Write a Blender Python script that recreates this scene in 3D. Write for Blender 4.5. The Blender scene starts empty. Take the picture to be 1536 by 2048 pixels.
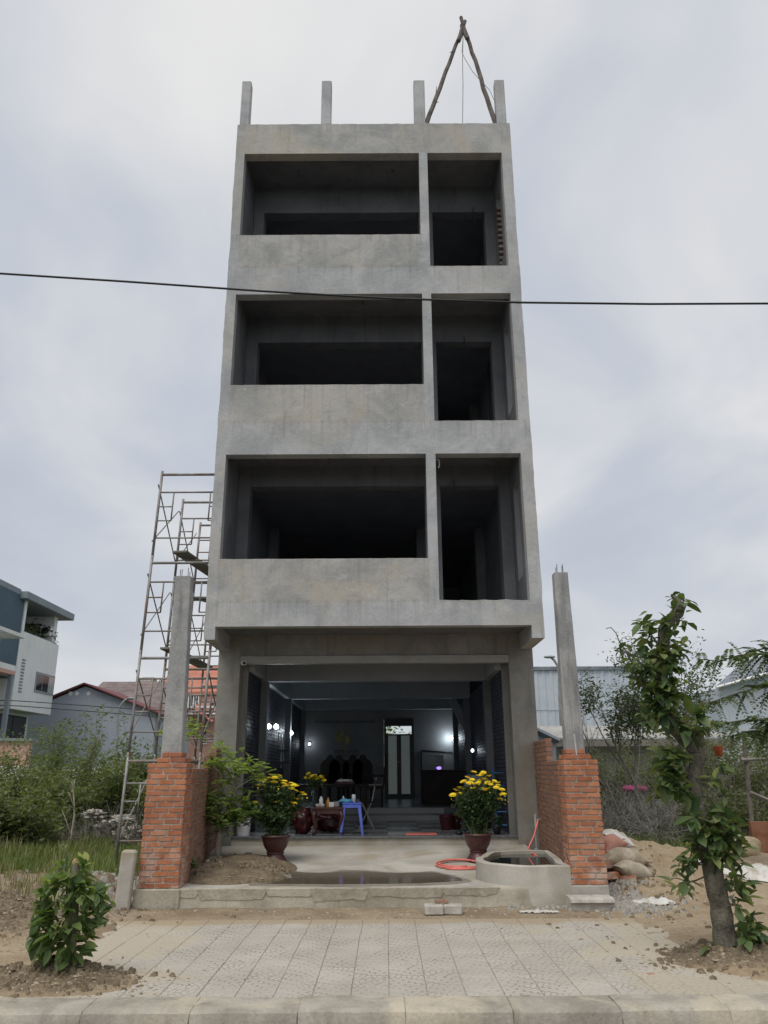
import bpy, math, random
import numpy as np
from mathutils import Vector, Matrix, noise
random.seed(11)
rng = np.random.default_rng(11)
S = bpy.context.scene
COL = S.collection
R = math.radians
U = random.uniform

# ------------------------------------------------------------------ camera
F, TH, RO, H = 1575.0, R(18.14), R(0.3), 1.55      # focal length in photo pixels, pitch, roll, eye height
cd = bpy.data.cameras.new('camera'); cam = bpy.data.objects.new('camera', cd); COL.objects.link(cam)
cd.sensor_fit = 'HORIZONTAL'; cd.sensor_width = 36.0; cd.lens = 36.0 * F / 1536.0
cd.clip_start = 0.05; cd.clip_end = 3000
cam.matrix_world = Matrix.Translation((0, 0, H)) @ Matrix.Rotation(math.pi/2 + TH, 4, 'X') @ Matrix.Rotation(-RO, 4, 'Z')
S.camera = cam
S.render.resolution_x, S.render.resolution_y = 768, 1024

# ------------------------------------------------------------------ sky
w = bpy.data.worlds.new('World'); S.world = w; w.use_nodes = True
N, L = w.node_tree.nodes, w.node_tree.links
N.clear()
out = N.new('ShaderNodeOutputWorld'); bg = N.new('ShaderNodeBackground'); L.new(bg.outputs[0], out.inputs[0])
sky = N.new('ShaderNodeTexSky'); sky.sky_type = 'NISHITA'; sky.sun_disc = False
sky.sun_elevation = R(52); sky.sun_rotation = R(200); sky.altitude = 10; sky.air_density = 1.5; sky.dust_density = 4
sc = N.new('ShaderNodeVectorMath'); sc.operation = 'SCALE'; sc.inputs['Scale'].default_value = 0.06
L.new(sky.outputs[0], sc.inputs[0])
tc = N.new('ShaderNodeTexCoord'); sx = N.new('ShaderNodeSeparateXYZ'); L.new(tc.outputs['Generated'], sx.inputs[0])
mx = N.new('ShaderNodeMath'); mx.operation = 'MAXIMUM'; L.new(sx.outputs[2], mx.inputs[0]); mx.inputs[1].default_value = 0.0
ad = N.new('ShaderNodeMath'); L.new(mx.outputs[0], ad.inputs[0]); ad.inputs[1].default_value = 0.28
dv = N.new('ShaderNodeVectorMath'); dv.operation = 'DIVIDE'; L.new(tc.outputs['Generated'], dv.inputs[0])
cb = N.new('ShaderNodeCombineXYZ')
for i in range(3): L.new(ad.outputs[0], cb.inputs[i])
L.new(cb.outputs[0], dv.inputs[1])
mpw = N.new('ShaderNodeMapping'); mpw.inputs['Location'].default_value = (5.1, 2.2, 0.0); mpw.inputs['Scale'].default_value = (1, 0.8, 0.5)
L.new(dv.outputs[0], mpw.inputs[0])
n1 = N.new('ShaderNodeTexNoise'); n1.inputs['Scale'].default_value = 1.9; n1.inputs['Detail'].default_value = 5.0; n1.inputs['Roughness'].default_value = 0.47
n1.inputs['Distortion'].default_value = 0.35
L.new(mpw.outputs[0], n1.inputs['Vector'])
cr = N.new('ShaderNodeValToRGB'); L.new(n1.outputs[0], cr.inputs[0])
cr.color_ramp.interpolation = 'B_SPLINE'
e = cr.color_ramp.elements
e[0].position = 0.30; e[0].color = (0.52, 0.565, 0.655, 1)
e[1].position = 0.72; e[1].color = (0.89, 0.885, 0.875, 1)
for p_, c_ in ((0.42, (0.59, 0.63, 0.705, 1)), (0.50, (0.67, 0.695, 0.745, 1)), (0.59, (0.78, 0.785, 0.80, 1))):
    q = e.new(p_); q.color = c_
mw = N.new('ShaderNodeMix'); mw.data_type = 'RGBA'; mw.inputs[0].default_value = 0.90
L.new(sc.outputs[0], mw.inputs[6]); L.new(cr.outputs[0], mw.inputs[7])
hz_ = N.new('ShaderNodeMapRange'); hz_.interpolation_type = 'SMOOTHSTEP'; L.new(sx.outputs[2], hz_.inputs[0]); hz_.inputs[1].default_value = 0.0; hz_.inputs[2].default_value = 0.30
hz_.inputs[3].default_value = 0.65; hz_.inputs[4].default_value = 0.0
mh = N.new('ShaderNodeMix'); mh.data_type = 'RGBA'; L.new(hz_.outputs[0], mh.inputs[0]); L.new(mw.outputs[2], mh.inputs[6]); mh.inputs[7].default_value = (0.64, 0.675, 0.72, 1)
L.new(mh.outputs[2], bg.inputs[0]); bg.inputs[1].default_value = 0.80

# ------------------------------------------------------------------ sun behind thin cloud, high behind the camera
sd = bpy.data.lights.new('sun', 'SUN'); sd.energy = 1.5; sd.angle = R(35); sd.color = (1.0, 0.95, 0.87)
sun = bpy.data.objects.new('sun', sd); COL.objects.link(sun)
sun.rotation_euler = Vector((0.22, 0.48, -1.0)).to_track_quat('-Z', 'Y').to_euler()
sun.location = (-10, -20, 40)

S.view_settings.view_transform = 'Standard'; S.view_settings.look = 'None'
S.view_settings.exposure = 0.33; S.view_settings.gamma = 1.0; S.view_settings.use_curve_mapping = False
S.render.engine = 'CYCLES'
S.cycles.use_denoising = True
S.cycles.max_bounces = 6; S.cycles.diffuse_bounces = 4; S.cycles.transparent_max_bounces = 8
S.cycles.sample_clamp_indirect = 4.0

# ------------------------------------------------------------------ pixel helpers: a pixel gives a direction, the depth comes from what the thing touches
def ray(u, v):
    x = (u-768)/F; y = (1024-v)/F
    a = x*math.cos(RO)+y*math.sin(RO); b = -x*math.sin(RO)+y*math.cos(RO)
    return a, math.cos(TH)-b*math.sin(TH), math.sin(TH)+b*math.cos(TH)
def P(u, v, Y):
    r = ray(u, v); t = Y/r[1]; return Vector((r[0]*t, Y, H+r[2]*t))
def G(u, v, z=0.0):
    r = ray(u, v); t = (z-H)/r[2]; return Vector((r[0]*t, r[1]*t, z))

# ------------------------------------------------------------------ materials
def mk(name):
    m = bpy.data.materials.new(name); m.use_nodes = True
    n, l = m.node_tree.nodes, m.node_tree.links
    return m, n, l, n['Principled BSDF']
def rgb(c): return (c[0], c[1], c[2], 1.0)
def mixc(n, l, fac, a, b, mode='MIX'):
    x = n.new('ShaderNodeMix'); x.data_type = 'RGBA'; x.blend_type = mode
    for sock, val in ((x.inputs[0], fac), (x.inputs[6], a), (x.inputs[7], b)):
        if hasattr(val, 'is_linked'): l.new(val, sock)
        elif isinstance(val, (int, float)): sock.default_value = val
        else: sock.default_value = rgb(val)
    return x.outputs[2]
def mathn(n, l, op, a, b=0.0, c=None):
    x = n.new('ShaderNodeMath'); x.operation = op
    for i, val in enumerate((a, b, c)):
        if val is None: continue
        if hasattr(val, 'is_linked'): l.new(val, x.inputs[i])
        else: x.inputs[i].default_value = val
    return x.outputs[0]
def ramp(n, l, fac, lo, hi):
    x = n.new('ShaderNodeMapRange'); x.interpolation_type = 'SMOOTHSTEP'
    l.new(fac, x.inputs[0]); x.inputs[1].default_value = lo; x.inputs[2].default_value = hi
    return x.outputs[0]
def nz(n, l, vec, scale, detail=4, rough=0.55, stretch=None, dist=0.0):
    if stretch:
        mp = n.new('ShaderNodeMapping'); mp.inputs['Scale'].default_value = stretch; l.new(vec, mp.inputs[0]); vec = mp.outputs[0]
    x = n.new('ShaderNodeTexNoise'); x.inputs['Scale'].default_value = scale; x.inputs['Detail'].default_value = detail
    x.inputs['Roughness'].default_value = rough; x.inputs['Distortion'].default_value = dist
    l.new(vec, x.inputs['Vector']); return x.outputs[0]
def bumpn(n, l, b, h, strength, dist=0.02):
    x = n.new('ShaderNodeBump'); x.inputs['Strength'].default_value = strength; x.inputs['Distance'].default_value = dist
    l.new(h, x.inputs['Height']); l.new(x.outputs[0], b.inputs['Normal'])
def coordn(n, kind='pos'):
    if kind == 'pos': return n.new('ShaderNodeNewGeometry').outputs['Position']
    return n.new('ShaderNodeTexCoord').outputs['Object']

def surf(name, c1, c2, scale=2.0, rough=0.85, bump=0.15, bscale=45.0, fine=0.18, streak=None, streak_amt=0.5, warm=None, warm_scale=0.8,
         rand=0.0, metal=0.0, spec=0.3, coord='pos', bdist=0.02, rough_var=0.0):
    m, n, l, b = mk(name)
    v = coordn(n, coord)
    f = ramp(n, l, nz(n, l, v, scale, 5, 0.6, dist=0.4), 0.3, 0.7)
    c = mixc(n, l, f, c1, c2)
    if warm:
        f2 = ramp(n, l, nz(n, l, v, warm_scale, 3, 0.6, dist=0.8), 0.48, 0.68)
        c = mixc(n, l, f2, c, warm)
    if streak:
        f3 = ramp(n, l, nz(n, l, v, 3.0, 4, 0.6, stretch=(2.2, 2.2, 0.22)), 0.52, 0.75)
        f3 = mathn(n, l, 'MULTIPLY', f3, streak_amt)
        c = mixc(n, l, f3, c, streak)
    fn = nz(n, l, v, bscale, 4, 0.65)
    k = n.new('ShaderNodeMapRange'); l.new(fn, k.inputs[0]); k.inputs[1].default_value = 0.25; k.inputs[2].default_value = 0.75
    k.inputs[3].default_value = 1.0-fine; k.inputs[4].default_value = 1.0+fine
    cc = n.new('ShaderNodeVectorMath'); cc.operation = 'SCALE'; l.new(c, cc.inputs[0]); l.new(k.outputs[0], cc.inputs['Scale'])
    c = cc.outputs[0]
    if rand:
        oi = n.new('ShaderNodeObjectInfo')
        k2 = n.new('ShaderNodeMapRange'); l.new(oi.outputs['Random'], k2.inputs[0]); k2.inputs[3].default_value = 1-rand; k2.inputs[4].default_value = 1+rand
        c3 = n.new('ShaderNodeVectorMath'); c3.operation = 'SCALE'; l.new(c, c3.inputs[0]); l.new(k2.outputs[0], c3.inputs['Scale']); c = c3.outputs[0]
    l.new(c, b.inputs['Base Color'])
    b.inputs['Roughness'].default_value = rough; b.inputs['Metallic'].default_value = metal
    b.inputs['Specular IOR Level'].default_value = spec
    if rough_var:
        k3 = n.new('ShaderNodeMapRange'); l.new(nz(n, l, v, scale*2.3, 3), k3.inputs[0]); k3.inputs[1].default_value = .3; k3.inputs[2].default_value = .7
        k3.inputs[3].default_value = rough-rough_var; k3.inputs[4].default_value = rough+rough_var; l.new(k3.outputs[0], b.inputs['Roughness'])
    if bump: bumpn(n, l, b, fn, bump, bdist)
    return m

def leafmat(name, dark, light, tip=None, rough=0.45, trans=0.25):
    m, n, l, b = mk(name)
    a = n.new('ShaderNodeAttribute'); a.attribute_name = 'tint'
    oi = n.new('ShaderNodeObjectInfo')
    t = mathn(n, l, 'ADD', a.outputs['Fac'], mathn(n, l, 'MULTIPLY', oi.outputs['Random'], 0.0 if tip is None else 1.0))
    c = mixc(n, l, ramp(n, l, t, 0.0, 1.0), dark, light)
    if tip is not None:
        c = mixc(n, l, ramp(n, l, t, 0.86, 1.0), c, tip)
    v = coordn(n)
    c = mixc(n, l, mathn(n, l, 'MULTIPLY', nz(n, l, v, 14, 2), 0.35), c, tuple(0.6*x for x in dark))
    l.new(c, b.inputs['Base Color']); b.inputs['Roughness'].default_value = rough; b.inputs['Specular IOR Level'].default_value = 0.35
    tr = n.new('ShaderNodeBsdfTranslucent'); cc = n.new('ShaderNodeVectorMath'); cc.operation = 'MULTIPLY'
    l.new(c, cc.inputs[0]); cc.inputs[1].default_value = (1.5, 1.6, 0.7); l.new(cc.outputs[0], tr.inputs[0])
    ms = n.new('ShaderNodeMixShader'); ms.inputs[0].default_value = trans
    l.new(b.outputs[0], ms.inputs[1]); l.new(tr.outputs[0], ms.inputs[2]); l.new(ms.outputs[0], n['Material Output'].inputs[0])
    return m
def plain(name, c, rough=0.5, metal=0.0, spec=0.4, emit=None, es=0.0, var=0.12):
    m = surf(name, tuple(x*(1-var) for x in c), tuple(min(1, x*(1+var)) for x in c), 6.0, rough, 0.04, 60, 0.06, metal=metal, spec=spec)
    if emit:
        b = m.node_tree.nodes['Principled BSDF']; b.inputs['Emission Color'].default_value = rgb(emit); b.inputs['Emission Strength'].default_value = es
    return m

M = {}
M['concrete'] = surf('concrete_render', (0.29, 0.298, 0.295), (0.45, 0.445, 0.42), 1.25, 0.9, 0.16, 38, 0.09, streak=(0.24, 0.24, 0.24), streak_amt=0.5, warm=(0.42, 0.385, 0.315), warm_scale=0.55)
def facademat(name='cement_render', lo=(0.30, 0.305, 0.30), hi=(0.455, 0.45, 0.43), warm=0.75, blot=0.34):
    m, n, l, b = mk(name)
    v = coordn(n)
    c = mixc(n, l, ramp(n, l, nz(n, l, v, 1.3, 6, 0.62, dist=0.6), 0.32, 0.68), lo, hi)
    c = mixc(n, l, mathn(n, l, 'MULTIPLY', ramp(n, l, nz(n, l, v, 0.6, 4, 0.6, dist=1.0), 0.48, 0.66), warm), c, (0.455, 0.42, 0.355))
    mid = nz(n, l, v, 5.5, 6, 0.7, dist=1.2)
    c = mixc(n, l, mathn(n, l, 'MULTIPLY', ramp(n, l, mid, 0.50, 0.70), blot), c, (0.235, 0.235, 0.225))
    c = mixc(n, l, mathn(n, l, 'MULTIPLY', ramp(n, l, nz(n, l, v, 3.5, 5, 0.65, stretch=(1, 1, 2.6), dist=1.5), 0.56, 0.70), 0.35), c, (0.55, 0.55, 0.53))
    st = ramp(n, l, nz(n, l, v, 3.2, 5, 0.65, stretch=(2.8, 2.8, 0.16)), 0.55, 0.76)
    c = mixc(n, l, mathn(n, l, 'MULTIPLY', st, 0.5), c, (0.215, 0.215, 0.21))
    zs = n.new('ShaderNodeSeparateXYZ'); l.new(v, zs.inputs[0]); drip = None
    for z0 in (4.14, 4.848, 7.31, 8.017, 10.46, 11.165, 13.79):
        a = mathn(n, l, 'MULTIPLY', mathn(n, l, 'LESS_THAN', zs.outputs[2], z0+.02), mathn(n, l, 'MAXIMUM', mathn(n, l, 'SUBTRACT', 1.0, mathn(n, l, 'DIVIDE', mathn(n, l, 'SUBTRACT', z0, zs.outputs[2]), 0.5)), 0.0))
        drip = a if drip is None else mathn(n, l, 'MAXIMUM', drip, a)
    dn = ramp(n, l, nz(n, l, v, 4.0, 4, 0.7, stretch=(3.2, 3.2, 0.10)), 0.46, 0.68)
    c = mixc(n, l, mathn(n, l, 'MULTIPLY', mathn(n, l, 'MULTIPLY', drip, dn), 0.38), c, (0.20, 0.195, 0.18))
    scr = ramp(n, l, nz(n, l, v, 7.0, 2, 0.5, stretch=(5.0, 5.0, 0.9), dist=2.5), 0.735, 0.765)
    c = mixc(n, l, mathn(n, l, 'MULTIPLY', scr, 0.6), c, (0.60, 0.60, 0.58))
    fn = nz(n, l, v, 55, 5, 0.7)
    k = n.new('ShaderNodeMapRange'); l.new(fn, k.inputs[0]); k.inputs[1].default_value = .25; k.inputs[2].default_value = .75; k.inputs[3].default_value = .86; k.inputs[4].default_value = 1.13
    cc = n.new('ShaderNodeVectorMath'); cc.operation = 'SCALE'; l.new(c, cc.inputs[0]); l.new(k.outputs[0], cc.inputs['Scale'])
    l.new(cc.outputs[0], b.inputs['Base Color']); b.inputs['Roughness'].default_value = 0.92; b.inputs['Specular IOR Level'].default_value = 0.2
    h = mathn(n, l, 'ADD', mathn(n, l, 'MULTIPLY', fn, 0.35), mathn(n, l, 'ADD', mid, mathn(n, l, 'MULTIPLY', nz(n, l, v, 2.2, 3), 1.2)))
    bumpn(n, l, b, h, 0.30, 0.03); return m
M['concrete'] = facademat()
M['concrete_frame'] = facademat('cast_frame_render', (0.335, 0.35, 0.36), (0.47, 0.48, 0.485), 0.35, 0.25)
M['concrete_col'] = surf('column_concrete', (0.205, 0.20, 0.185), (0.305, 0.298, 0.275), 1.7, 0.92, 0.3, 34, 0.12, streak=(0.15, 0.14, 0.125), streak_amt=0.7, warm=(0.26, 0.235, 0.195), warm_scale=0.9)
M['concrete_room_lifted'] = surf('concrete_room_lifted', (0.25, 0.26, 0.285), (0.31, 0.32, 0.345), 1.3, 0.92, 0.15, 30, 0.08)  # paler copy of the inside concrete; brightness of the deep rooms put into colour
M['concrete_in_shaded'] = surf('concrete_inside_shaded', (0.14, 0.145, 0.155), (0.195, 0.20, 0.21), 1.3, 0.92, 0.15, 30, 0.08, streak=(0.10, 0.10, 0.105), streak_amt=0.6)  # same concrete darkened, so the shade behind the openings is in its colour
M['concrete_raw'] = surf('concrete_raw', (0.26, 0.265, 0.265), (0.41, 0.41, 0.40), 2.4, 0.9, 0.3, 34, 0.16, streak=(0.15, 0.15, 0.15), streak_amt=0.75)
M['concrete_yard'] = surf('concrete_yard', (0.36, 0.34, 0.30), (0.52, 0.50, 0.45), 1.4, 0.9, 0.25, 50, 0.10, warm=(0.36, 0.32, 0.25), warm_scale=0.9)
M['plaster_edge'] = surf('yard_plaster', (0.30, 0.27, 0.215), (0.45, 0.42, 0.345), 1.9, 0.92, 0.35, 26, 0.12, streak=(0.22, 0.19, 0.14), streak_amt=0.7)
M['plaster_under'] = surf('yard_underplaster', (0.29, 0.26, 0.205), (0.42, 0.385, 0.315), 3.0, 0.95, 0.5, 22, 0.2)
M['kerb'] = surf('kerb_concrete', (0.27, 0.245, 0.205), (0.41, 0.38, 0.325), 2.4, 0.9, 0.35, 40, 0.15, warm=(0.47, 0.42, 0.325), warm_scale=1.3, rand=0.08, streak=(0.16, 0.14, 0.115), streak_amt=0.5)
M['mortar'] = surf('mortar', (0.29, 0.275, 0.245), (0.42, 0.40, 0.36), 5, 0.95, 0.4, 60, 0.2)
M['joint_sand'] = surf('joint_sand', (0.25, 0.22, 0.175), (0.36, 0.32, 0.255), 5, 0.95, 0.4, 60, 0.2)
M['galv'] = surf('galvanised_tube', (0.22, 0.215, 0.21), (0.36, 0.355, 0.35), 5, 0.6, 0.08, 60, 0.15, metal=0.35, warm=(0.24, 0.17, 0.12), warm_scale=2.0)
M['plank'] = surf('old_plank', (0.16, 0.15, 0.135), (0.27, 0.25, 0.22), 3, 0.85, 0.3, 60, 0.2)
M['pole_wood'] = surf('pole_wood', (0.10, 0.085, 0.075), (0.20, 0.175, 0.155), 5, 0.85, 0.3, 50, 0.2)
M['black'] = plain('black_cable', (0.018, 0.018, 0.02), 0.55)
M['rope'] = plain('grey_rope', (0.25, 0.25, 0.25), 0.8)
M['asphalt'] = surf('asphalt', (0.05, 0.048, 0.045), (0.11, 0.10, 0.088), 1.3, 0.92, 0.6, 120, 0.35)
M['white_paint'] = surf('white_wall_paint', (0.34, 0.35, 0.36), (0.40, 0.40, 0.41), 1.5, 0.7, 0.05, 40, 0.04)
M['office_wall'] = surf('office_wall_paint', (0.20, 0.205, 0.215), (0.25, 0.25, 0.255), 1.5, 0.7, 0.05, 40, 0.04)
M['teal'] = surf('teal_ceiling_paint', (0.05, 0.17, 0.24), (0.07, 0.22, 0.30), 1.5, 0.6, 0.03, 40, 0.04)
M['dark_brick'] = surf('dark_brick_cladding', (0.022, 0.025, 0.042), (0.055, 0.060, 0.088), 5, 0.5, 0.3, 60, 0.25, spec=0.5)
M['dark_joint'] = plain('dark_joint', (0.008, 0.008, 0.010), 0.9)
M['granite'] = surf('grey_granite', (0.10, 0.105, 0.115), (0.17, 0.175, 0.185), 20, 0.25, 0.02, 90, 0.2, spec=0.5)
M['tile_dark'] = plain('grey_floor_tile', (0.15, 0.155, 0.16), 0.22, spec=0.5)
M['tile_light'] = plain('pale_floor_tile', (0.34, 0.345, 0.345), 0.22, spec=0.5)
M['shutter'] = surf('shutter_metal', (0.26, 0.255, 0.235), (0.33, 0.32, 0.29), 2, 0.5, 0.03, 40, 0.05, metal=0.2)
M['darkwood'] = surf('dark_wood', (0.010, 0.007, 0.006), (0.022, 0.013, 0.011), 4, 0.6, 0.1, 50, 0.2, spec=0.25)
M['mahogany'] = surf('mahogany', (0.055, 0.020, 0.016), (0.10, 0.036, 0.028), 4, 0.35, 0.1, 50, 0.2, spec=0.5)
M['doorblack'] = plain('dark_door_metal', (0.018, 0.019, 0.022), 0.4)
M['lettering'] = plain('dark_lettering', (0.012, 0.013, 0.02), 0.5)
M['gold'] = plain('gold_logo', (0.32, 0.26, 0.06), 0.45)
M['blue_plastic'] = plain('blue_plastic', (0.10, 0.16, 0.62), 0.35, spec=0.5)
M['sky_plastic'] = plain('pale_blue_cloth', (0.10, 0.36, 0.55), 0.7)
M['red_plastic'] = plain('red_plastic', (0.055, 0.006, 0.009), 0.3, spec=0.5)
M['white_plastic'] = plain('white_plastic', (0.66, 0.67, 0.68), 0.4, spec=0.5)
M['ceramic'] = plain('white_ceramic', (0.66, 0.64, 0.60), 0.25, spec=0.5)
M['amber'] = plain('amber_liquid', (0.45, 0.20, 0.03), 0.25, spec=0.5)
M['grey_box'] = plain('grey_box', (0.28, 0.29, 0.31), 0.5)
M['ladder_blue'] = plain('blue_paint', (0.03, 0.13, 0.30), 0.45)
M['pot'] = surf('glazed_pot', (0.055, 0.020, 0.020), (0.095, 0.036, 0.034), 6, 0.38, 0.08, 40, 0.15, spec=0.5)
M['potsoil'] = surf('pot_soil', (0.03, 0.022, 0.016), (0.06, 0.045, 0.03), 12, 0.95, 0.6, 60, 0.3)
M['hose'] = plain('coral_hose', (0.70, 0.18, 0.145), 0.4, spec=0.5)
M['pvc'] = plain('grey_pvc', (0.45, 0.46, 0.47), 0.4)
M['soil'] = surf('planting_soil', (0.15, 0.115, 0.075), (0.27, 0.215, 0.145), 5, 0.97, 0.9, 40, 0.35, bdist=0.03)
M['bark'] = surf('bark', (0.085, 0.078, 0.062), (0.22, 0.20, 0.16), 7, 0.92, 0.8, 40, 0.3, warm=(0.15, 0.155, 0.09), warm_scale=3.0, bdist=0.03)
M['bark_pale'] = surf('pale_bark', (0.26, 0.23, 0.18), (0.40, 0.36, 0.29), 9, 0.9, 0.5, 50, 0.25)
M['twig'] = surf('grey_twig', (0.13, 0.12, 0.10), (0.25, 0.235, 0.20), 6, 0.9, 0.2, 50, 0.2)
M['twig_pale'] = surf('pale_twig', (0.22, 0.21, 0.185), (0.38, 0.365, 0.325), 6, 0.9, 0.2, 50, 0.2)
M['cutwood'] = surf('cut_wood', (0.38, 0.27, 0.15), (0.52, 0.40, 0.25), 12, 0.8, 0.2, 60, 0.2)
M['sack'] = surf('sand_sack', (0.34, 0.29, 0.22), (0.50, 0.45, 0.36), 5, 0.9, 0.35, 140, 0.12, warm=(0.27, 0.215, 0.15), warm_scale=4)
M['sack_red'] = surf('red_sack', (0.33, 0.15, 0.11), (0.44, 0.24, 0.19), 6, 0.9, 0.3, 120, 0.12)
M['white_sheet'] = surf('white_sheet', (0.50, 0.49, 0.46), (0.68, 0.67, 0.64), 4, 0.6, 0.25, 20, 0.08, warm=(0.40, 0.36, 0.29), warm_scale=5)
M['dirty_sheet'] = surf('dirty_white_sheet', (0.27, 0.255, 0.225), (0.50, 0.485, 0.45), 6, 0.7, 0.3, 20, 0.12, warm=(0.24, 0.21, 0.165), warm_scale=5)
M['stone'] = surf('tan_stone', (0.36, 0.29, 0.185), (0.50, 0.43, 0.30), 5, 0.9, 0.5, 30, 0.15)
M['paver'] = surf('paver_block', (0.36, 0.335, 0.295), (0.52, 0.50, 0.455), 8, 0.9, 0.3, 60, 0.12)
M['rubble'] = surf('grey_rubble', (0.22, 0.205, 0.18), (0.42, 0.40, 0.36), 25, 0.95, 0.4, 60, 0.25)
M['litter'] = surf('dry_litter', (0.14, 0.105, 0.065), (0.40, 0.335, 0.235), 30, 0.95, 0.2, 60, 0.3)
M['flower'] = plain('yellow_petal', (0.92, 0.70, 0.02), 0.6)
M['flower_mid'] = plain('flower_centre', (0.75, 0.48, 0.015), 0.8)
M['stem'] = surf('green_stem', (0.055, 0.085, 0.03), (0.10, 0.14, 0.055), 8, 0.7, 0.1, 50, 0.2)
M['leaf_mum'] = leafmat('chrysanthemum_leaf', (0.034, 0.066, 0.03), (0.10, 0.155, 0.065))
M['leaf_bonsai'] = leafmat('bonsai_leaf', (0.10, 0.165, 0.045), (0.33, 0.42, 0.12), trans=0.4)
M['leaf_tree'] = leafmat('pollard_leaf', (0.045, 0.085, 0.034), (0.135, 0.19, 0.07), (0.25, 0.285, 0.10), rough=0.4)
M['leaf_shrub'] = leafmat('shrub_leaf', (0.085, 0.14, 0.052), (0.235, 0.305, 0.108), (0.40, 0.43, 0.15), rough=0.42, trans=0.4)
M['leaf_bush'] = leafmat('bush_leaf', (0.095, 0.12, 0.058), (0.245, 0.285, 0.13), trans=0.4)
M['leaf_scrub'] = leafmat('scrub_leaf', (0.11, 0.12, 0.07), (0.235, 0.245, 0.145), trans=0.4)
M['leaf_dark'] = leafmat('dark_tree_leaf', (0.065, 0.085, 0.052), (0.16, 0.19, 0.11), trans=0.35)
M['leaf_fern'] = leafmat('feathery_leaf', (0.065, 0.105, 0.055), (0.16, 0.215, 0.10), trans=0.35)
M['grass'] = leafmat('grass_blade', (0.09, 0.13, 0.038), (0.22, 0.275, 0.08), trans=0.3, rough=0.6)
M['glassdark'] = plain('dark_window_glass', (0.03, 0.036, 0.042), 0.08, spec=0.6)
M['glasspale'] = plain('curtained_glass', (0.40, 0.42, 0.43), 0.15, spec=0.6)
M['house_white'] = surf('house_white', (0.74, 0.75, 0.76), (0.81, 0.815, 0.82), 0.6, 0.85, 0.05, 8, 0.03, streak=(0.42, 0.42, 0.42), streak_amt=0.4)
M['house_blue'] = surf('house_slate_blue', (0.075, 0.115, 0.155), (0.095, 0.14, 0.185), 0.6, 0.8, 0.05, 8, 0.04)
M['house_eave'] = surf('house_eave_grey', (0.22, 0.26, 0.30), (0.27, 0.31, 0.35), 0.6, 0.8, 0.05, 8, 0.04)
M['house_grey'] = surf('house_blue_grey', (0.34, 0.38, 0.45), (0.40, 0.44, 0.51), 0.5, 0.9, 0.06, 10, 0.04, streak=(0.30, 0.33, 0.39), streak_amt=0.5)
M['house_pink'] = surf('house_pink', (0.56, 0.33, 0.275), (0.64, 0.39, 0.33), 0.8, 0.85, 0.05, 8, 0.06)
M['roof_red'] = surf('red_roof', (0.40, 0.15, 0.10), (0.52, 0.22, 0.155), 1.5, 0.8, 0.1, 20, 0.12)
M['roof_brown'] = surf('brown_roof', (0.15, 0.12, 0.115), (0.24, 0.195, 0.185), 1.5, 0.85, 0.1, 20, 0.15)
M['roof_trim'] = plain('maroon_trim', (0.16, 0.05, 0.055), 0.7)
M['metal_wall'] = surf('ribbed_metal', (0.47, 0.53, 0.60), (0.55, 0.60, 0.66), 0.5, 0.55, 0.05, 10, 0.04, streak=(0.36, 0.40, 0.46), streak_amt=0.5, metal=0.1)
M['metal_roof'] = surf('metal_roof', (0.16, 0.18, 0.215), (0.24, 0.265, 0.305), 1.0, 0.5, 0.05, 10, 0.06, metal=0.2)
M['shed_roof'] = surf('cement_sheet', (0.30, 0.29, 0.27), (0.44, 0.43, 0.405), 1.4, 0.9, 0.2, 12, 0.12, streak=(0.22, 0.21, 0.19), streak_amt=0.6)
M['rust'] = surf('rusty_soil_board', (0.17, 0.075, 0.045), (0.27, 0.13, 0.08), 3, 0.9, 0.3, 30, 0.2)
M['magenta'] = plain('magenta_plastic', (0.40, 0.03, 0.16), 0.5)
M['orange'] = plain('orange_bucket', (0.60, 0.12, 0.05), 0.45)
M['screen'] = plain('dark_screen', (0.012, 0.014, 0.02), 0.15, spec=0.6)

def water_mat(name, c, rough=0.03):
    m, n, l, b = mk(name)
    b.inputs['Base Color'].default_value = rgb(c); b.inputs['Roughness'].default_value = rough; b.inputs['Specular IOR Level'].default_value = 0.5
    bumpn(n, l, b, nz(n, l, coordn(n), 7, 2), 0.03, 0.01); return m
M['damp'] = surf('damp_concrete', (0.20, 0.18, 0.145), (0.29, 0.265, 0.22), 3, 0.55, 0.2, 50, 0.12)
M['water'] = water_mat('dark_water', (0.012, 0.016, 0.014))
M['puddle'] = water_mat('puddle_water', (0.13, 0.108, 0.078), 0.08)

def frosted():
    m, n, l, b = mk('frosted_glass')
    b.inputs['Base Color'].default_value = (0.22, 0.26, 0.26, 1); b.inputs['Roughness'].default_value = 0.55
    b.inputs['Transmission Weight'].default_value = 0.9; bumpn(n, l, b, nz(n, l, coordn(n), 60, 2), 0.1, 0.005); return m
M['frosted'] = frosted()
def clearglass():
    m, n, l, b = mk('clear_glass')
    b.inputs['Base Color'].default_value = (0.9, 0.95, 0.93, 1); b.inputs['Roughness'].default_value = 0.02
    b.inputs['Transmission Weight'].default_value = 1.0; b.inputs['IOR'].default_value = 1.1; return m
M['glass'] = clearglass()
def lampmat():
    m, n, l, b = mk('lit_bulb'); b.inputs['Base Color'].default_value = (0.9, 0.95, 1, 1)
    b.inputs['Emission Color'].default_value = (0.80, 0.92, 1.0, 1); b.inputs['Emission Strength'].default_value = 14.0; return m
M['bulb'] = lampmat()

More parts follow.
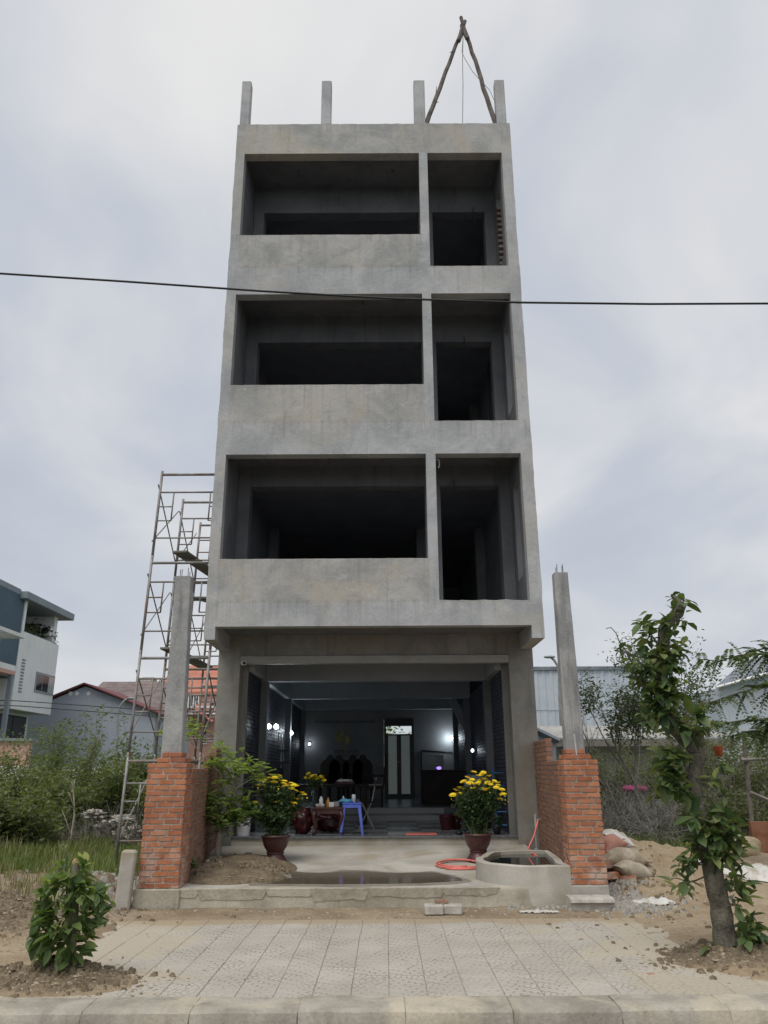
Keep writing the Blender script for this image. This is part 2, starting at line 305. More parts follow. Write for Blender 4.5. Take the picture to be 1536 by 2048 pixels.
def brickmat(name, cols, pale=0.6, rough=0.88):
    m, n, l, b = mk(name)
    oi = n.new('ShaderNodeObjectInfo'); r_ = n.new('ShaderNodeValToRGB'); l.new(oi.outputs['Random'], r_.inputs[0])
    e = r_.color_ramp.elements; e[0].color = rgb(cols[0]); e[1].color = rgb(cols[-1])
    for i, c in enumerate(cols[1:-1]): q = e.new((i+1)/(len(cols)-1)); q.color = rgb(c)
    v = coordn(n); f = ramp(n, l, nz(n, l, v, 9, 5, 0.65), 0.35, 0.75)
    c = mixc(n, l, mathn(n, l, 'MULTIPLY', f, 0.45), r_.outputs[0], tuple(0.55*x for x in cols[0]))
    sp = n.new('ShaderNodeSeparateXYZ'); l.new(v, sp.inputs[0])
    low = n.new('ShaderNodeMapRange'); l.new(sp.outputs[2], low.inputs[0]); low.inputs[1].default_value = 0.95; low.inputs[2].default_value = 0.30
    pf = ramp(n, l, nz(n, l, v, 6, 4, 0.6), 0.42, 0.66)
    pf = mathn(n, l, 'MULTIPLY', mathn(n, l, 'ADD', mathn(n, l, 'MULTIPLY', low.outputs[0], 0.85), 0.12), pf)
    c = mixc(n, l, mathn(n, l, 'MULTIPLY', pf, pale), c, (0.52, 0.42, 0.36))
    l.new(c, b.inputs['Base Color']); b.inputs['Roughness'].default_value = rough; b.inputs['Specular IOR Level'].default_value = 0.25
    bumpn(n, l, b, nz(n, l, v, 70, 4, 0.65), 0.35, 0.01); return m
M['brick'] = brickmat('red_brick', [(0.34, 0.122, 0.06), (0.46, 0.185, 0.092), (0.37, 0.135, 0.068), (0.52, 0.225, 0.115), (0.42, 0.162, 0.084), (0.30, 0.11, 0.062)], 0.85)
M['brick_wall'] = brickmat('brown_brick', [(0.25, 0.125, 0.08), (0.33, 0.175, 0.115), (0.28, 0.145, 0.10), (0.36, 0.205, 0.14)], 0.35)

M['brick_grey'] = brickmat('mortar_smeared_brick', [(0.20, 0.15, 0.125), (0.26, 0.20, 0.17), (0.22, 0.165, 0.135)], 0.3)
def tilemat():
    m, n, l, b = mk('pavement_tile')
    tc = n.new('ShaderNodeTexCoord'); o = tc.outputs['Object']; s = n.new('ShaderNodeSeparateXYZ'); l.new(o, s.inputs[0])
    y = mathn(n, l, 'ADD', s.outputs[1], 0.14); x = s.outputs[0]
    r_ = mathn(n, l, 'SQRT', mathn(n, l, 'ADD', mathn(n, l, 'MULTIPLY', x, x), mathn(n, l, 'MULTIPLY', y, y)))
    q = mathn(n, l, 'DIVIDE', r_, 0.046); ring = mathn(n, l, 'FLOOR', q)
    g1 = mathn(n, l, 'ABSOLUTE', mathn(n, l, 'SUBTRACT', mathn(n, l, 'FRACT', q), 0.5))
    a = mathn(n, l, 'ARCTAN2', x, y)
    k = mathn(n, l, 'ADD', mathn(n, l, 'MULTIPLY', a, mathn(n, l, 'ADD', mathn(n, l, 'MULTIPLY', ring, 0.32), 0.32)), mathn(n, l, 'MULTIPLY', ring, 0.37))
    g2 = mathn(n, l, 'ABSOLUTE', mathn(n, l, 'SUBTRACT', mathn(n, l, 'FRACT', mathn(n, l, 'ADD', k, 20.0)), 0.5))
    gr = mathn(n, l, 'MAXIMUM', ramp(n, l, g1, 0.38, 0.48), ramp(n, l, g2, 0.40, 0.48))
    pos = n.new('ShaderNodeNewGeometry').outputs['Position']
    wear = ramp(n, l, nz(n, l, pos, 2.2, 4), 0.32, 0.68)
    gr = mathn(n, l, 'MULTIPLY', gr, mathn(n, l, 'ADD', mathn(n, l, 'MULTIPLY', wear, 0.75), 0.25))
    c = mixc(n, l, ramp(n, l, nz(n, l, pos, 1.3, 5, 0.6), 0.3, 0.7), (0.40, 0.37, 0.32), (0.50, 0.465, 0.41))
    oi = n.new('ShaderNodeObjectInfo'); c = mixc(n, l, mathn(n, l, 'MULTIPLY', oi.outputs['Random'], 0.30), c, (0.40, 0.385, 0.355))
    c = mixc(n, l, mathn(n, l, 'MULTIPLY', gr, 0.80), c, (0.19, 0.165, 0.135))
    ps = n.new('ShaderNodeSeparateXYZ'); l.new(pos, ps.inputs[0])
    nn = nz(n, l, pos, 1.6, 5, 0.62)
    edge = mathn(n, l, 'ADD', mathn(n, l, 'MAXIMUM', mathn(n, l, 'MULTIPLY', mathn(n, l, 'SUBTRACT', ps.outputs[0], 1.75), 0.24), mathn(n, l, 'MULTIPLY', mathn(n, l, 'SUBTRACT', -1.75, ps.outputs[0]), 0.26)), nn)
    sand = ramp(n, l, edge, 0.46, 0.66)
    c = mixc(n, l, mathn(n, l, 'MULTIPLY', sand, 0.75), c, (0.455, 0.40, 0.305))
    far = mathn(n, l, 'ADD', mathn(n, l, 'MULTIPLY', mathn(n, l, 'SUBTRACT', ps.outputs[1], 9.25), 1.2), nn)
    c = mixc(n, l, mathn(n, l, 'MULTIPLY', ramp(n, l, far, 0.45, 0.7), 0.8), c, (0.36, 0.285, 0.19))
    l.new(c, b.inputs['Base Color']); b.inputs['Roughness'].default_value = 0.9; b.inputs['Specular IOR Level'].default_value = 0.25
    hgt = mathn(n, l, 'SUBTRACT', mathn(n, l, 'MULTIPLY', nz(n, l, pos, 60, 3), 0.25), gr)
    bumpn(n, l, b, hgt, 0.45, 0.008); return m
M['tile'] = tilemat()

def groundmat():
    m, n, l, b = mk('ground_earth')
    a = n.new('ShaderNodeVertexColor'); a.layer_name = 'cover'
    s = n.new('ShaderNodeSeparateColor'); l.new(a.outputs[0], s.inputs[0])
    v = coordn(n); nb = nz(n, l, v, 1.6, 6, 0.62); nf = nz(n, l, v, 26, 5, 0.68)
    dirt = mixc(n, l, ramp(n, l, nb, 0.3, 0.7), (0.25, 0.195, 0.135), (0.37, 0.30, 0.215))
    sand = mixc(n, l, ramp(n, l, nb, 0.3, 0.7), (0.36, 0.27, 0.175), (0.47, 0.38, 0.265))
    green = mixc(n, l, ramp(n, l, nf, 0.3, 0.7), (0.06, 0.085, 0.028), (0.13, 0.16, 0.055))
    soil = mixc(n, l, ramp(n, l, nf, 0.3, 0.7), (0.14, 0.105, 0.072), (0.29, 0.235, 0.165))
    c = mixc(n, l, s.outputs[0], dirt, sand); c = mixc(n, l, s.outputs[1], c, green); c = mixc(n, l, s.outputs[2], c, soil)
    k = n.new('ShaderNodeMapRange'); l.new(nf, k.inputs[0]); k.inputs[1].default_value = .25; k.inputs[2].default_value = .75; k.inputs[3].default_value = .78; k.inputs[4].default_value = 1.15
    cc = n.new('ShaderNodeVectorMath'); cc.operation = 'SCALE'; l.new(c, cc.inputs[0]); l.new(k.outputs[0], cc.inputs['Scale'])
    l.new(cc.outputs[0], b.inputs['Base Color']); b.inputs['Roughness'].default_value = 0.97; b.inputs['Specular IOR Level'].default_value = 0.15
    bumpn(n, l, b, mathn(n, l, 'ADD', mathn(n, l, 'MULTIPLY', nz(n, l, v, 7, 5, 0.65, dist=0.8), 2.2), nf), 0.85, 0.035); return m
M['ground'] = groundmat()

# ------------------------------------------------------------------ object helpers
W = {}
def reg(o, Mx): W[o.name] = Mx; return o
def tag(o, label=None, cat=None, group=None, kind=None):
    if label: o['label'] = label
    if cat: o['category'] = cat
    if group: o['group'] = group
    if kind: o['kind'] = kind
    return o
def thing(name, label, cat, loc=(0, 0, 0), group=None):
    o = bpy.data.objects.new(name, None); COL.objects.link(o); o.location = loc; o.empty_display_size = 0.1
    reg(o, Matrix.Translation(loc)); return tag(o, label, cat, group)
def put(name, me, parent=None, Mx=None):
    o = bpy.data.objects.new(name, me); COL.objects.link(o)
    Mx = Mx or Matrix.Identity(4)
    if parent is not None:
        o.parent = parent; o.matrix_parent_inverse = W[parent.name].inverted()
    o.matrix_basis = Mx
    return reg(o, Mx)

class MB:
    def __init__(s): s.v = []; s.f = []
    def add(s, v, f):
        b = len(s.v); s.v += [tuple(p) for p in v]; s.f += [tuple(i+b for i in q) for q in f]; return s
    def box(s, x0, x1, y0, y1, z0, z1, T=None):
        v = [(x, y, z) for z in (z0, z1) for x, y in ((x0, y0), (x1, y0), (x1, y1), (x0, y1))]
        if T is not None: v = [T @ Vector(p) for p in v]
        return s.add(v, [(3, 2, 1, 0), (4, 5, 6, 7), (0, 1, 5, 4), (1, 2, 6, 5), (2, 3, 7, 6), (3, 0, 4, 7)])
    def bbox(s, x0, x1, y0, y1, z0, z1, r=0.01, T=None):          # chamfered box
        v = []; r = min(r, (x1-x0)/2.01, (y1-y0)/2.01, (z1-z0)/2.01)
        for z, i in ((z0, r), (z0+r, 0), (z1-r, 0), (z1, r)):
            a, b, c, d = x0+i, x1-i, y0+i, y1-i
            v += [(a+r, c, z), (b-r, c, z), (b, c+r, z), (b, d-r, z), (b-r, d, z), (a+r, d, z), (a, d-r, z), (a, c+r, z)]
        if T is not None: v = [T @ Vector(p) for p in v]
        f = [tuple(range(7, -1, -1)), tuple(range(24, 32))]
        for k in range(3):
            for i in range(8): f.append((8*k+i, 8*k+(i+1) % 8, 8*k+8+(i+1) % 8, 8*k+8+i))
        return s.add(v, f)
    def tube(s, pts, rad, n=6, cap=True):
        pts = [Vector(p) for p in pts]; m = len(pts)
        if not hasattr(rad, '__len__'): rad = [rad]*m
        v = []; up = None
        for i, p in enumerate(pts):
            d = (pts[min(i+1, m-1)]-pts[max(i-1, 0)])
            d = d.normalized() if d.length > 1e-9 else Vector((0, 0, 1))
            if up is None: up = Vector((0, 0, 1)) if abs(d.z) < 0.9 else Vector((1, 0, 0))
            a = d.cross(up)
            if a.length < 1e-6: a = d.cross(Vector((0.3, 1, 0.2)))
            a.normalize(); b = a.cross(d); up = b
            for k in range(n):
                t = 2*math.pi*k/n; v.append(p+a*(math.cos(t)*rad[i])+b*(math.sin(t)*rad[i]))
        f = [(i*n+k, i*n+(k+1) % n, (i+1)*n+(k+1) % n, (i+1)*n+k) for i in range(m-1) for k in range(n)]
        if cap: f += [tuple(range(n-1, -1, -1)), tuple((m-1)*n+k for k in range(n))]
        return s.add(v, f)
    def lathe(s, prof, c=(0, 0, 0), n=24, cap=True):
        v = []; m = len(prof)
        for r_, z in prof:
            for k in range(n): t = 2*math.pi*k/n; v.append((c[0]+r_*math.cos(t), c[1]+r_*math.sin(t), c[2]+z))
        f = [(i*n+k, i*n+(k+1) % n, (i+1)*n+(k+1) % n, (i+1)*n+k) for i in range(m-1) for k in range(n)]
        if cap: f += [tuple(range(n-1, -1, -1)), tuple((m-1)*n+k for k in range(n))]
        return s.add(v, f)
    def prism(s, poly, z0, z1):                                     # poly counter-clockwise seen from above; z may be functions of (x, y)
        n = len(poly); g = lambda z, p: z(*p) if callable(z) else z
        v = [(p[0], p[1], g(z0, p)) for p in poly]+[(p[0], p[1], g(z1, p)) for p in poly]
        return s.add(v, [tuple(range(n-1, -1, -1)), tuple(range(n, 2*n))]+[(i, (i+1) % n, n+(i+1) % n, n+i) for i in range(n)])
    def panel(s, poly, y0, y1):                                     # poly of (x, z), extruded along y
        n = len(poly)
        v = [(p[0], y0, p[1]) for p in poly]+[(p[0], y1, p[1]) for p in poly]
        return s.add(v, [tuple(range(n)), tuple(range(2*n-1, n-1, -1))]+[(i, n+i, n+(i+1) % n, (i+1) % n) for i in range(n)])
    def blob(s, c, rx, ry, rz, seed=0, e=0.8, nu=18, nv=10, amp=0.12, fr=2.0, T=None):
        v = []; sg = lambda t, p: math.copysign(abs(t)**p, t)
        for j in range(nv+1):
            a = -math.pi/2+math.pi*j/nv
            for i in range(nu):
                b = 2*math.pi*i/nu
                p = Vector((sg(math.cos(a), e)*sg(math.cos(b), e), sg(math.cos(a), e)*sg(math.sin(b), e), sg(math.sin(a), e)))
                k = 1+amp*noise.noise(p*fr+Vector((seed*7.1, seed*3.3, seed)))
                q = Vector((p.x*rx*k, p.y*ry*k, p.z*rz*k))
                if T is not None: q = T @ q
                v.append(q+Vector(c))
        f = [(j*nu+i, j*nu+(i+1) % nu, (j+1)*nu+(i+1) % nu, (j+1)*nu+i) for j in range(nv) for i in range(nu)]
        return s.add(v, f)
    def mesh(s, name, mat, smooth=False):
        me = bpy.data.meshes.new(name); me.from_pydata(s.v, [], s.f); me.materials.append(M[mat] if isinstance(mat, str) else mat)
        if smooth: me.polygons.foreach_set('use_smooth', [True]*len(me.polygons))
        me.update(); return me
    def build(s, name, mat, parent=None, smooth=False, Mx=None): return put(name, s.mesh(name, mat, smooth), parent, Mx)
def auto_smooth(me, ang=40):
    me.polygons.foreach_set('use_smooth', [True]*len(me.polygons)); me.set_sharp_from_angle(angle=R(ang))
def box(name, mat, parent, *a, r=0.0):
    mb = MB()
    (mb.bbox(*a, r=r) if r else mb.box(*a)); return mb.build(name, mat, parent)
def np_mesh(name, V, Fc, mat, tint=None):
    me = bpy.data.meshes.new(name); nv, nf, k = len(V), len(Fc), Fc.shape[1]
    me.vertices.add(nv); me.vertices.foreach_set('co', V.astype(np.float32).ravel())
    me.loops.add(nf*k); me.loops.foreach_set('vertex_index', Fc.astype(np.int32).ravel())
    me.polygons.add(nf); me.polygons.foreach_set('loop_start', np.arange(0, nf*k, k, dtype=np.int32))
    if tint is not None:
        at = me.attributes.new('tint', 'FLOAT', 'POINT'); at.data.foreach_set('value', tint.astype(np.float32))
    me.materials.append(M[mat] if isinstance(mat, str) else mat); me.update(calc_edges=True); return me
def unit(a): return a/np.maximum(np.linalg.norm(a, axis=1, keepdims=True), 1e-9)
def leaf_mesh(name, C, D, Ln, Wd, mat, tint=None, droop=0.15):
    n = len(C); D = unit(D); up = np.zeros((n, 3)); up[:, 2] = 1; up += rng.normal(0, 0.45, (n, 3))
    Sd = unit(np.cross(D, up)); Nn = np.cross(Sd, D)
    Ln = Ln.reshape(-1, 1); Wd = Wd.reshape(-1, 1)
    a_ = Nn*Wd*0.25
    V = np.stack([C, C+D*Ln*0.30+Sd*Wd*0.9+a_, C+D*Ln*0.68+Sd*Wd*0.72+a_-Nn*Ln*droop*0.4, C+D*Ln-Nn*Ln*droop, C+D*Ln*0.68-Sd*Wd*0.72+a_-Nn*Ln*droop*0.4, C+D*Ln*0.30-Sd*Wd*0.9+a_], 1).reshape(-1, 3)
    b = np.arange(n)*6; Fc = np.concatenate([np.stack([b, b+1, b+2, b+3], 1), np.stack([b, b+3, b+4, b+5], 1)])
    t = rng.random(n) if tint is None else tint
    return np_mesh(name, V, Fc, mat, np.repeat(t, 6))

# ------------------------------------------------------------------ ground
def sstep(t): t = max(0.0, min(1.0, t)); return t*t*(3-2*t)
def gauss(x, y, cx, cy, sx_, sy_): return math.exp(-((x-cx)/sx_)**2-((y-cy)/sy_)**2)
def fb(x, y, s, o=3):
    a = 0; k = 1
    for i in range(o): a += noise.noise(Vector((x*s, y*s, 3.7+i)))*k; s *= 2.1; k *= 0.5
    return a
def ground_z(x, y):
    n0 = fb(x, y, 0.5, 2); n1 = fb(x, y, 2.5, 3)
    if y < 6.5: return -0.22
    xl = -2.78+0.30*n1-0.75*sstep((6.95-y)/0.25); xr = 2.72+0.35*n1+0.8*sstep((6.95-y)/0.25)
    e = min(x-xl, xr-x, 9.55+0.07*n1-y)
    z = -0.035+0.05*sstep(-e/0.25+0.35)
    if e < 0: z += 0.012*n1*min(1, -e*3)
    z += 0.15*gauss(x, y, -2.55, 6.98, 0.50, 0.36)*(1+0.5*n1)
    z += 0.10*gauss(x, y, 2.98, 7.60, 0.60, 0.42)*(1+0.5*n1)
    z += 0.22*gauss(x, y, -4.15, 9.4, 0.7, 0.7)*(1+0.6*n1)
    z += 0.20*gauss(x, y, -4.9, 12.0, 1.1, 0.5)*(1+0.6*n1)
    z += 0.13*gauss(x, y, -3.6, 11.3, 0.6, 0.8)*(1+0.8*n1)
    z += 0.40*gauss(x, y, 3.9, 13.0, 1.15, 1.4)*(1+0.3*n1)+0.30*gauss(x, y, 3.4, 11.6, 0.8, 0.9)*(1+0.4*n1)
    z += 0.24*gauss(x, y, 7.2, 13.5, 2.0, 1.6)*(1+0.3*n1)
    if e < -0.1: z += 0.014*fb(x, y, 5.5, 3)*min(1, -e)
    d = math.hypot(x, y-10)
    if e < -0.5: z += 0.05*n0*sstep((d-5)/6)
    if -3.0 < x < 2.7 and 10.25 < y < 24.5: z = -0.05
    elif y > 9.6: z = max(z, -0.02)
    return z
def ground_cover(x, y, z):
    n1 = fb(x, y, 0.9, 3); n2 = fb(x+31, y, 2.0, 2)
    sand = sstep((x-1.9+n1)/0.9)*sstep((16.5-y)/2.0)
    if x < 0: sand = sstep((9.2-y)/0.9+0.9*n2+0.2)
    if -2.9 < x < 2.6 and 9.3 < y < 10.5: sand = 0.25+0.3*n2
    grass = 0.0
    if x < 0: grass = sstep((y-11.7-0.3*x*0-n1*0.8)/1.2)*sstep((-3.35-x)/0.4)
    if x > 0: grass = sstep((y-15.2-n1)/1.6)*sstep((x-2.8)/0.4)
    grass = max(grass, sstep((math.hypot(x, y-12)-22)/8))
    soil = max(gauss(x, y, -2.55, 6.98, 0.62, 0.44), 0.9*gauss(x, y, 2.98, 7.6, 0.72, 0.48), gauss(x, y, -4.15, 9.4, 0.9, 0.9), 0.8*gauss(x, y, -3.6, 11.3, 0.7, 0.9), 0.7*gauss(x, y, 2.9, 11.0, 0.5, 0.5))
    soil = sstep((soil-0.35+0.25*n2)/0.3)
    return (max(0, min(1, sand)), max(0, min(1, grass)), soil)
def axis(lo, hi, d, far_lo, far_hi):
    a = list(np.arange(lo, hi+1e-6, d)); s = d; x = hi
    while x < far_hi: s *= 1.16; x += s; a.append(x)
    s = d; x = lo
    while x > far_lo: s *= 1.16; x -= s; a.insert(0, x)
    return a
xs = axis(-5.6, 6.0, 0.07, -700, 700); ys = [-60, -30, -10, 0, 4, 6.3]+axis(6.52, 15.5, 0.07, 6.52, 1200)
GV = []; GC = []
for y in ys:
    for x in xs:
        z = ground_z(x, y); GV.append((x, y, z)); c = ground_cover(x, y, z); GC.append((c[0], c[1], c[2], 1))
nx = len(xs); gi = np.arange(len(ys)*nx).reshape(len(ys), nx)
GF = np.stack([gi[:-1, :-1], gi[:-1, 1:], gi[1:, 1:], gi[1:, :-1]], -1).reshape(-1, 4)
gme = np_mesh('ground', np.array(GV), GF, 'ground')
ca = gme.color_attributes.new('cover', 'FLOAT_COLOR', 'POINT'); ca.data.foreach_set('color', np.array(GC, dtype=np.float32).ravel())
gme.polygons.foreach_set('use_smooth', [True]*len(gme.polygons))
tag(put('ground', gme), kind='structure')

tag(box('road', 'asphalt', None, -200, 200, -40, 6.10, -0.25, -0.10), kind='structure')
# kerb of single stones
kb = tag(box('kerb', 'mortar', None, -40, 40, 6.20, 6.47, -0.22, -0.012), kind='structure')
def kerb_mesh(i):
    q = random.Random(i); mb = MB(); n = 7; prof = []
    for y, z in ((6.118, -0.14), (6.132, -0.05), (6.145, -0.018), (6.172, -0.003), (6.33, 0.002), (6.478, 0.001), (6.487, -0.10)): prof.append((y-6.28, z))
    xs_ = [-0.366, -0.36, -0.22, -0.07, 0.08, 0.22, 0.36, 0.366]
    v = []
    for x in xs_:
        k = 0.98 if abs(x) > 0.363 else 1.0
        for y, z in prof: v.append((x+q.uniform(-.002, .002), y*k+q.uniform(-.004, .004), (z if k == 1 else z-0.004)+q.uniform(-.003, .003)))
    m = len(prof)
    f = [(i_*m+j, (i_+1)*m+j, (i_+1)*m+j+1, i_*m+j+1) for i_ in range(len(xs_)-1) for j in range(m-1)]
    f += [tuple(range(m)), tuple((len(xs_)-1)*m+j for j in range(m-1, -1, -1))]
    me = mb.add(v, f).mesh('kerb_stone', 'kerb'); auto_smooth(me, 30); return me
kms = [kerb_mesh(i) for i in range(4)]
for i in range(-13, 14):
    put('kerb_stone', kms[i % 4], kb, Matrix.Translation((0.128+0.3675+0.7345*i, 6.28+U(-.004, .004), U(-.004, .004))) @ Matrix.Rotation(U(-.004, .004), 4, 'Z'))
# pavement of single tiles
pv = tag(box('pavement', 'joint_sand', None, -3.7, 3.72, 6.495, 9.62, -0.20, -0.0095), kind='structure')
TP = 0.28
def tile_mesh(i):
    q = random.Random(i+50); h = TP/2-0.0013-q.uniform(0, .0012)
    return MB().bbox(-h, h, -h, h, -0.04, 0.0, r=0.004).mesh('tile', 'tile')
tms = [tile_mesh(i) for i in range(4)]
for j in range(11):
    y = 6.50+TP*(j+0.5)
    for i in range(-13, 13):
        x = 0.02+TP*(i+0.5)+(0.0 if j < 8 else 0.008)
        put('tile', random.choice(tms), pv, Matrix.Translation((x, y, -0.003+U(-.0015, .0015))) @ Matrix.Rotation(math.pi*0.5*random.choice((0, 0, 2, 1)), 4, 'Z') @ Matrix.Rotation(U(-.004, .004), 4, 'X') @ Matrix.Rotation(U(-.004, .004), 4, 'Y'))

# ------------------------------------------------------------------ front yard
YF, YC, D = 10.27, 13.74, 12.5            # yard edge, column line, front plane of the overhang
def yard_z(x, y): return 0.225+(0.175*sstep((y-11.7)/2.2) if y > 11.7 else 0)
yd = thing('concrete_yard', 'raised concrete forecourt with cracked plaster edge in front of the unfinished building', 'forecourt', (0, YF, 0))
mb = MB(); gx = np.linspace(-2.98, 2.25, 40); gy = list(np.linspace(YF+0.03, YC+0.02, 36)); v = []
for y in gy:
    for x in gx: v.append((x, y, yard_z(x, y)+0.003*fb(x, y, 2.0, 2)))
k = len(gx); fc = [(j*k+i, j*k+i+1, (j+1)*k+i+1, (j+1)*k+i) for j in range(len(gy)-1) for i in range(k-1)]
mb.add(v, fc); mb.build('yard_top', 'concrete_yard', yd, True)
v = []; prof = ((-0.03, -0.08), (-0.006, 0.02), (0.0, 0.10), (0.003, 0.19), (0.012, 0.222), (0.032, 0.2255))
ex = np.linspace(-2.98, 2.25, 90)
for x in ex:
    for dy, z in prof: v.append((x, YF+dy+0.012*fb(x, z*3, 2.2, 3), z+0.003*fb(x, 5, 4, 2)))
k = len(prof); MB().add(v, [(i*k+j, (i+1)*k+j, (i+1)*k+j+1, i*k+j+1) for i in range(len(ex)-1) for j in range(k-1)]).build('edge_face', 'plaster_edge', yd, True)
# plaster skins with ragged lower edges, a centimetre and more proud
def skin(x0, x1, ztop, zlo, amp, seed, y=YF-0.004, th=0.005):
    n = max(8, int((x1-x0)/0.016)); m = MB(); v = []
    for i in range(n+1):
        x = x0+(x1-x0)*i/n; e_ = min(1, 14*min(i, n-i)/n+0.05)
        jag = 1.2*fb(x, seed, 1.6, 2)+0.25*fb(x, seed+3, 17, 3)
        zl = max(0.004, ztop-(ztop-zlo)*e_*(1+amp*jag)); zt = ztop+0.003*fb(x, seed+9, 5, 2)
        yy = y+0.012*fb(x, 0.3, 2.2, 3)
        v += [(x, yy+0.012, zt), (x, yy-th*0.5, zt-0.005), (x, yy-th*0.5+0.003*fb(x, seed, 9, 2), (zt+zl)/2), (x, yy-th*0.5, zl+0.003), (x, yy+0.03, zl-0.001)]
    m.add(v, [(5*i+j, 5*i+j+1, 5*i+5+j+1, 5*i+5+j) for i in range(n) for j in range(4)])
    m.f = [tuple(reversed(q)) for q in m.f]
    m.build('plaster_skin', 'plaster_edge' if seed % 2 else 'plaster_under', yd)
for a in ((-2.97, -2.20, 0.218, 0.13, 0.3, 1.0), (-2.25, -1.40, 0.221, 0.10, 0.35, 2.0), (-1.44, -0.85, 0.222, 0.14, 0.35, 3.0), (-0.90, -0.20, 0.222, 0.11, 0.4, 4.0), (-0.24, 0.72, 0.222, 0.12, 0.4, 5.0), (0.66, 1.35, 0.222, 0.13, 0.4, 6.0)): skin(*a)
# puddle
def outline(pts, n=8):
    r_ = []; m = len(pts)
    for i in range(m):
        p0, p1, p2, p3 = [Vector(pts[(i+k_) % m]) for k_ in (-1, 0, 1, 2)]
        for k_ in range(n):
            t = k_/n; r_.append(0.5*((2*p1)+(p2-p0)*t+(2*p0-5*p1+4*p2-p3)*t*t+(3*p1-p0-3*p2+p3)*t**3))
    return r_
pz = 0.2315
pp = [G(u, v, pz) for u, v in ((518, 1766), (640, 1768), (800, 1767), (905, 1763), (918, 1757), (870, 1745), (850, 1744), (790, 1746), (735, 1743), (690, 1742), (640, 1746), (560, 1742), (538, 1750))]
po = outline([(p.x, p.y) for p in pp], 6)
po = [(p[0]+0.03*fb(p[0], p[1], 5, 2), p[1]+0.03*fb(p[1], p[0], 5, 2)) for p in po]
dc_ = [(sum(p[0] for p in po)/len(po)), (sum(p[1] for p in po)/len(po))]
dp = [(dc_[0]+(p[0]-dc_[0])*1.07+.05*fb(p[0], p[1], 4, 2), max(YF+.05, dc_[1]+(p[1]-dc_[1])*1.22+.05*fb(p[1], p[0], 4, 2))) for p in po]
tag(MB().prism(dp, 0.2265, lambda x, y: yard_z(x, y)+.0045).build('damp_patch', 'damp'), kind='structure')
MBp = MB(); MBp.prism(po, pz-0.004, pz); tag(MBp.build('puddle', 'puddle'), kind='structure')
# soil bed of the little tree
mb = MB(); v = []; n = 26
cx, cy, rx, ry = -2.02, 11.75, 0.80, 1.25
for j in range(n+1):
    for i in range(40):
        t = 2*math.pi*i/40; r_ = j/n; k = 1+0.10*noise.noise(Vector((math.cos(t)*1.5, math.sin(t)*1.5, 2)))
        x = cx+rx*r_*k*math.cos(t); y = cy+ry*r_*k*math.sin(t)
        x = max(x, -2.62); h = 0.17*(1-r_**2.2)*(1+0.3*fb(x, y, 3, 3))+0.012*fb(x, y, 14, 2)
        v.append((x, y, yard_z(x, y)-0.012+max(h, 0)))
mb.add(v, [(j*40+i, j*40+(i+1) % 40, (j+1)*40+(i+1) % 40, (j+1)*40+i) for j in range(n) for i in range(40)])
tag(mb.build('soil_bed', 'soil', None, True), kind='structure')
def bed_z(x, y):
    r_ = math.hypot((x-cx)/rx, (y-cy)/ry); return yard_z(x, y)-0.012+max(0, 0.17*(1-min(1, r_)**2.2))

# ------------------------------------------------------------------ brick piers and walls
def brick_unit(i):
    q = random.Random(i+5); mb = MB().bbox(-.5, .5, -.5, .5, -.5, .5, r=0.07)
    mb.v = [(x+q.uniform(-.018, .018), y+q.uniform(-.02, .02), z+q.uniform(-.035, .035)) for x, y, z in mb.v]
    return mb
BU = {m: [brick_unit(i).mesh('brick', m) for i in range(4)] for m in ('brick', 'brick_wall', 'brick_grey')}
def brick(parent, T, x0, x1, y0, y1, z0, z1, mat='brick'):
    s = Matrix.Diagonal((x1-x0, y1-y0, z1-z0, 1))
    Mx = T @ Matrix.Translation(((x0+x1)/2+U(-.003, .003), (y0+y1)/2+U(-.003, .003), (z0+z1)/2+U(-.0015, .0015))) @ Matrix.Rotation(U(-.012, .012), 4, 'Z') @ s
    return put('brick', random.choice(BU[mat]), parent, Mx)
def row(parent, T, x0, x1, y0, y1, z0, z1, off, bl=0.19, j=0.011, mat='brick'):
    x = x0-off
    while x < x1-0.02:
        a, b = max(x, x0), min(x+bl, x1)
        if b-a > 0.025: brick(parent, T, a, b, y0, y1, z0, z1, mat)
        x += bl+j
HC = 0.0648
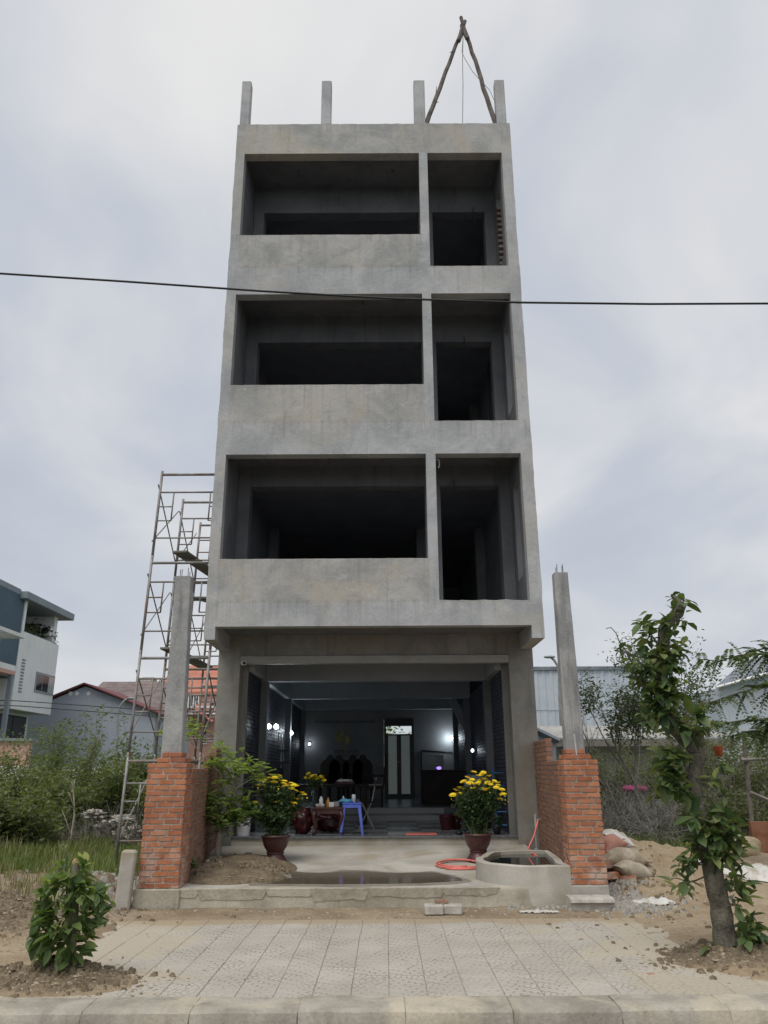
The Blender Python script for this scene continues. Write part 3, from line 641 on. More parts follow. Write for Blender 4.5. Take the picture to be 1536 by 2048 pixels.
def pier(label, x0, x1, y0, y1, z0, nc, steps, post, group):
    t = thing('gate_pillar', label, 'gate pillar', ((x0+x1)/2, y0, z0), group)
    I = Matrix.Identity(4); zt = z0+nc*HC
    MB().box(x0+.009, x1-.009, y0+.009, y1-.009, z0-0.1, zt-0.008).build('mortar_core', 'mortar', t)
    for c in range(nc):
        za, zb = z0+c*HC+0.005, z0+(c+1)*HC-0.009
        d = 0.092; o = (0.0, 0.10, 0.045, 0.145)[c % 4]
        row(t, I, x0, x1, y0, y0+d, za, zb, o)
        row(t, I, x0, x1, y1-d, y1, za, zb, (o+.1) % .19)
        T1 = Matrix.Translation((x0, y0, 0)) @ Matrix.Rotation(math.pi/2, 4, 'Z')
        row(t, T1, d+.01, y1-y0-d-.01, -d, 0, za, zb, (o*1.7) % .19)
        T2 = Matrix.Translation((x1, y0, 0)) @ Matrix.Rotation(math.pi/2, 4, 'Z')
        row(t, T2, d+.01, y1-y0-d-.01, 0, d, za, zb, (o*1.7) % .19)
    for c, (a, b, ya, yb) in enumerate(steps):
        za, zb = zt+c*HC+0.004, zt+(c+1)*HC-0.008
        MB().box(a+.012, b-.012, ya+.012, yb-.012, zt+c*HC-0.008, zb-0.004).build('mortar_core', 'mortar', t)
        row(t, I, a, b, ya, ya+.092, za, zb, (0.03, 0.11)[c % 2]); row(t, I, a, b, yb-.092, yb, za, zb, (0.11, 0.03)[c % 2])
        row(t, Matrix.Translation((a, ya, 0)) @ Matrix.Rotation(math.pi/2, 4, 'Z'), .10, yb-ya-.10, -.092, 0, za, zb, 0)
        row(t, Matrix.Translation((b, ya, 0)) @ Matrix.Rotation(math.pi/2, 4, 'Z'), .10, yb-ya-.10, 0, .092, za, zb, 0)
    (a0, a1), (b0, b1), ya, dep, ztop = post                    # bottom x range, top x range, y, depth, top
    zb = zt+0.02; n = 14; v = []
    for i in range(n+1):
        f = i/n; xa, xb = a0+(b0-a0)*f, a1+(b1-a1)*f; z = zb+(ztop-zb)*f; yy = ya+0.004*math.sin(i*1.7)
        w_ = 0.008+0.003*(i % 2)
        v += [(xa+w_, yy, z), (xb-w_, yy, z), (xb, yy+w_, z), (xb, yy+dep-w_, z), (xb-w_, yy+dep, z), (xa+w_, yy+dep, z), (xa, yy+dep-w_, z), (xa, yy+w_, z)]
    m = MB().add(v, [(i*8+j, i*8+(j+1) % 8, i*8+8+(j+1) % 8, i*8+8+j) for i in range(n) for j in range(8)]+[tuple(n*8+j for j in range(8))])
    ps = m.build('concrete_post', 'concrete_raw', t)
    for dx, dy in ((0.05, 0.05), (b1-b0-0.05, 0.05), (0.05, dep-0.05), (b1-b0-0.05, dep-0.05)):
        MB().tube([(b0+dx, ya+dy, ztop-0.05), (b0+dx+U(-.004, .004), ya+dy, ztop+U(0.07, 0.15))], 0.006, 6).build('rebar', 'galv', ps)
    return t
pier_l = pier('left red brick gate pillar carrying a concrete post with rebar beside the scaffold', -2.947, -2.462, YF-0.015, YF+0.395, 0.225, 22,
     [(-2.86, -2.50, YF+0.04, YF+0.36), (-2.80, -2.555, YF+0.07, YF+0.33)], ((-2.835, -2.575), (-2.83, -2.622), YF+0.13, 0.19, 4.06), 'brick gate pillars with concrete posts')
pier_r = pier('right red brick gate pillar carrying a concrete post beside the pond basin', 2.207, 2.636, YF-0.015, YF+0.365, 0.24, 22,
     [(2.235, 2.57, YF+0.03, YF+0.335), (2.27, 2.50, YF+0.06, YF+0.30)], ((2.285, 2.525), (2.299, 2.482), YF+0.115, 0.17, 4.08), 'brick gate pillars with concrete posts')
box('footing', 'concrete_yard', pier_r, 2.20, 2.645, YF-0.02, YF+0.37, -0.05, 0.238, r=0.01)
MB().tube([(2.40, YF+0.055, 1.66), (2.385, YF+0.05, 1.97)], 0.011, 8).build('conduit', 'pvc', pier_r)
box('footing', 'plaster_edge', pier_l, -2.99, -2.44, YF-0.03, YF+0.40, -0.05, 0.223, r=0.012)

def side_wall(label, A, B, th, z0, heights):
    A, B = Vector((A[0], A[1], 0)), Vector((B[0], B[1], 0)); d = B-A; Ln = d.length
    T = Matrix.Translation(A) @ Matrix.Rotation(math.atan2(d.y, d.x), 4, 'Z')
    t = thing('brick_wall', label, 'brick wall', (A.x, A.y, z0), 'side walls of the forecourt')
    y0, y1 = (0, th) if th > 0 else (th, 0)
    spill = MB(); cnt = 0
    for c in range(max(h for _, _, h in heights)):
        segs = [(a, b) for a, b, h in heights if c < h]
        a, b = min(s[0] for s in segs)*Ln, max(s[1] for s in segs)*Ln
        za, zb = z0+c*HC+0.004, z0+(c+1)*HC-0.008
        MB_ = spill.box(a+.01, b-.01, y0+.011, y1-.011, za-0.012, zb-0.002, T)
        row(t, T, a, b, y0, y1, za, zb, (0, .1)[c % 2], 0.20, 0.011, 'brick_wall')
    spill.build('mortar_core', 'mortar', t)
    return t
side_wall('left brown brick side wall running back from the pillar behind the little tree', (-2.475, YF+0.40), (-2.735, YC-0.02), 0.10, 0.225, [(0, 1, 21), (0.55, 1, 24), (0.8, 1, 26)])
side_wall('right brown brick side wall running back from the pillar above the pond', (2.235, YF+0.37), (2.475, YC-0.02), -0.10, 0.24, [(0, 1, 22), (0.45, 1, 27)])

# ------------------------------------------------------------------ pond basin
rim = [(2.205, 10.262), (1.95, 10.258), (1.72, 10.262), (1.55, 10.31), (1.38, 10.43), (1.22, 10.66), (1.15, 10.92), (1.17, 11.18), (1.26, 11.42), (1.33, 11.68), (1.42, 11.92), (1.56, 12.10), (1.80, 12.18), (2.05, 12.18), (2.32, 12.18), (2.29, 11.5), (2.24, 10.9), (2.205, 10.62)]
basin = thing('pond_basin', 'curved grey concrete pond basin full of dark water beside the right pillar', 'pond', (1.7, 11.2, 0.2))
def offset_poly(p, d):
    o = []; n = len(p)
    for i in range(n):
        a, b, c = Vector(p[i-1]), Vector(p[i]), Vector(p[(i+1) % n]); t = ((b-a).normalized()+(c-b).normalized()).normalized()
        o.append((b.x+t.y*d, b.y-t.x*d))
    return o
def loop_s(p): return [p_[:] for p_ in p]
inn = offset_poly(rim, -0.10)
if abs(inn[6][0]-rim[6][0]) > 0 and inn[6][0] < rim[6][0]: inn = offset_poly(rim, 0.10)
n = len(rim); zr = 0.455; v = []
def zt_(i): return zr+0.004*math.sin(i*2.1)
o2 = offset_poly(rim, -0.012) if inn == offset_poly(rim, -0.10) else offset_poly(rim, 0.012)
for lp, zz in ((rim, lambda i: -0.06), (rim, lambda i: 0.2), (rim, lambda i: zt_(i)-0.014), (o2, zt_), (inn, lambda i: zt_(i)-0.004), (inn, lambda i: zr-0.02), (inn, lambda i: 0.1)):
    v += [(p[0], p[1], zz(i)) for i, p in enumerate(lp)]
fc = [(k*n+i, k*n+(i+1) % n, (k+1)*n+(i+1) % n, (k+1)*n+i) for k in range(6) for i in range(n)]
m = MB().add(v, fc).build('basin_wall', 'concrete_yard', basin); auto_smooth(m.data, 35)
MB().prism(inn, 0.11, zr-0.045).build('water', 'water', basin)

# ------------------------------------------------------------------ the unfinished building
bl = thing('concrete_building', 'tall unfinished grey concrete townhouse with open balconies on three upper floors', 'building', (-0.17, D, 0))
XL, XR, IL, IR = -2.875, 2.545, -2.70, 2.345
YB = 24.2
Z1 = dict(under=3.737, rs=4.146, ls=4.848, top=6.694, slab=6.95, beam=6.56)
FL = [  # floor top, right sill, left sill, opening top, slab underside above, beam bottom at column line
    (3.92, 4.146, 4.848, 6.694, 6.95, 6.56), (7.07, 7.31, 8.017, 9.867, 10.17, 9.586), (10.29, 10.46, 11.165, 13.06, 13.30, 12.66)]
T2 = 0.20
def bpart(name, mat, *a, r=0.0): return box(name, mat, bl, *a, r=r)
def rough_top(name, x0, x1, z0, z1, amp, seed, y0=D, y1=D+T2, mat='concrete'):          # a wall whose top edge is ragged
    n_ = max(8, int((x1-x0)/0.06)); v = []
    for i in range(n_+1):
        x = x0+(x1-x0)*i/n_; h = z1+amp*max(-0.6, fb(x, seed, 5, 3))
        v += [(x, y0, z0), (x, y0, h-0.006), (x, y0+0.006, h), (x, y1, h+amp*0.5*fb(x, seed+4, 5, 2)), (x, y1, z0)]
    return MB().add(v, [(5*i+j, 5*i+5+j, 5*i+5+(j+1) % 5, 5*i+(j+1) % 5) for i in range(n_) for j in range(5)]+[(0, 1, 2, 3, 4), tuple(5*n_+j for j in (4, 3, 2, 1, 0))]).build(name, mat, bl)
def edge_col(x0, x1, side, seed):          # facade edge columns with uneven outer arris
    n_ = 150; v = []
    for i in range(n_+1):
        z = 3.53+(13.06-3.53)*i/n_; j = 0.012*fb(z, seed, 2.5, 4)
        a, b = (x0+j, x1) if side < 0 else (x0, x1+j)
        v += [(a, D, z), (b, D, z), (b, D+T2, z), (a, D+T2, z)]
    me = MB().add(v, [(4*i+j, 4*i+(j+1) % 4, 4*i+4+(j+1) % 4, 4*i+4+j) for i in range(n_) for j in range(4)]+[(3, 2, 1, 0), tuple(4*n_+j for j in range(4))]).build('edge_column', 'concrete_frame', bl)
edge_col(XL, IL, -1, 2.0); edge_col(IR, XR, 1, 7.0)
MUL = (0.722, 0.885)
for i, (fl, rs, ls, top, slab, beam) in enumerate(FL):
    und = 3.737 if i == 0 else FL[i-1][3]
    bpart('spandrel_beam', 'concrete_frame', IL, IR, D, D+T2, und, rs-0.03)
    rough_top('sill_band', MUL[1], IR, rs-0.03, rs, (0.016, 0.008, 0.004)[i], 3.0+i)
    rough_top('balcony_parapet', IL, MUL[0], rs-0.03, ls, 0.005, 21.0+i, D, D+T2-0.06)
    bpart('mullion', 'concrete_frame', MUL[0], MUL[1], D, D+T2-0.02, rs-0.03, top)
    bpart('floor_slab', 'concrete_in_shaded', IL, IR, D+T2, YC+0.2, fl-0.12, fl); bpart('floor_slab', 'concrete_room_lifted', IL, IR, YC+0.2, YB, fl-0.12, fl)
    bpart('cross_beam', 'concrete_in_shaded', -2.48, 2.14, YC, YC+0.25, beam, slab)
    for a, b in ((XL+0.18, -2.48), (0.76, 1.045), (2.14, IR-0.002)):
        bpart('inner_column', 'concrete_in_shaded', a, b, YC+0.012, YC+0.30, fl, slab)
        bpart('inner_column', 'concrete_room_lifted', a, b, YC+4.012, YC+4.30, fl, slab)
    bpart('side_wall', 'concrete_in_shaded', XL, IL, D+T2, YC+0.3, fl-0.12, slab if i < 2 else slab+0.12); bpart('side_wall', 'concrete_room_lifted', XL, IL, YC+0.3, YB, fl-0.12, slab if i < 2 else slab+0.12)
    # right wall with a window between front and column line
    wy0, wy1, wz0, wz1 = D+0.45, D+0.95, fl+0.75, slab-0.55
    bpart('side_wall', 'concrete_in_shaded', IR, XR, D+T2, wy0, fl-0.12, slab)
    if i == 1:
        bpart('side_wall', 'concrete_in_shaded', IR, XR, wy1, 15.45, fl-0.12, slab); bpart('side_wall', 'concrete_room_lifted', IR, XR, 15.9, YB, fl-0.12, slab)
        bpart('side_wall', 'concrete_in_shaded', IR, XR, 15.45, 15.9, fl+1.15, slab); bpart('side_wall', 'concrete_in_shaded', IR, XR, 15.45, 15.9, fl-0.12, fl+0.02)
    else: bpart('side_wall', 'concrete_in_shaded', IR, XR, wy1, YC+0.3, fl-0.12, slab); bpart('side_wall', 'concrete_room_lifted', IR, XR, YC+0.3, YB, fl-0.12, slab)
    bpart('side_wall', 'concrete_in_shaded', IR, XR, wy0, wy1, fl-0.12, wz0); bpart('side_wall', 'concrete_in_shaded', IR, XR, wy0, wy1, wz1, slab)
    bpart('back_wall', 'concrete_room_lifted', XL, XR, YB, YB+0.15, fl-0.12, slab)
    if i == 2:
        for c in range(22):
            if c % 2: put('brick', random.choice(BU['brick_grey']), bl, Matrix.Translation((IR+0.07, wy1-0.03, wz0+0.03+c*0.066)) @ Matrix.Diagonal((0.16, 0.11, 0.055, 1)))
    MB().tube([(MUL[1]+.02, D+.19, top-.03), (MUL[1]+.07, D+.17, top-.05), (MUL[1]+.075, D+.17, top-.14), (MUL[1]+.06, D+.17, top-.20)], .009, 6).build('loose_wire', 'white_plastic', bl) if i == 0 else None
    MB().tube([(1.3+.3*i, YC-.02, beam+.1), (1.3+.3*i, YC-.05, beam-.1), (1.34+.3*i, YC-.04, beam-.25-.1*i)], .007, 5).build('loose_wire', 'black', bl)
    mb = MB().tube([(-1.0+0.6*i, D+0.7, slab), (-1.0+0.6*i, D+0.7, slab-0.05), (-0.96+0.6*i, D+0.69, slab-0.08)], 0.008, 6); mb.build('ceiling_conduit', 'black', bl)
bpart('roof_slab', 'concrete_in_shaded', IL, IR, D+T2, YC+0.2, 13.30, 13.42); bpart('roof_slab', 'concrete_room_lifted', IL, IR, YC+0.2, YB, 13.30, 13.42)
bpart('side_wall', 'concrete', XL, IL, D+T2, YB, 13.42, 13.60); bpart('side_wall', 'concrete', IR, XR, D+T2, YB, 13.30, 13.60)
rough_top('roof_parapet', XL, XR, 13.06, 13.79, 0.012, 11.0)
for a, b in ((-2.84, -2.655), (-1.22, -1.02), (0.645, 0.868), (2.293, 2.488)):
    m = MB().bbox(a, b, D+0.002, D+0.19, 13.775, 14.905, r=0.014); m.build('roof_post', 'concrete_frame', bl)
# overhang and ground floor
bpart('bracket', 'concrete_frame', XL, IL-0.003, D+T2, YC, 3.53, 3.80); bpart('bracket', 'concrete_frame', IR+0.003, XR, D+T2, YC, 3.53, 3.80)
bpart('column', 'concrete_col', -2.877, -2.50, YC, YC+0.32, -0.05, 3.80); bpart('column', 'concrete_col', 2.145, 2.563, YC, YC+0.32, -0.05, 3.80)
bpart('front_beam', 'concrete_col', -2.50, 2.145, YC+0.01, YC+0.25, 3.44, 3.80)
RL, RR, ZF, ZP = -2.40, 2.05, 0.535, 0.787
YBK = 23.5
bpart('outer_wall', 'concrete', -2.86, -2.50, YC+0.32, YBK, -0.05, 3.80); bpart('outer_wall', 'concrete', 2.15, 2.55, YC+0.32, YBK, -0.05, 3.80)
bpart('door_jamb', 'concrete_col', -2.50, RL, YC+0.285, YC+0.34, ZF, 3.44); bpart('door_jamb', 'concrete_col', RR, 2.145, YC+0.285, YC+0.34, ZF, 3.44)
sh = bpart('shutter_housing', 'shutter', -2.495, 2.14, YC-0.03, YC+0.10, 3.30, 3.436, r=0.012)
for k in range(3): box('slat', 'shutter', sh, -2.485, 2.13, YC-0.034-0.004*(k % 2), YC-0.0305, 3.31+0.042*k, 3.345+0.042*k)
# dark brick cladding with every course as relief, in one part per wall
def cladding(xin, sgn):
    back = MB(); xo = xin-sgn*0.012; back.box(min(xo, xo-sgn*0.1), max(xo, xo-sgn*0.1), YC+0.34, YBK, ZF-0.2, 3.6)
    w_ = back.build('wall_backing', 'dark_joint', bl)
    m = MB(); c = 0; z = ZF
    while z < 3.22:
        y = YC+0.345-(0.12 if c % 2 else 0)
        while y < YBK-0.02:
            a, b = max(y, YC+0.345), min(y+0.225, YBK-0.005); h = U(-0.003, 0.004)*sgn
            if b-a > 0.03: m.box(min(xo-sgn*.002, xin+h), max(xo-sgn*.002, xin+h), a, b, z, z+0.058)
            y += 0.24
        z += 0.07; c += 1
    tag(m.build('brick_cladding', 'dark_brick', w_), kind='stuff')
cladding(RL, 1); cladding(RR, -1)
for y in (15.55, 19.55, 23.1):
    bpart('pilaster', 'concrete_in_shaded', RL-0.02, RL+0.13, y, y+0.24, ZF, 3.2); bpart('pilaster', 'concrete_in_shaded', RR-0.13, RR+0.02, y, y+0.24, ZF, 3.2)
    bpart('white_beam', 'white_paint', RL-0.1, RR+0.1, y, y+0.24, 3.2, 3.74)
    bpart('edge_beam', 'white_paint', RL-0.1, RL+0.10, y+0.24, y+3.9 if y < 23 else YBK, 3.2, 3.74) if y < 23 else None
bpart('edge_beam', 'white_paint', RL-0.1, RL+0.10, YC+0.34, 15.55, 3.22, 3.74); bpart('edge_beam', 'white_paint', RR-0.10, RR+0.1, YC+0.34, 15.55, 3.22, 3.74)
bpart('ceiling', 'teal', -2.5, 2.15, YC+0.25, YBK, 3.74, 3.80)
bpart('ground_slab', 'concrete', -2.50, 2.145, YC+0.10, 17.75, 0.0, ZF-0.03)
bpart('plinth_face', 'concrete_yard', -2.50, 2.145, YC+0.03, YC+0.10, 0.30, ZF-0.04)
bpart('granite_nosing', 'granite', -2.50, 2.145, YC+0.0, YC+0.34, ZF-0.038, ZF, r=0.006)
fo = bpart('tiled_floor', 'dark_joint', RL-0.02, RR+0.02, YC+0.345, 17.75, ZF-0.02, ZF-0.006)
fm = {k: MB().bbox(-.2985, .2985, -.2985, .2985, -.012, 0, r=.002).mesh('floor_tile', k) for k in ('tile_dark', 'tile_light')}
for i in range(8):
    for j in range(6): put('floor_tile', fm['tile_dark' if (i+j) % 2 else 'tile_light'], fo, Matrix.Translation((RL+0.33+0.6*i, YC+0.65+0.6*j, ZF)))
bpart('lower_step', 'granite', RL, RR, 17.68, 18.0, ZF-0.1, ZF+0.126); bpart('raised_floor', 'granite', RL, RR, 18.0, YBK, 0.3, ZP)
box('riser', 'white_paint', bl, RL+0.2, 1.2, 17.672, 17.68, ZF+0.004, ZF+0.104); box('riser', 'white_paint', bl, RL+0.2, 1.25, 17.992, 18.0, ZF+0.132, ZP-0.02)
# back wall with door
dl, dr = P(768, 1500, YBK).x, P(828, 1500, YBK).x; dt = P(800, 1437, YBK).z
bpart('back_wall', 'office_wall', XL, dl, YBK, YBK+0.2, 0.2, 3.80); bpart('back_wall', 'office_wall', dr, XR, YBK, YBK+0.2, 0.2, 3.80); bpart('back_wall', 'office_wall', dl, dr, YBK, YBK+0.2, dt, 3.80)
door = bpart('door', 'doorblack', dl+0.002, dl+0.06, YBK-0.02, YBK+0.10, ZP, dt-0.002)
dc = (dl+dr)/2; zt0, zt1 = P(800, 1468, YBK).z, P(800, 1452, YBK).z; zp0, zp1 = P(800, 1592, YBK).z, P(800, 1472, YBK).z
def dbox(*a): box('frame', 'doorblack', door, *a)
dbox(dr-0.06, dr-0.002, YBK-0.02, YBK+0.10, ZP, dt-0.002); dbox(dl+.06, dr-.06, YBK-.02, YBK+.10, zt1, dt-.002); dbox(dl+.06, dr-.06, YBK-.02, YBK+.10, zp1+.02, zt0)
dbox(dc-.06, dc+.06, YBK-.02, YBK+.08, ZP, zp1+.02); dbox(dl+.06, dc-.06, YBK-.02, YBK+.08, ZP, ZP+.12); dbox(dc+.06, dr-.06, YBK-.02, YBK+.08, ZP, ZP+.12)
dbox(dl+.06, dl+.12, YBK-.02, YBK+.08, ZP+.12, zp1+.02); dbox(dr-.12, dr-.06, YBK-.02, YBK+.08, ZP+.12, zp1+.02)
for a, b in ((dl+.12, dc-.06), (dc+.06, dr-.12)): box('pane', 'frosted', door, a, b, YBK+.02, YBK+.028, ZP+.12, zp1+.02)
box('transom_pane', 'glass', door, dl+.06, dr-.06, YBK+.03, YBK+.036, zt0, zt1)
MB().tube([(dc-.02, YBK-.03, ZP+.98), (dc-.02, YBK-.07, ZP+.98), (dc+.07, YBK-.07, ZP+.98)], .012, 6).build('handle', 'galv', door)
# lettering and emblem on the back wall
def text(body, u, v0, v1, wpx, mat='lettering', Y=YBK-0.004):
    c = bpy.data.curves.new('text', 'FONT'); c.body = body; c.align_x = 'CENTER'; c.align_y = 'CENTER'; c.extrude = 0.008; c.size = 1.0
    o = bpy.data.objects.new('text', c); COL.objects.link(o); dg = bpy.context.evaluated_depsgraph_get()
    me = bpy.data.meshes.new_from_object(o.evaluated_get(dg)); bpy.data.objects.remove(o); me.name = 'lettering'
    me.materials.clear(); me.materials.append(M[mat])
    xs_ = [q.co.x for q in me.vertices]; zs_ = [q.co.y for q in me.vertices]
    a = P(u, v0, Y); b = P(u, v1, Y); wd = (P(u+wpx/2, v0, Y)-P(u-wpx/2, v0, Y)).x
    sx_ = wd/(max(xs_)-min(xs_)); sz_ = (a.z-b.z)/(max(zs_)-min(zs_))
    put('lettering', me, bl, Matrix.Translation(((a.x), Y, (a.z+b.z)/2)) @ Matrix.Rotation(math.pi/2, 4, 'X') @ Matrix.Diagonal((sx_, sz_, 1, 1)))
text('CTY CP ĐỊNH GIÁ ĐẤT XÂY DỰNG CHÁNH NGHIỆP', 690, 1440, 1448.5, 120)
text('PDNG GROUP', 693, 1500, 1506, 48); text('TẦM CAO CỦA TRÍ TUỆ', 698, 1508.5, 1513, 56)
lg = thing('wall_emblem', 'gold hexagonal emblem with rising bars on the office back wall', 'emblem', P(689, 1480, YBK-0.02))
def pz_(u, v): p = P(u, v, YBK-0.02); return (p.x, p.z)
for a, b, t, z in ((676, 679.5, 1470, 1484), (681, 684, 1464, 1484), (685, 687.5, 1461, 1484), (672, 673.5, 1465, 1486)):
    MB().panel([pz_(a, z), pz_(b, z), pz_(b, t-1), pz_(a, t)], YBK-0.03, YBK-0.006).build('bar', 'gold', lg)
for pts in ([(671, 1466), (688, 1456), (688, 1458), (673, 1467)], [(688, 1456), (706, 1466), (704, 1467), (688, 1458)], [(681, 1489), (689, 1493), (696, 1489), (696, 1491), (689, 1495), (681, 1491)], [(690, 1470), (700, 1476), (700, 1486), (690, 1488)]):
    MB().panel([pz_(*q) for q in reversed(pts)], YBK-0.03, YBK-0.006).build('outline', 'gold', lg)
# wall lamps
def wall_lamp(label, p, nrm, big=1.0, power=6.0, double=False):
    t = thing('wall_lamp', label, 'wall lamp', p, 'lit lamps on the ground floor walls'); p = Vector(p); nrm = Vector(nrm)
    MB().box(-.03, .03, -.03, .03, -.06, .06, Matrix.Translation(p-nrm*0.09)).build('back_plate', 'doorblack', t)
    MB().tube([p-nrm*.09, p-nrm*.03, p], .010, 6).build('arm', 'doorblack', t)
    for k in ((-0.07, 0.07) if double else (0.0,)):
        MB().lathe([(.01, -.05*big), (.042*big, -.03*big), (.05*big, 0), (.042*big, .03*big), (.01, .05*big)], (p.x+k, p.y+k*0.6, p.z), 12).build('bulb', 'bulb', t, True)
    ld = bpy.data.lights.new('lamp_light', 'POINT'); ld.energy = power; ld.color = (.80, .92, 1.0); ld.shadow_soft_size = 0.06
    lo = bpy.data.objects.new('lamp_light', ld); COL.objects.link(lo); lo.parent = t; lo.matrix_parent_inverse = W[t.name].inverted(); lo.location = p+nrm*0.10+Vector((0, -0.03, 0))
def wl(u, v, X): 
    r_ = ray(u, v); t = X/r_[0]; return Vector((X, r_[1]*t, H+r_[2]*t))
wall_lamp('twin bright wall lamp on the dark brick wall above the chrysanthemum pot', wl(545, 1453, RL+0.12), (1, 0, 0), 0.95, 9, True)
wall_lamp('single bright wall lamp beside the pipe shelf on the dark brick wall', wl(582, 1466, RL+0.14), (1, 0, 0), 0.95, 7)
wall_lamp('small white lamp at the left corner of the office back wall', P(619, 1488, YBK-0.1), (0, -1, 0), 0.6, 0.8)
wall_lamp('bright wall lamp at the right corner of the office back wall', P(908, 1476, YBK-0.12)-Vector((0.08, 0, 0)), (-0.8, -0.6, 0), 1.0, 6)
wall_lamp('small round lamp on the right dark brick wall above the grey printer', wl(945, 1501, RR-0.10), (-1, 0, 0), 0.6, 0.6)

# ------------------------------------------------------------------ roof A-frame, cable
af = thing('pole_hoist', 'wooden A-frame hoist of two lashed poles standing on the roof edge', 'hoist', (1.6, D+0.1, 13.79))
def wig(pts, amp=0.012): return [Vector(p)+Vector((U(-amp, amp), U(-amp, amp), 0)) for p in pts]
def line(a, b, n): a, b = Vector(a), Vector(b); return [a+(b-a)*i/n for i in range(n+1)]
ya = D+0.10; a0, a1 = P(852, 250, ya), P(931, 41, ya+0.05); b0, b1 = P(991, 250, ya), P(922, 35, ya)
MB().tube(wig(line(a0, a1, 12)), [0.050-0.0012*i for i in range(13)], 7).build('pole', 'pole_wood', af); MB().tube(wig(line(b0, b1, 12)), [0.050-0.001*i for i in range(13)], 7).build('pole', 'pole_wood', af)
MB().tube(wig(line(P(917, 82, ya-.05), P(927, 50, ya-.05), 3), .004), .05, 6).build('splint', 'pole_wood', af); MB().tube(wig(line(P(935, 78, ya-.05), P(924, 50, ya-.05), 3), .004), .05, 6).build('splint', 'pole_wood', af)
for u, v, du, dv_ in ((906, 103, -7, 2), (872, 190, 1, -18), (869, 205, 9, -1)):
    MB().tube([P(u, v, ya), P(u+du, v+dv_, ya)], [.012, .004], 5).build('branch_stub', 'pole_wood', af)
MB().tube([P(925.5, 60, ya), P(926, 80, ya), P(925, 120, ya), P(926, 170, ya+.01), P(925, 249, ya)], 0.0075, 5).build('hoist_rope', 'rope', af)
MB().tube([P(925.5, 84, ya), P(924, 105, ya), P(930, 118, ya), P(945, 143, ya), P(960, 160, ya), P(979, 180, ya), P(990, 204, ya-.02)], 0.006, 5).build('hoist_rope', 'rope', af)
cp = [P(u, v, 9.0) for u, v in ((0, 547), (250, 563), (520, 582), (780, 597), (1040, 605), (1300, 608), (1536, 607))]
d0 = cp[0]-cp[1]; d1 = cp[-1]-cp[-2]
for k_, (va, vb) in enumerate(((1402, 1420), (1412, 1432))):
    tag(MB().tube([P(-200, va-8, 42), P(40, va, 42), P(300, vb, 42), P(460, vb+4, 42)], .022, 5).build('utility_wire', 'black'), ('upper', 'lower')[k_]+' thin wire strung in front of the gable house', 'wire')
cab = [cp[0]+d0*k+Vector((0, 0, 0.05*k*k)) for k in range(14, 0, -2)]+cp+[cp[-1]+d1*k+Vector((0, 0, .05*k*k)) for k in range(2, 16, 2)]
tag(MB().tube(cab, 0.014, 6).build('overhead_cable', 'black', None, True), 'black overhead cable sagging across in front of the second floor balcony', 'cable')

# ------------------------------------------------------------------ scaffold
sf = thing('scaffold_tower', 'tall grey tubular scaffold tower standing against the left side of the building', 'scaffold', (-3.8, 13.7, 0))
FX0, FX1 = -4.33, -3.13
def sframe(y, zb, lean, x0=FX0, x1=FX1):
    m = MB(); r_ = 0.025; hh = 1.70; k = lambda z: lean*z
    def tb(a, b, rr=r_): m.tube([(a[0]+k(a[1]), y, a[1]), (b[0]+k(b[1]), y, b[1])], rr, 7)
    tb((x0, zb), (x0, zb+hh+0.02)); tb((x1, zb), (x1, zb+hh+0.02)); tb((x0, zb+hh-0.05), (x1, zb+hh-0.05)); tb((x0, zb+hh-0.40), (x1, zb+hh-0.40), 0.017)
    for s, a in ((1, x0), (-1, x1)):
        tb((a+s*0.26, zb+hh-0.40), (a+s*0.26, zb+hh-0.95), 0.014); tb((a, zb+hh-0.68), (a+s*0.26, zb+hh-0.68), 0.013); tb((a, zb+hh-0.95), (a+s*0.26, zb+hh-0.95), 0.013)
    tb((x0, zb+0.42), (x1, zb+0.42), 0.015)
    for s in (x0, x1): m.tube([(s+k(zb), y, zb-0.03), (s+k(zb), y, zb+0.09)], 0.026, 7)
    return m
rows_ = [(13.72, 4), (15.32, 4), (16.92, 4), (18.52, 3)]
for y, nl in rows_:
    for l_ in range(nl): sframe(y+0.01*l_, 0.06+1.70*l_, 0.028).build('frame', 'galv', sf, True)
for (ya_, na), (yb_, nb) in zip(rows_[:-1], rows_[1:]):
    for l_ in range(min(na, nb)):
        for x in ((FX0-0.02, FX1+0.02) if l_ % 3 else (FX0-0.02,)):
            z = 0.06+1.7*l_; e_ = 0.028*z
            MB().tube([(x+e_, ya_, z+0.35), (x+e_, yb_, z+1.45)], 0.012, 5).build('cross_brace', 'galv', sf); MB().tube([(x+e_+.02, ya_, z+1.45), (x+e_+.02, yb_, z+0.35)], 0.012, 5).build('cross_brace', 'galv', sf)
for x in (FX0, FX1):
    for y, nl in rows_: MB().lathe([(.06, -.06), (.06, -.05), (.018, -.045), (.018, .0)], (x, y, 0.06), 8).build('base_jack', 'galv', sf)
def plank(label, a, b, wd, mat='plank'):
    a, b = Vector(a), Vector(b); d = (b-a).normalized(); s = d.cross(Vector((0, 0, 1))).normalized(); u_ = s.cross(d)
    T = Matrix(((d.x, s.x, u_.x, a.x), (d.y, s.y, u_.y, a.y), (d.z, s.z, u_.z, a.z), (0, 0, 0, 1)))
    m = MB().bbox(0, (b-a).length, -wd/2, wd/2, -.02, .02, r=.004, T=T).build('scaffold_plank', mat); tag(m, label, 'plank', 'planks on the scaffold')
plank('grey plank jutting out high on the scaffold near the first floor parapet', P(359, 1103, 14.9), P(428, 1150, 16.9), 0.30)
plank('grey plank lying low on the scaffold behind the left concrete post', P(335, 1296, 14.9), P(412, 1335, 17.0), 0.30)
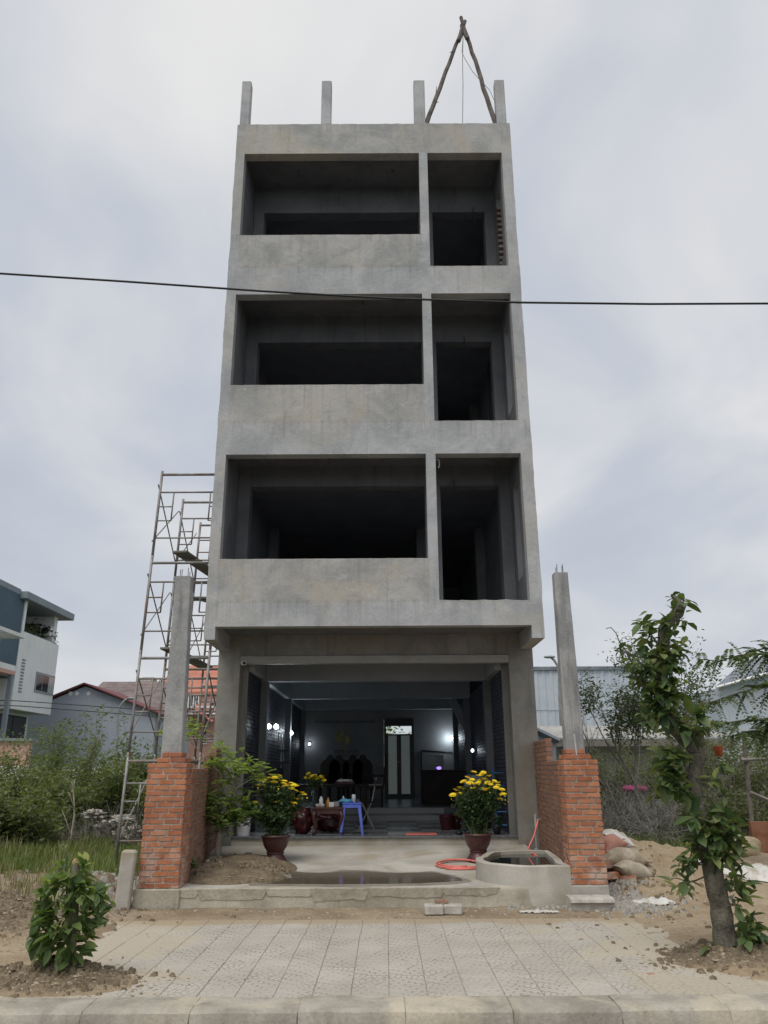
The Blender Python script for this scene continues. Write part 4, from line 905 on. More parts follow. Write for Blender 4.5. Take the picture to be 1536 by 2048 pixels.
plank('short plank end poking out of the scaffold beside the overhang', P(397, 1195, 15.2), P(430, 1205, 17.0), 0.28)

# ------------------------------------------------------------------ left neighbours
hw = thing('white_house', 'white three storey house with slate blue upper wall and wide grey eave', 'house', (-20, 44, 0))
X0 = -20.0
def side_pt(u, v):
    r_ = ray(u, v); t = X0/r_[0]; return Vector((X0, r_[1]*t, H+r_[2]*t))
ya0, yb0 = side_pt(42, 1270).y, side_pt(117, 1300).y
zpar = side_pt(45, 1262).z; zbot = side_pt(98, 1430).z; zroof = side_pt(70, 1210).z
box('wall', 'house_white', hw, X0-7, X0, ya0, yb0, zbot, zpar, r=0.02)
box('upper_wall', 'house_blue', hw, X0-7, X0-0.05, ya0-9, ya0, zbot+1.6, zroof+0.2)
box('upper_wall', 'house_white', hw, X0-7, X0-2.2, ya0, yb0, zpar-0.1, zroof)
box('corner_fin', 'house_white', hw, X0-0.35, X0+0.02, ya0+0.001, ya0+0.25, zpar, zroof)
box('roof', 'house_eave', hw, X0-8, X0+0.35, ya0-0.6, yb0+1.0, zroof, zroof+0.42, r=0.03)
box('roof', 'house_eave', hw, X0-8, X0-0.04, ya0-9.2, ya0-0.605, zroof+0.2, zroof+0.5)
box('lower_wall', 'house_white', hw, X0-7, X0-1.2, ya0-1, yb0-0.2, 0, zbot)
w_ = box('window', 'doorblack', hw, X0-1.205, X0-1.14, ya0-0.7, yb0-0.6, 1.2, zbot-0.15)
for k in range(3):
    a = ya0-0.6+k*((yb0-ya0+0.1)/3); box('pane', 'glassdark', w_, X0-1.14, X0-1.13, a, a+(yb0-ya0)/3-0.12, 1.3, zbot-0.25)
w0, w1 = side_pt(70, 1365), side_pt(107, 1370); wz0_, wz1_ = side_pt(66, 1383).z, side_pt(70, 1342).z
w_ = box('window', 'grey_box', hw, X0-0.03, X0+0.05, w0.y, w1.y, wz0_, wz1_)
for k in range(3):
    a = w0.y+0.1+k*(w1.y-w0.y-0.1)/3; box('pane', 'glassdark' if k < 2 else 'glasspale', w_, X0+0.05, X0+0.06, a, a+(w1.y-w0.y)/3-0.12, wz0_+0.12, wz1_-0.12)
box('recess_wall', 'house_white', hw, X0-7, X0-0.25, yb0-0.5, yb0-0.02, zpar-0.1, zroof)
w_ = box('window', 'doorblack', hw, X0-2.5, X0-1.0, yb0-0.56, yb0-0.5, zpar-0.1, zroof-0.45)
for k in range(2): box('pane', 'glassdark', w_, X0-2.42+0.72*k, X0-1.78+0.72*k, yb0-0.575, yb0-0.56, zpar, zroof-0.55)
ac = box('air_conditioner', 'white_plastic', hw, X0-0.95, X0-0.3, yb0-0.85, yb0-0.51, zpar+0.45, zpar+1.05, r=0.03)
MB().tube([(X0-0.62, yb0-0.85, zpar+0.75), (X0-0.62, yb0-0.87, zpar+0.75)], 0.22, 14).build('fan_grille', 'doorblack', ac)
for k in range(11): box('vent_tick', 'house_eave', hw, X0+0.0, X0+0.03, ya0+0.55, ya0+0.95, side_pt(48, 1320+k*6.5).z-0.04, side_pt(48, 1320+k*6.5).z+0.04)
# nearer white house at the picture edge, with an awning and lattice
hn = thing('balcony_house', 'white house edge with awning, lattice screen and balcony beside the slate blue wall', 'house', (-17, 32, 0))
XN = -17.0
def sp2(u, v):
    r_ = ray(u, v); t = XN/r_[0]; return Vector((XN, r_[1]*t, H+r_[2]*t))
yn = sp2(32, 1330).y
box('wall', 'house_white', hn, XN-6, XN-0.9, yn-8, yn, 0, sp2(20, 1262).z); box('awning', 'house_white', hn, XN-6, XN+0.1, yn-8, yn+0.35, sp2(30, 1266).z-0.12, sp2(30, 1266).z+0.04)
box('balcony_slab', 'house_white', hn, XN-6, XN, yn-8, yn, sp2(25, 1330).z-0.25, sp2(25, 1330).z); box('slab_edge', 'house_pink', hn, XN-5.9, XN+0.01, yn-7.9, yn+0.01, sp2(25, 1330).z-0.42, sp2(25, 1330).z-0.25)
box('post', 'house_eave', hn, XN-0.2, XN-0.02, yn-0.2, yn-0.02, 0.2, sp2(25, 1330).z-0.42)
box('parapet', 'grey_box', hn, XN-6, XN-0.03, yn-8, yn-0.1, 1.6, 2.9); box('balcony_slab', 'house_white', hn, XN-6, XN, yn-8, yn, 1.2, 1.6)
la = MB()
for k in range(-14, 16):
    z0_, z1_ = 3.0, 5.2
    for s in (-1, 1):
        ya_ = yn-4.2+k*0.3; la.tube([(XN-0.88, ya_, z0_), (XN-0.88, ya_+s*2.2, z1_)], 0.035, 4)
la.v = [(x, min(max(y, yn-4.5), yn-0.9), z) for x, y, z in la.v]; la.build('lattice', 'house_white', hn)
# long low boundary wall, pink and white
bw = thing('boundary_wall', 'peeling pink and white boundary wall behind the bushes on the left', 'wall', (-14, 30, 0))
box('wall', 'house_pink', bw, -19, -13.0, 30, 30.25, 1.75, 2.62); box('wall_base', 'house_white', bw, -19, -12.95, 29.98, 30.27, 0, 1.75); box('coping', 'house_eave', bw, -19.1, -12.9, 29.9, 30.35, 2.62, 2.72); box('low_wall', 'house_white', bw, -12.9, -7.6, 30, 30.2, 0, 1.7)

hg = thing('gable_house', 'blue grey gable end house with brown tiled roof behind the bushes', 'house', (-17, 50, 0))
yg = 50.0
gl, gr_, ga = P(88, 1400, yg), P(312, 1420, yg), P(172, 1366, yg); rid = ga.z
MB().panel([(gl.x-2.6, 0), (gr_.x, 0), (gr_.x, gr_.z-0.15), (ga.x, rid-0.2), (gl.x-2.6, gl.z-1.25)], yg, yg+9).build('wall', 'house_grey', hg)
rf = MB()
for (xa, za), (xb, zb) in (((gl.x-3.0, gl.z-1.25), (ga.x, rid)), ((ga.x, rid), (gr_.x+0.5, gr_.z-0.25))):
    rf.add([(xa, yg-0.35, za), (xb, yg-0.35, zb), (xb, yg+9.2, zb), (xa, yg+9.2, za), (xa, yg-0.35, za-0.09), (xb, yg-0.35, zb-0.09), (xb, yg+9.2, zb-0.09), (xa, yg+9.2, za-0.09)], [(0, 1, 2, 3), (7, 6, 5, 4), (0, 4, 5, 1), (1, 5, 6, 2), (2, 6, 7, 3), (3, 7, 4, 0)])
rfo = rf.build('roof', 'roof_trim', hg)
# wing behind, roof slope with tile courses facing the camera
wgx0, wgx1 = P(176, 1366, yg+6).x, P(300, 1366, yg+6).x+2.0; rz = P(200, 1366, yg+9).z
for k in range(9):
    z = rz-0.28*(k+1); y = yg+9-0.62*(k+1); MB().box(wgx0, wgx1, y, y+0.66, z+0.02, z+0.10, Matrix.Translation((0, y, z)) @ Matrix.Rotation(R(24), 4, 'X') @ Matrix.Translation((0, -y, -z))).build('tile_course', 'roof_brown', rfo)
for u in (141, 154, 177): 
    p = P(u, 1387, yg-0.01); MB().tube([(p.x, yg-0.03, p.z), (p.x, yg+0.02, p.z)], 0.13, 10).build('vent', 'house_white', hg)
# pink house with red roof
hp = thing('pink_house', 'salmon pink house with red tiled roof and barred balcony behind the scaffold', 'house', (-17, 62, 0))
yp = 62.0
def px_(u, v): p = P(u, v, yp); return p
a, b = px_(268, 1400), px_(440, 1400)
box('wall', 'house_pink', hp, a.x, b.x, yp, yp+8, 0, px_(300, 1385).z); 
r0, r1, zt_r, zb_r = px_(330, 1332), px_(446, 1332), px_(330, 1330).z, px_(330, 1384).z
MB().add([(a.x+1.0, yp-0.3, zb_r), (b.x+0.6, yp-0.3, zb_r), (r1.x, yp+5, zt_r+0.6), (r0.x, yp+5, zt_r+0.6), (a.x+1.0, yp-0.3, zb_r-.2), (b.x+.6, yp-.3, zb_r-.2), (r1.x, yp+5, zt_r+.4), (r0.x, yp+5, zt_r+.4)], [(0, 1, 2, 3), (7, 6, 5, 4), (0, 4, 5, 1), (1, 5, 6, 2), (3, 2, 6, 7), (0, 3, 7, 4)]).build('roof', 'roof_red', hp)
w_ = box('balcony_screen', 'glassdark', hp, px_(272, 1400).x, px_(400, 1400).x, yp-0.12, yp-0.02, px_(300, 1412).z, px_(300, 1386).z)
for k in range(26):
    x = px_(272+k*5, 1400).x; box('bar', 'house_white', w_, x, x+0.07, yp-0.2, yp-0.12, px_(300, 1414).z, px_(300, 1385).z)
box('ledge', 'house_white', hp, a.x-0.2, b.x, yp-0.9, yp-0.25, px_(300, 1418).z, px_(300, 1414).z)
for k in range(22):
    x = px_(285+k*6, 1420).x; box('baluster', 'house_pink', hp, x, x+0.11, yp-0.8, yp-0.65, px_(300, 1428).z, px_(300, 1418).z)
box('ledge', 'house_white', hp, a.x-0.2, b.x, yp-0.9, yp-0.25, px_(300, 1431).z, px_(300, 1428).z)
for u, v, hgt_ in ((388, 1440, 18), (405, 1450, 22), (420, 1405, 16), (404, 1470, 16)):
    w_ = box('window', 'glassdark', hp, px_(u, v).x, px_(u+8, v).x, yp-0.06, yp-0.02, px_(u, v+hgt_).z, px_(u, v).z); box('frame', 'house_white', w_, px_(u, v).x-0.1, px_(u+8, v).x+.1, yp-0.08, yp-0.061, px_(u, v+hgt_).z-.1, px_(u, v+hgt_).z)
MB().add([(px_(396, 1420).x, yp-1.6, px_(396, 1420).z), (px_(432, 1434).x, yp-1.6, px_(432, 1446).z), (px_(432, 1434).x, yp, px_(432, 1440).z), (px_(396, 1420).x, yp, px_(396, 1405).z)], [(0, 1, 2, 3)]).build('porch_roof', 'roof_red', hp)
tk = box('water_tank_stand', 'galv', hp, px_(278, 1366).x, px_(292, 1366).x, yp+1, yp+2, px_(280, 1375).z, px_(280, 1368).z)
T = Matrix.Translation((px_(285, 1360).x, yp+1.5, px_(285, 1361).z)) @ Matrix.Rotation(math.pi/2, 4, 'Y')
mt = MB().lathe([(.02, -.7), (.35, -.62), (.42, -.4), (.42, .4), (.35, .62), (.02, .7)], (0, 0, 0), 14); mt.v = [tuple(T @ Vector(q)) for q in mt.v]; mt.build('water_tank', 'galv', hp, True)
# pale house strip between
hs = thing('green_white_house', 'narrow pale house front with windows half hidden behind the left concrete post', 'house', (-13, 54, 0))
a, b = P(296, 1440, 54), P(332, 1440, 54)
box('wall', 'house_white', hs, a.x, b.x, 54, 58, 0, P(296, 1420, 54).z)
for u in (300, 311): w_ = box('window', 'glassdark', hs, P(u, 1470, 54).x, P(u+6, 1470, 54).x, 53.94, 53.98, P(u, 1482, 54).z, P(u, 1456, 54).z); box('sill', 'house_white', w_, P(u, 1470, 54).x-.1, P(u+6, 1470, 54).x+.1, 53.8, 53.96, P(u, 1484, 54).z, P(u, 1482, 54).z)

def street_lamp(label, base, pts, head):
    t = thing('street_lamp', label, 'street lamp', base, 'street lamps far behind the building')
    MB().tube(pts, [0.065]*(len(pts)-1)+[0.04], 8).build('pole', 'grey_box', t, True)
    h = Vector(head); MB().blob(h, .30, .16, .07, 3, 0.8, 10, 6, 0).build('lamp_head', 'grey_box', t, True)
yl = 44.0
street_lamp('curved grey street lamp in front of the blue grey gable house', (P(234, 1500, yl).x, yl, 0), [Vector((P(234, 1500, yl).x, yl, 0)), P(235, 1480, yl), P(236, 1430, yl), P(240, 1412, yl), P(250, 1400, yl), P(262, 1397, yl)], P(264, 1397, yl))
yl = 40.0
street_lamp('curved grey street lamp beside the ribbed metal warehouse', (P(1121, 1500, yl).x, yl, 0), [Vector((P(1123, 1500, yl).x, yl, 0)), P(1119, 1400, yl), P(1118, 1345, yl), P(1115, 1331, yl), P(1108, 1320, yl), P(1101, 1315, yl)], P(1099, 1314, yl))

# ------------------------------------------------------------------ right neighbours
wh = thing('metal_warehouse', 'large pale blue grey warehouse of ribbed metal sheet behind the right pillar', 'warehouse', (12, 52, 0))
yw = 52.0; x0, x1 = P(1010, 1340, yw).x, P(1345, 1340, yw).x; zw = P(1200, 1338, yw).z
box('wall_core', 'metal_wall', wh, x0, x1, yw+0.1, yw+20, 0, zw)
m = MB(); x = x0; v = []; i = 0
while x < x1: v += [(x, yw+(0.0 if i % 4 < 2 else 0.05), 0), (x, yw+(0.0 if i % 4 < 2 else 0.05), zw)]; x += 0.16 if i % 2 == 0 else 0.08; i += 1
m.add(v, [(2*k, 2*k+2, 2*k+3, 2*k+1) for k in range(len(v)//2-1)]); m.build('ribbed_sheet', 'metal_wall', wh)
box('top_flashing', 'metal_roof', wh, x0-.1, x1+.1, yw-0.12, yw+0.09, zw-0.06, zw+0.16)
for k in (0.33, 0.66): box('sheet_joint', 'metal_roof', wh, x0, x1, yw-0.012, yw-0.002, zw*k, zw*k+0.03)
hr = thing('grey_roof_house', 'blue grey house with dark ribbed metal roof at the right behind feathery branches', 'house', (22, 40, 0))
yr = 40.0; c0, c1 = P(1440, 1400, yr), P(1640, 1300, yr); ze0, ze1 = P(1440, 1372, yr).z, P(1440, 1345, yr).z
MB().panel([(c0.x, 0), (c1.x, 0), (c1.x, P(1640, 1318, yr).z), (c0.x, P(1440, 1376, yr).z)], yr, yr+8).build('wall', 'metal_wall', hr)
rb = MB()
A_, B_, C_, D_ = P(1432, 1375, yr-0.5), P(1640, 1318, yr-0.5), P(1640, 1280, yr+7), P(1490, 1322, yr+7)
def rp(s, t): return (A_*(1-s)+B_*s)*(1-t)+(D_*(1-s)+C_*s)*t
ns = 48; v = []
for i in range(ns+1):
    for t in (0, 1): q = rp(i/ns, t); v.append((q.x, q.y, q.z+(0.06 if i % 4 < 1 else 0)))
rb.add(v, [(2*i, 2*i+2, 2*i+3, 2*i+1) for i in range(ns)]); rb.build('roof', 'metal_roof', hr)
MB().tube([A_, B_], 0.07, 5).build('gutter', 'house_white', hr)
sd_ = thing('low_shed', 'low shed with weathered cement sheet roof behind the scrub on the right', 'shed', (8, 30, 0))
ysd = 30.0; sx0, sx1 = P(1040, 1480, ysd).x, P(1460, 1480, ysd).x
zs0, zs1 = P(1200, 1476, ysd).z, P(1200, 1452, ysd+4).z
v = []; nn_ = 120
for i in range(nn_+1):
    x = sx0+(sx1-sx0)*i/nn_; dz = 0.03*math.sin(i*2.1)
    v += [(x, ysd-0.3, zs0+dz), (x, ysd+4, zs1+dz)]
MB().add(v, [(2*i, 2*i+2, 2*i+3, 2*i+1) for i in range(nn_)]).build('roof', 'shed_roof', sd_)
box('wall', 'shed_roof', sd_, sx0+0.2, sx1-0.2, ysd+0.6, ysd+4, 0, zs0-0.05); box('fascia', 'plank', sd_, sx0, sx1, ysd-0.34, ysd-0.30, zs0-0.30, zs0-0.05)
gs = thing('lean_to', 'small grey lean-to gable between the right column and the brick pillar', 'shed', (5.5, 26, 0))
yq = 26.0; MB().panel([(P(1040, 1500, yq).x, 0), (P(1104, 1500, yq).x, 0), (P(1112, 1478, yq).x, P(1112, 1480, yq).z), (P(1074, 1460, yq).x, P(1074, 1462, yq).z), (P(1040, 1470, yq).x, P(1040, 1470, yq).z)], yq, yq+3).build('wall', 'house_grey', gs)
MB().tube([P(1070, 1459, yq-.1), P(1118, 1482, yq-.1)], 0.09, 4).build('roof_edge', 'metal_roof', gs)

# ------------------------------------------------------------------ plants: helpers
def big_leaf(i, mat):
    q = random.Random(i+90); ns = 7; wd = [0.025, 0.085, 0.155, 0.21, 0.235, 0.205, 0.12, 0.008]; cv = q.uniform(0.15, 0.55); v = []
    for j in range(ns+1):
        t = j/ns; a = cv*t*1.5; x = t; z = -cv*t*t*0.75; w2 = wd[j]*q.uniform(.9, 1.1); up = 0.30*w2
        v += [(x, -w2, z+up), (x, 0, z), (x, w2, z+up)]
    f = []
    for j in range(ns): b = 3*j; f += [(b, b+3, b+4, b+1), (b+1, b+4, b+5, b+2)]
    return MB().add(v, f).mesh('leaf', mat, True)
def leaf_at(parent, meshes, p, d, ln, roll=None):
    d = Vector(d).normalized(); s = Vector((0, 0, 1)).cross(d)
    if s.length < 0.05: s = Vector((1, 0, 0))
    s.normalize(); u_ = d.cross(s); 
    T = Matrix(((d.x, s.x, u_.x, p[0]), (d.y, s.y, u_.y, p[1]), (d.z, s.z, u_.z, p[2]), (0, 0, 0, 1)))
    return put('leaf', random.choice(meshes), parent, T @ Matrix.Rotation(U(-.5, .5) if roll is None else roll, 4, 'X') @ Matrix.Scale(ln, 4))
def rosette(parent, meshes, c, axis_, n_, ln, up=0.3):
    a = Vector(axis_).normalized(); s = a.orthogonal().normalized(); b = a.cross(s); t0 = U(0, 6.28)
    for i in range(n_):
        t = t0+i*2.399; k = U(0.15, 0.75)
        d = (s*math.cos(t)+b*math.sin(t))*1.0+a*k+Vector((0, 0, U(-.25, .25)))
        leaf_at(parent, meshes, Vector(c)+a*U(-.02, .03), d, ln*U(.5, 1.2))
def curve_pts(p, d, ln, n_=5, bend=0.25, up=0.1):
    p, d = Vector(p), Vector(d).normalized(); o = [p.copy()]
    for i in range(n_):
        d = (d+Vector((U(-bend, bend), U(-bend, bend), U(-bend, bend)+up))).normalized(); p = p+d*(ln/n_); o.append(p.copy())
    return o
def leaves_around(pts, per, spread, ln, wd, mat, name='foliage', parent=None, tintbase=None, zbias=0.0, kind='stuff', droop=0.15, upd=0.25):
    C = np.repeat(np.array([list(p) for p in pts]), per, 0); n_ = len(C)
    C = C+rng.normal(0, spread, (n_, 3))*np.array([1, 1, 0.8]); Dd = rng.normal(0, 1, (n_, 3)); Dd[:, 2] = Dd[:, 2]*0.55+upd
    L_ = ln*rng.uniform(0.6, 1.25, n_); tn = np.clip(np.repeat(rng.random(len(pts)), per)*0.6+rng.random(n_)*0.4, 0, 1)
    C[:, 2] = np.maximum(C[:, 2], 0.03)
    o = put(name, leaf_mesh(name, C, Dd, L_, L_*wd*rng.uniform(.8, 1.2, n_), mat, tn, droop), parent)
    if kind: o['kind'] = kind
    return o
def grow(mb, p, d, ln, r_, depth, tips, spread=0.55, up=0.12, nseg=4):
    pts = curve_pts(p, d, ln, nseg, 0.16, up*0.5); mb.tube(pts, [r_*(1-0.45*i/nseg) for i in range(nseg+1)], 5 if r_ < .03 else 8, False)
    if depth == 0: tips += pts[1:]; return
    if depth == 1: tips += pts[2:]
    for k in range(random.choice((2, 3))):
        q = pts[random.randint(nseg//2, nseg)]; dd = (pts[-1]-pts[-2]).normalized()+Vector((U(-1, 1), U(-1, 1), U(-.6, .8)))*spread+Vector((0, 0, up))
        grow(mb, q, dd, ln*U(.55, .8), r_*.55, depth-1, tips, spread, up, nseg)

# ------------------------------------------------------------------ pollarded street tree on the right
tr = thing('pollard_tree', 'pollarded street tree with leaf tufts all along its bent trunk on the pavement', 'tree', (2.97, 7.6, 0.05))
YT = 7.62
tp = [(1462, 1925, 32), (1456, 1900, 25), (1449, 1870, 22), (1441, 1815, 19), (1429, 1760, 19), (1418, 1705, 18), (1404, 1655, 15), (1390, 1610, 16), (1388, 1570, 16), (1392, 1530, 14), (1394, 1500, 16), (1375, 1482, 15), (1348, 1462, 11), (1338, 1440, 10.5), (1328, 1400, 11), (1322, 1360, 13), (1324, 1320, 13), (1327, 1285, 12.5), (1328, 1258, 11.5), (1340, 1240, 11.5), (1355, 1226, 13), (1361, 1212, 11), (1353, 1200, 7), (1344, 1188, 4)]
pts = []; rad = []
for i, (u, v, rr) in enumerate(tp):
    p = P(u, v, YT+0.03*math.sin(i*0.9)); pts.append(p); rad.append(rr/F*YT/1.06)
def smooth_path(pts, rad, k=3):
    o, r2 = [], []
    for i in range(len(pts)-1):
        for j in range(k): t = j/k; o.append(pts[i].lerp(pts[i+1], t)); r2.append(rad[i]*(1-t)+rad[i+1]*t)
    return o+[pts[-1]], r2+[rad[-1]]
sp_, sr_ = smooth_path(pts, rad, 4)
sr_ = [r_*(1+0.07*noise.noise(Vector((i*0.6, 1, 2)))) for i, r_ in enumerate(sr_)]
tm = MB(); tm.tube(sp_, sr_, 18)
tm.v = [tuple(Vector(q)+Vector((1, 1, 0.2))*0.012*noise.noise(Vector(q)*9)) for q in tm.v]
tm.build('trunk', 'bark', tr, True)
for u, v, rr in ((1378, 1602, .035), (1345, 1440, .04), (1400, 1482, .05), (1414, 1466, .03)):
    p = P(u, v, YT-0.05); MB().blob(p, rr, rr, rr*1.1, u, 1, 10, 6, .3).build('knot', 'bark', tr, True)
LT = [big_leaf(i, 'leaf_tree') for i in range(6)]
def branch(parent, pts_px, r0, Y, mat='bark'):
    q = [P(u, v, Y+0.02*i) for i, (u, v) in enumerate(pts_px)]; MB().tube(q, [r0*(1-.6*i/(len(q)-1)) for i in range(len(q))], 6).build('branch', mat, parent, True); return q
branch(tr, [(1310, 1350), (1288, 1330), (1270, 1318), (1250, 1300), (1238, 1282), (1232, 1266), (1222, 1255), (1212, 1257)], .010, YT-.05)
branch(tr, [(1318, 1290), (1304, 1272), (1296, 1256), (1290, 1250)], .012, YT-.06)
branch(tr, [(1238, 1285), (1245, 1276), (1256, 1272), (1262, 1274)], .004, YT-.02)
ros = [(1366, 1204, 8, .15, .5, .5), (1346, 1196, 5, .10, -.5, .6), (1334, 1246, 6, .12, -.8, .1), (1350, 1226, 5, .12, -.6, .2), (1290, 1248, 6, .15, -.5, .5), (1300, 1272, 5, .13, -.7, -.2), (1366, 1242, 4, .08, .6, -.5), (1338, 1280, 4, .11, .8, .1), (1345, 1300, 7, .13, .6, -.3),
       (1240, 1300, 6, .12, -.3, -.2), (1282, 1318, 6, .13, -.3, .5), (1270, 1335, 5, .13, -.5, .1), (1340, 1325, 8, .14, .7, 0), (1300, 1345, 7, .14, -.6, .1), (1285, 1362, 7, .14, -.8, -.1), (1330, 1360, 8, .14, .3, -.3), (1308, 1380, 8, .14, -.3, -.4), (1345, 1385, 6, .13, .7, -.2),
       (1312, 1410, 7, .16, -.3, -.3), (1330, 1425, 8, .17, .1, -.2), (1298, 1438, 5, .15, -.7, -.4), (1352, 1440, 7, .17, .5, -.3), (1388, 1432, 6, .16, .7, .3), (1372, 1462, 6, .15, .5, -.4), (1398, 1452, 4, .14, .8, .2),
       (1352, 1510, 7, .13, -.6, .5), (1340, 1535, 9, .14, -.8, .1), (1350, 1560, 9, .14, -.5, -.3), (1328, 1572, 7, .14, -.7, -.4), (1365, 1580, 6, .13, .1, -.5), (1440, 1530, 5, .12, .8, -.1), (1428, 1560, 4, .11, .7, .1), (1442, 1590, 3, .12, .7, -.4),
       (1392, 1638, 8, .15, -.5, .4), (1432, 1634, 9, .15, .4, .5), (1456, 1650, 8, .15, .7, .1), (1398, 1668, 8, .15, -.6, -.2), (1440, 1672, 9, .15, .3, -.3), (1470, 1682, 7, .15, .8, -.3), (1392, 1700, 7, .14, -.6, -.2), (1424, 1704, 8, .14, .1, -.5), (1462, 1712, 6, .14, .6, -.5), (1378, 1725, 6, .12, -.7, -.2), (1372, 1765, 6, .12, -.7, .1),
       (1462, 1760, 5, .13, .5, -.2), (1480, 1778, 6, .13, .8, 0), (1472, 1810, 5, .12, .7, -.2), (1498, 1852, 8, .13, .7, .4), (1486, 1876, 8, .13, .5, .1), (1508, 1868, 6, .13, .9, .1), (1498, 1894, 6, .12, .8, -.2), (1424, 1896, 4, .10, -.6, .2)]
for u, v, n_, ln, ax, az in ros: rosette(tr, LT, P(u, v, YT-U(.05, .16)), (ax, -0.55, az+.15), max(4, n_-1), ln*1.12)
tw = MB()
for u, v, n_, ln, ax, az in ros:
    p = P(u, v, YT-.10); q = min(sp_, key=lambda c_: (c_-p).length); mid_ = q.lerp(p, .55)+Vector((U(-.02, .02), U(-.02, .02), -.02)); tw.tube([q, mid_, p, p+Vector((ax, -.5, az)).normalized()*.05], [.009, .007, .005, .003], 5, False)
tw.build('twigs', 'bark', tr, True)['kind'] = 'stuff'
inner = []
for u, v, n_, ln, ax, az in [q for q in ros if q[1] > 1240 and q[0] > 1255]: inner += [(P(u+random.gauss(0, 11), v+random.gauss(0, 11), YT+U(-.16, .14)), ax, az) for _ in range(int(n_*2.2))]
inner += [(P(u+random.gauss(0, 13), v+random.gauss(0, 8), YT+U(-.17, .12)), random.choice((-.7, .7)), -.3) for u, v in [(1322+U(-6, 6), U(1285, 1430)) for _ in range(170)]+[(1425+U(-20, 22), U(1632, 1725)) for _ in range(110)]+[(1350+U(-22, 12), U(1505, 1585)) for _ in range(70)]]
C = np.array([list(q[0]) for q in inner]); Dd = np.array([[q[1]*.7+random.gauss(0, .7), random.gauss(-.2, .8), q[2]*.4+random.gauss(-.15, .45)] for q in inner]); L_ = rng.uniform(.08, .165, len(C))
tag(put('inner_foliage', leaf_mesh('inner_foliage', C, Dd, L_, L_*.27, 'leaf_tree', rng.random(len(C))*.7), tr), kind='stuff')

# ------------------------------------------------------------------ young shrub on the left mound
sb = thing('cut_shrub', 'leafy regrowing shrub with a cut stump on the earth mound by the kerb', 'shrub', (-2.5, 6.95, 0.1))
YS = 6.95
st = [P(140, 1940, YS), P(143, 1890, YS), P(148, 1830, YS), P(150, 1770, YS), P(152, 1728, YS)]
MB().tube(st, [.042, .036, .034, .034, .034], 10).build('stem', 'bark', sb, True)
pc = P(153, 1726, YS); MB().tube([pc, pc+Vector((.012, -.01, .02))], [.036, .033], 10).build('cut_face', 'cutwood', sb)
for q in ([(135, 1800), (132, 1750), (134, 1715), (130, 1694)], [(120, 1850), (95, 1800), (80, 1765)], [(160, 1850), (180, 1810), (195, 1790)], [(110, 1880), (80, 1850), (66, 1830)], [(160, 1880), (190, 1855), (205, 1850)]): branch(sb, q, .010, YS-.04, 'stem')
LS = [big_leaf(i+20, 'leaf_shrub') for i in range(6)]
random.seed(5)
for k in range(40):
    a = U(0, 6.283); zz = random.random(); rr = (0.25-0.07*abs(zz-.45)*2)*math.sqrt(U(.25, 1)); zc = 0.22+0.62*zz
    if zz > .75: rr *= .62
    c = Vector((-2.53+rr*math.cos(a), YS+rr*math.sin(a)*.8, zc))
    rosette(sb, LS, c, (math.cos(a), math.sin(a)*.8, .5-0.9*(1-zz)), 7, U(.10, .155))
rosette(sb, LS, P(131, 1698, YS-.04), (0, 0, 1), 7, .05)
C, Dd = [], []
for k in range(230):
    a = U(0, 6.283); zz = random.random()**1.25; rr = (.24-.08*abs(zz-.45)*2)*math.sqrt(random.random())*(.6 if zz > .8 else 1)
    C.append((-2.53+rr*math.cos(a), YS+rr*math.sin(a)*.8, .16+.64*zz)); Dd.append((math.cos(a)+random.gauss(0, .5), math.sin(a)+random.gauss(0, .5), random.gauss(-.25, .5)))
L_ = rng.uniform(.10, .16, len(C))
tag(put('inner_foliage', leaf_mesh('inner_foliage', np.array(C), np.array(Dd), L_, L_*.24, 'leaf_shrub', np.clip(rng.random(len(C))*.5+(np.array(C)[:, 2]-.35)*.6, 0, 1)), sb), kind='stuff')

# ------------------------------------------------------------------ little tree in the soil bed
bt = thing('little_tree', 'small light green tree with twisting trunk in the soil bed beside the left column', 'tree', (-2.45, 12.4, 0.35))
YK = 12.35
MB().tube([Vector((P(434, 1720, YK).x, YK, bed_z(-2.5, YK)-.03)), P(436, 1700, YK), P(437, 1680, YK), P(440, 1650, YK), P(444, 1632, YK)], [.065, .052, .045, .042, .036], 10).build('trunk', 'bark_pale', bt, True)
for k in range(6):
    a = k*1.05+.3; b0_ = Vector((P(435, 1703, YK).x, YK, bed_z(-2.5, YK)+.02)); MB().tube([b0_+Vector((0, 0, .05)), b0_+Vector((.1*math.cos(a), .1*math.sin(a), .0)), b0_+Vector((.22*math.cos(a), .22*math.sin(a), -.05))], [.025, .018, .006], 6).build('root', 'bark_pale', bt, True)
for q, r0 in (([(442, 1640), (447, 1618), (460, 1590), (470, 1568), (482, 1545), (488, 1530)], .026), ([(444, 1632), (452, 1612), (440, 1600), (428, 1590)], .016), ([(446, 1615), (458, 1600), (466, 1612), (475, 1620)], .014), ([(462, 1588), (478, 1572), (500, 1560), (520, 1548)], .012), ([(455, 1600), (445, 1570), (440, 1545), (432, 1530)], .014), ([(440, 1545), (420, 1525), (395, 1500)], .010), ([(395, 1500), (372, 1470), (360, 1462)], .008), ([(470, 1568), (455, 1540), (445, 1510), (442, 1490)], .012)): branch(bt, q, r0, YK-.05, 'bark_pale')
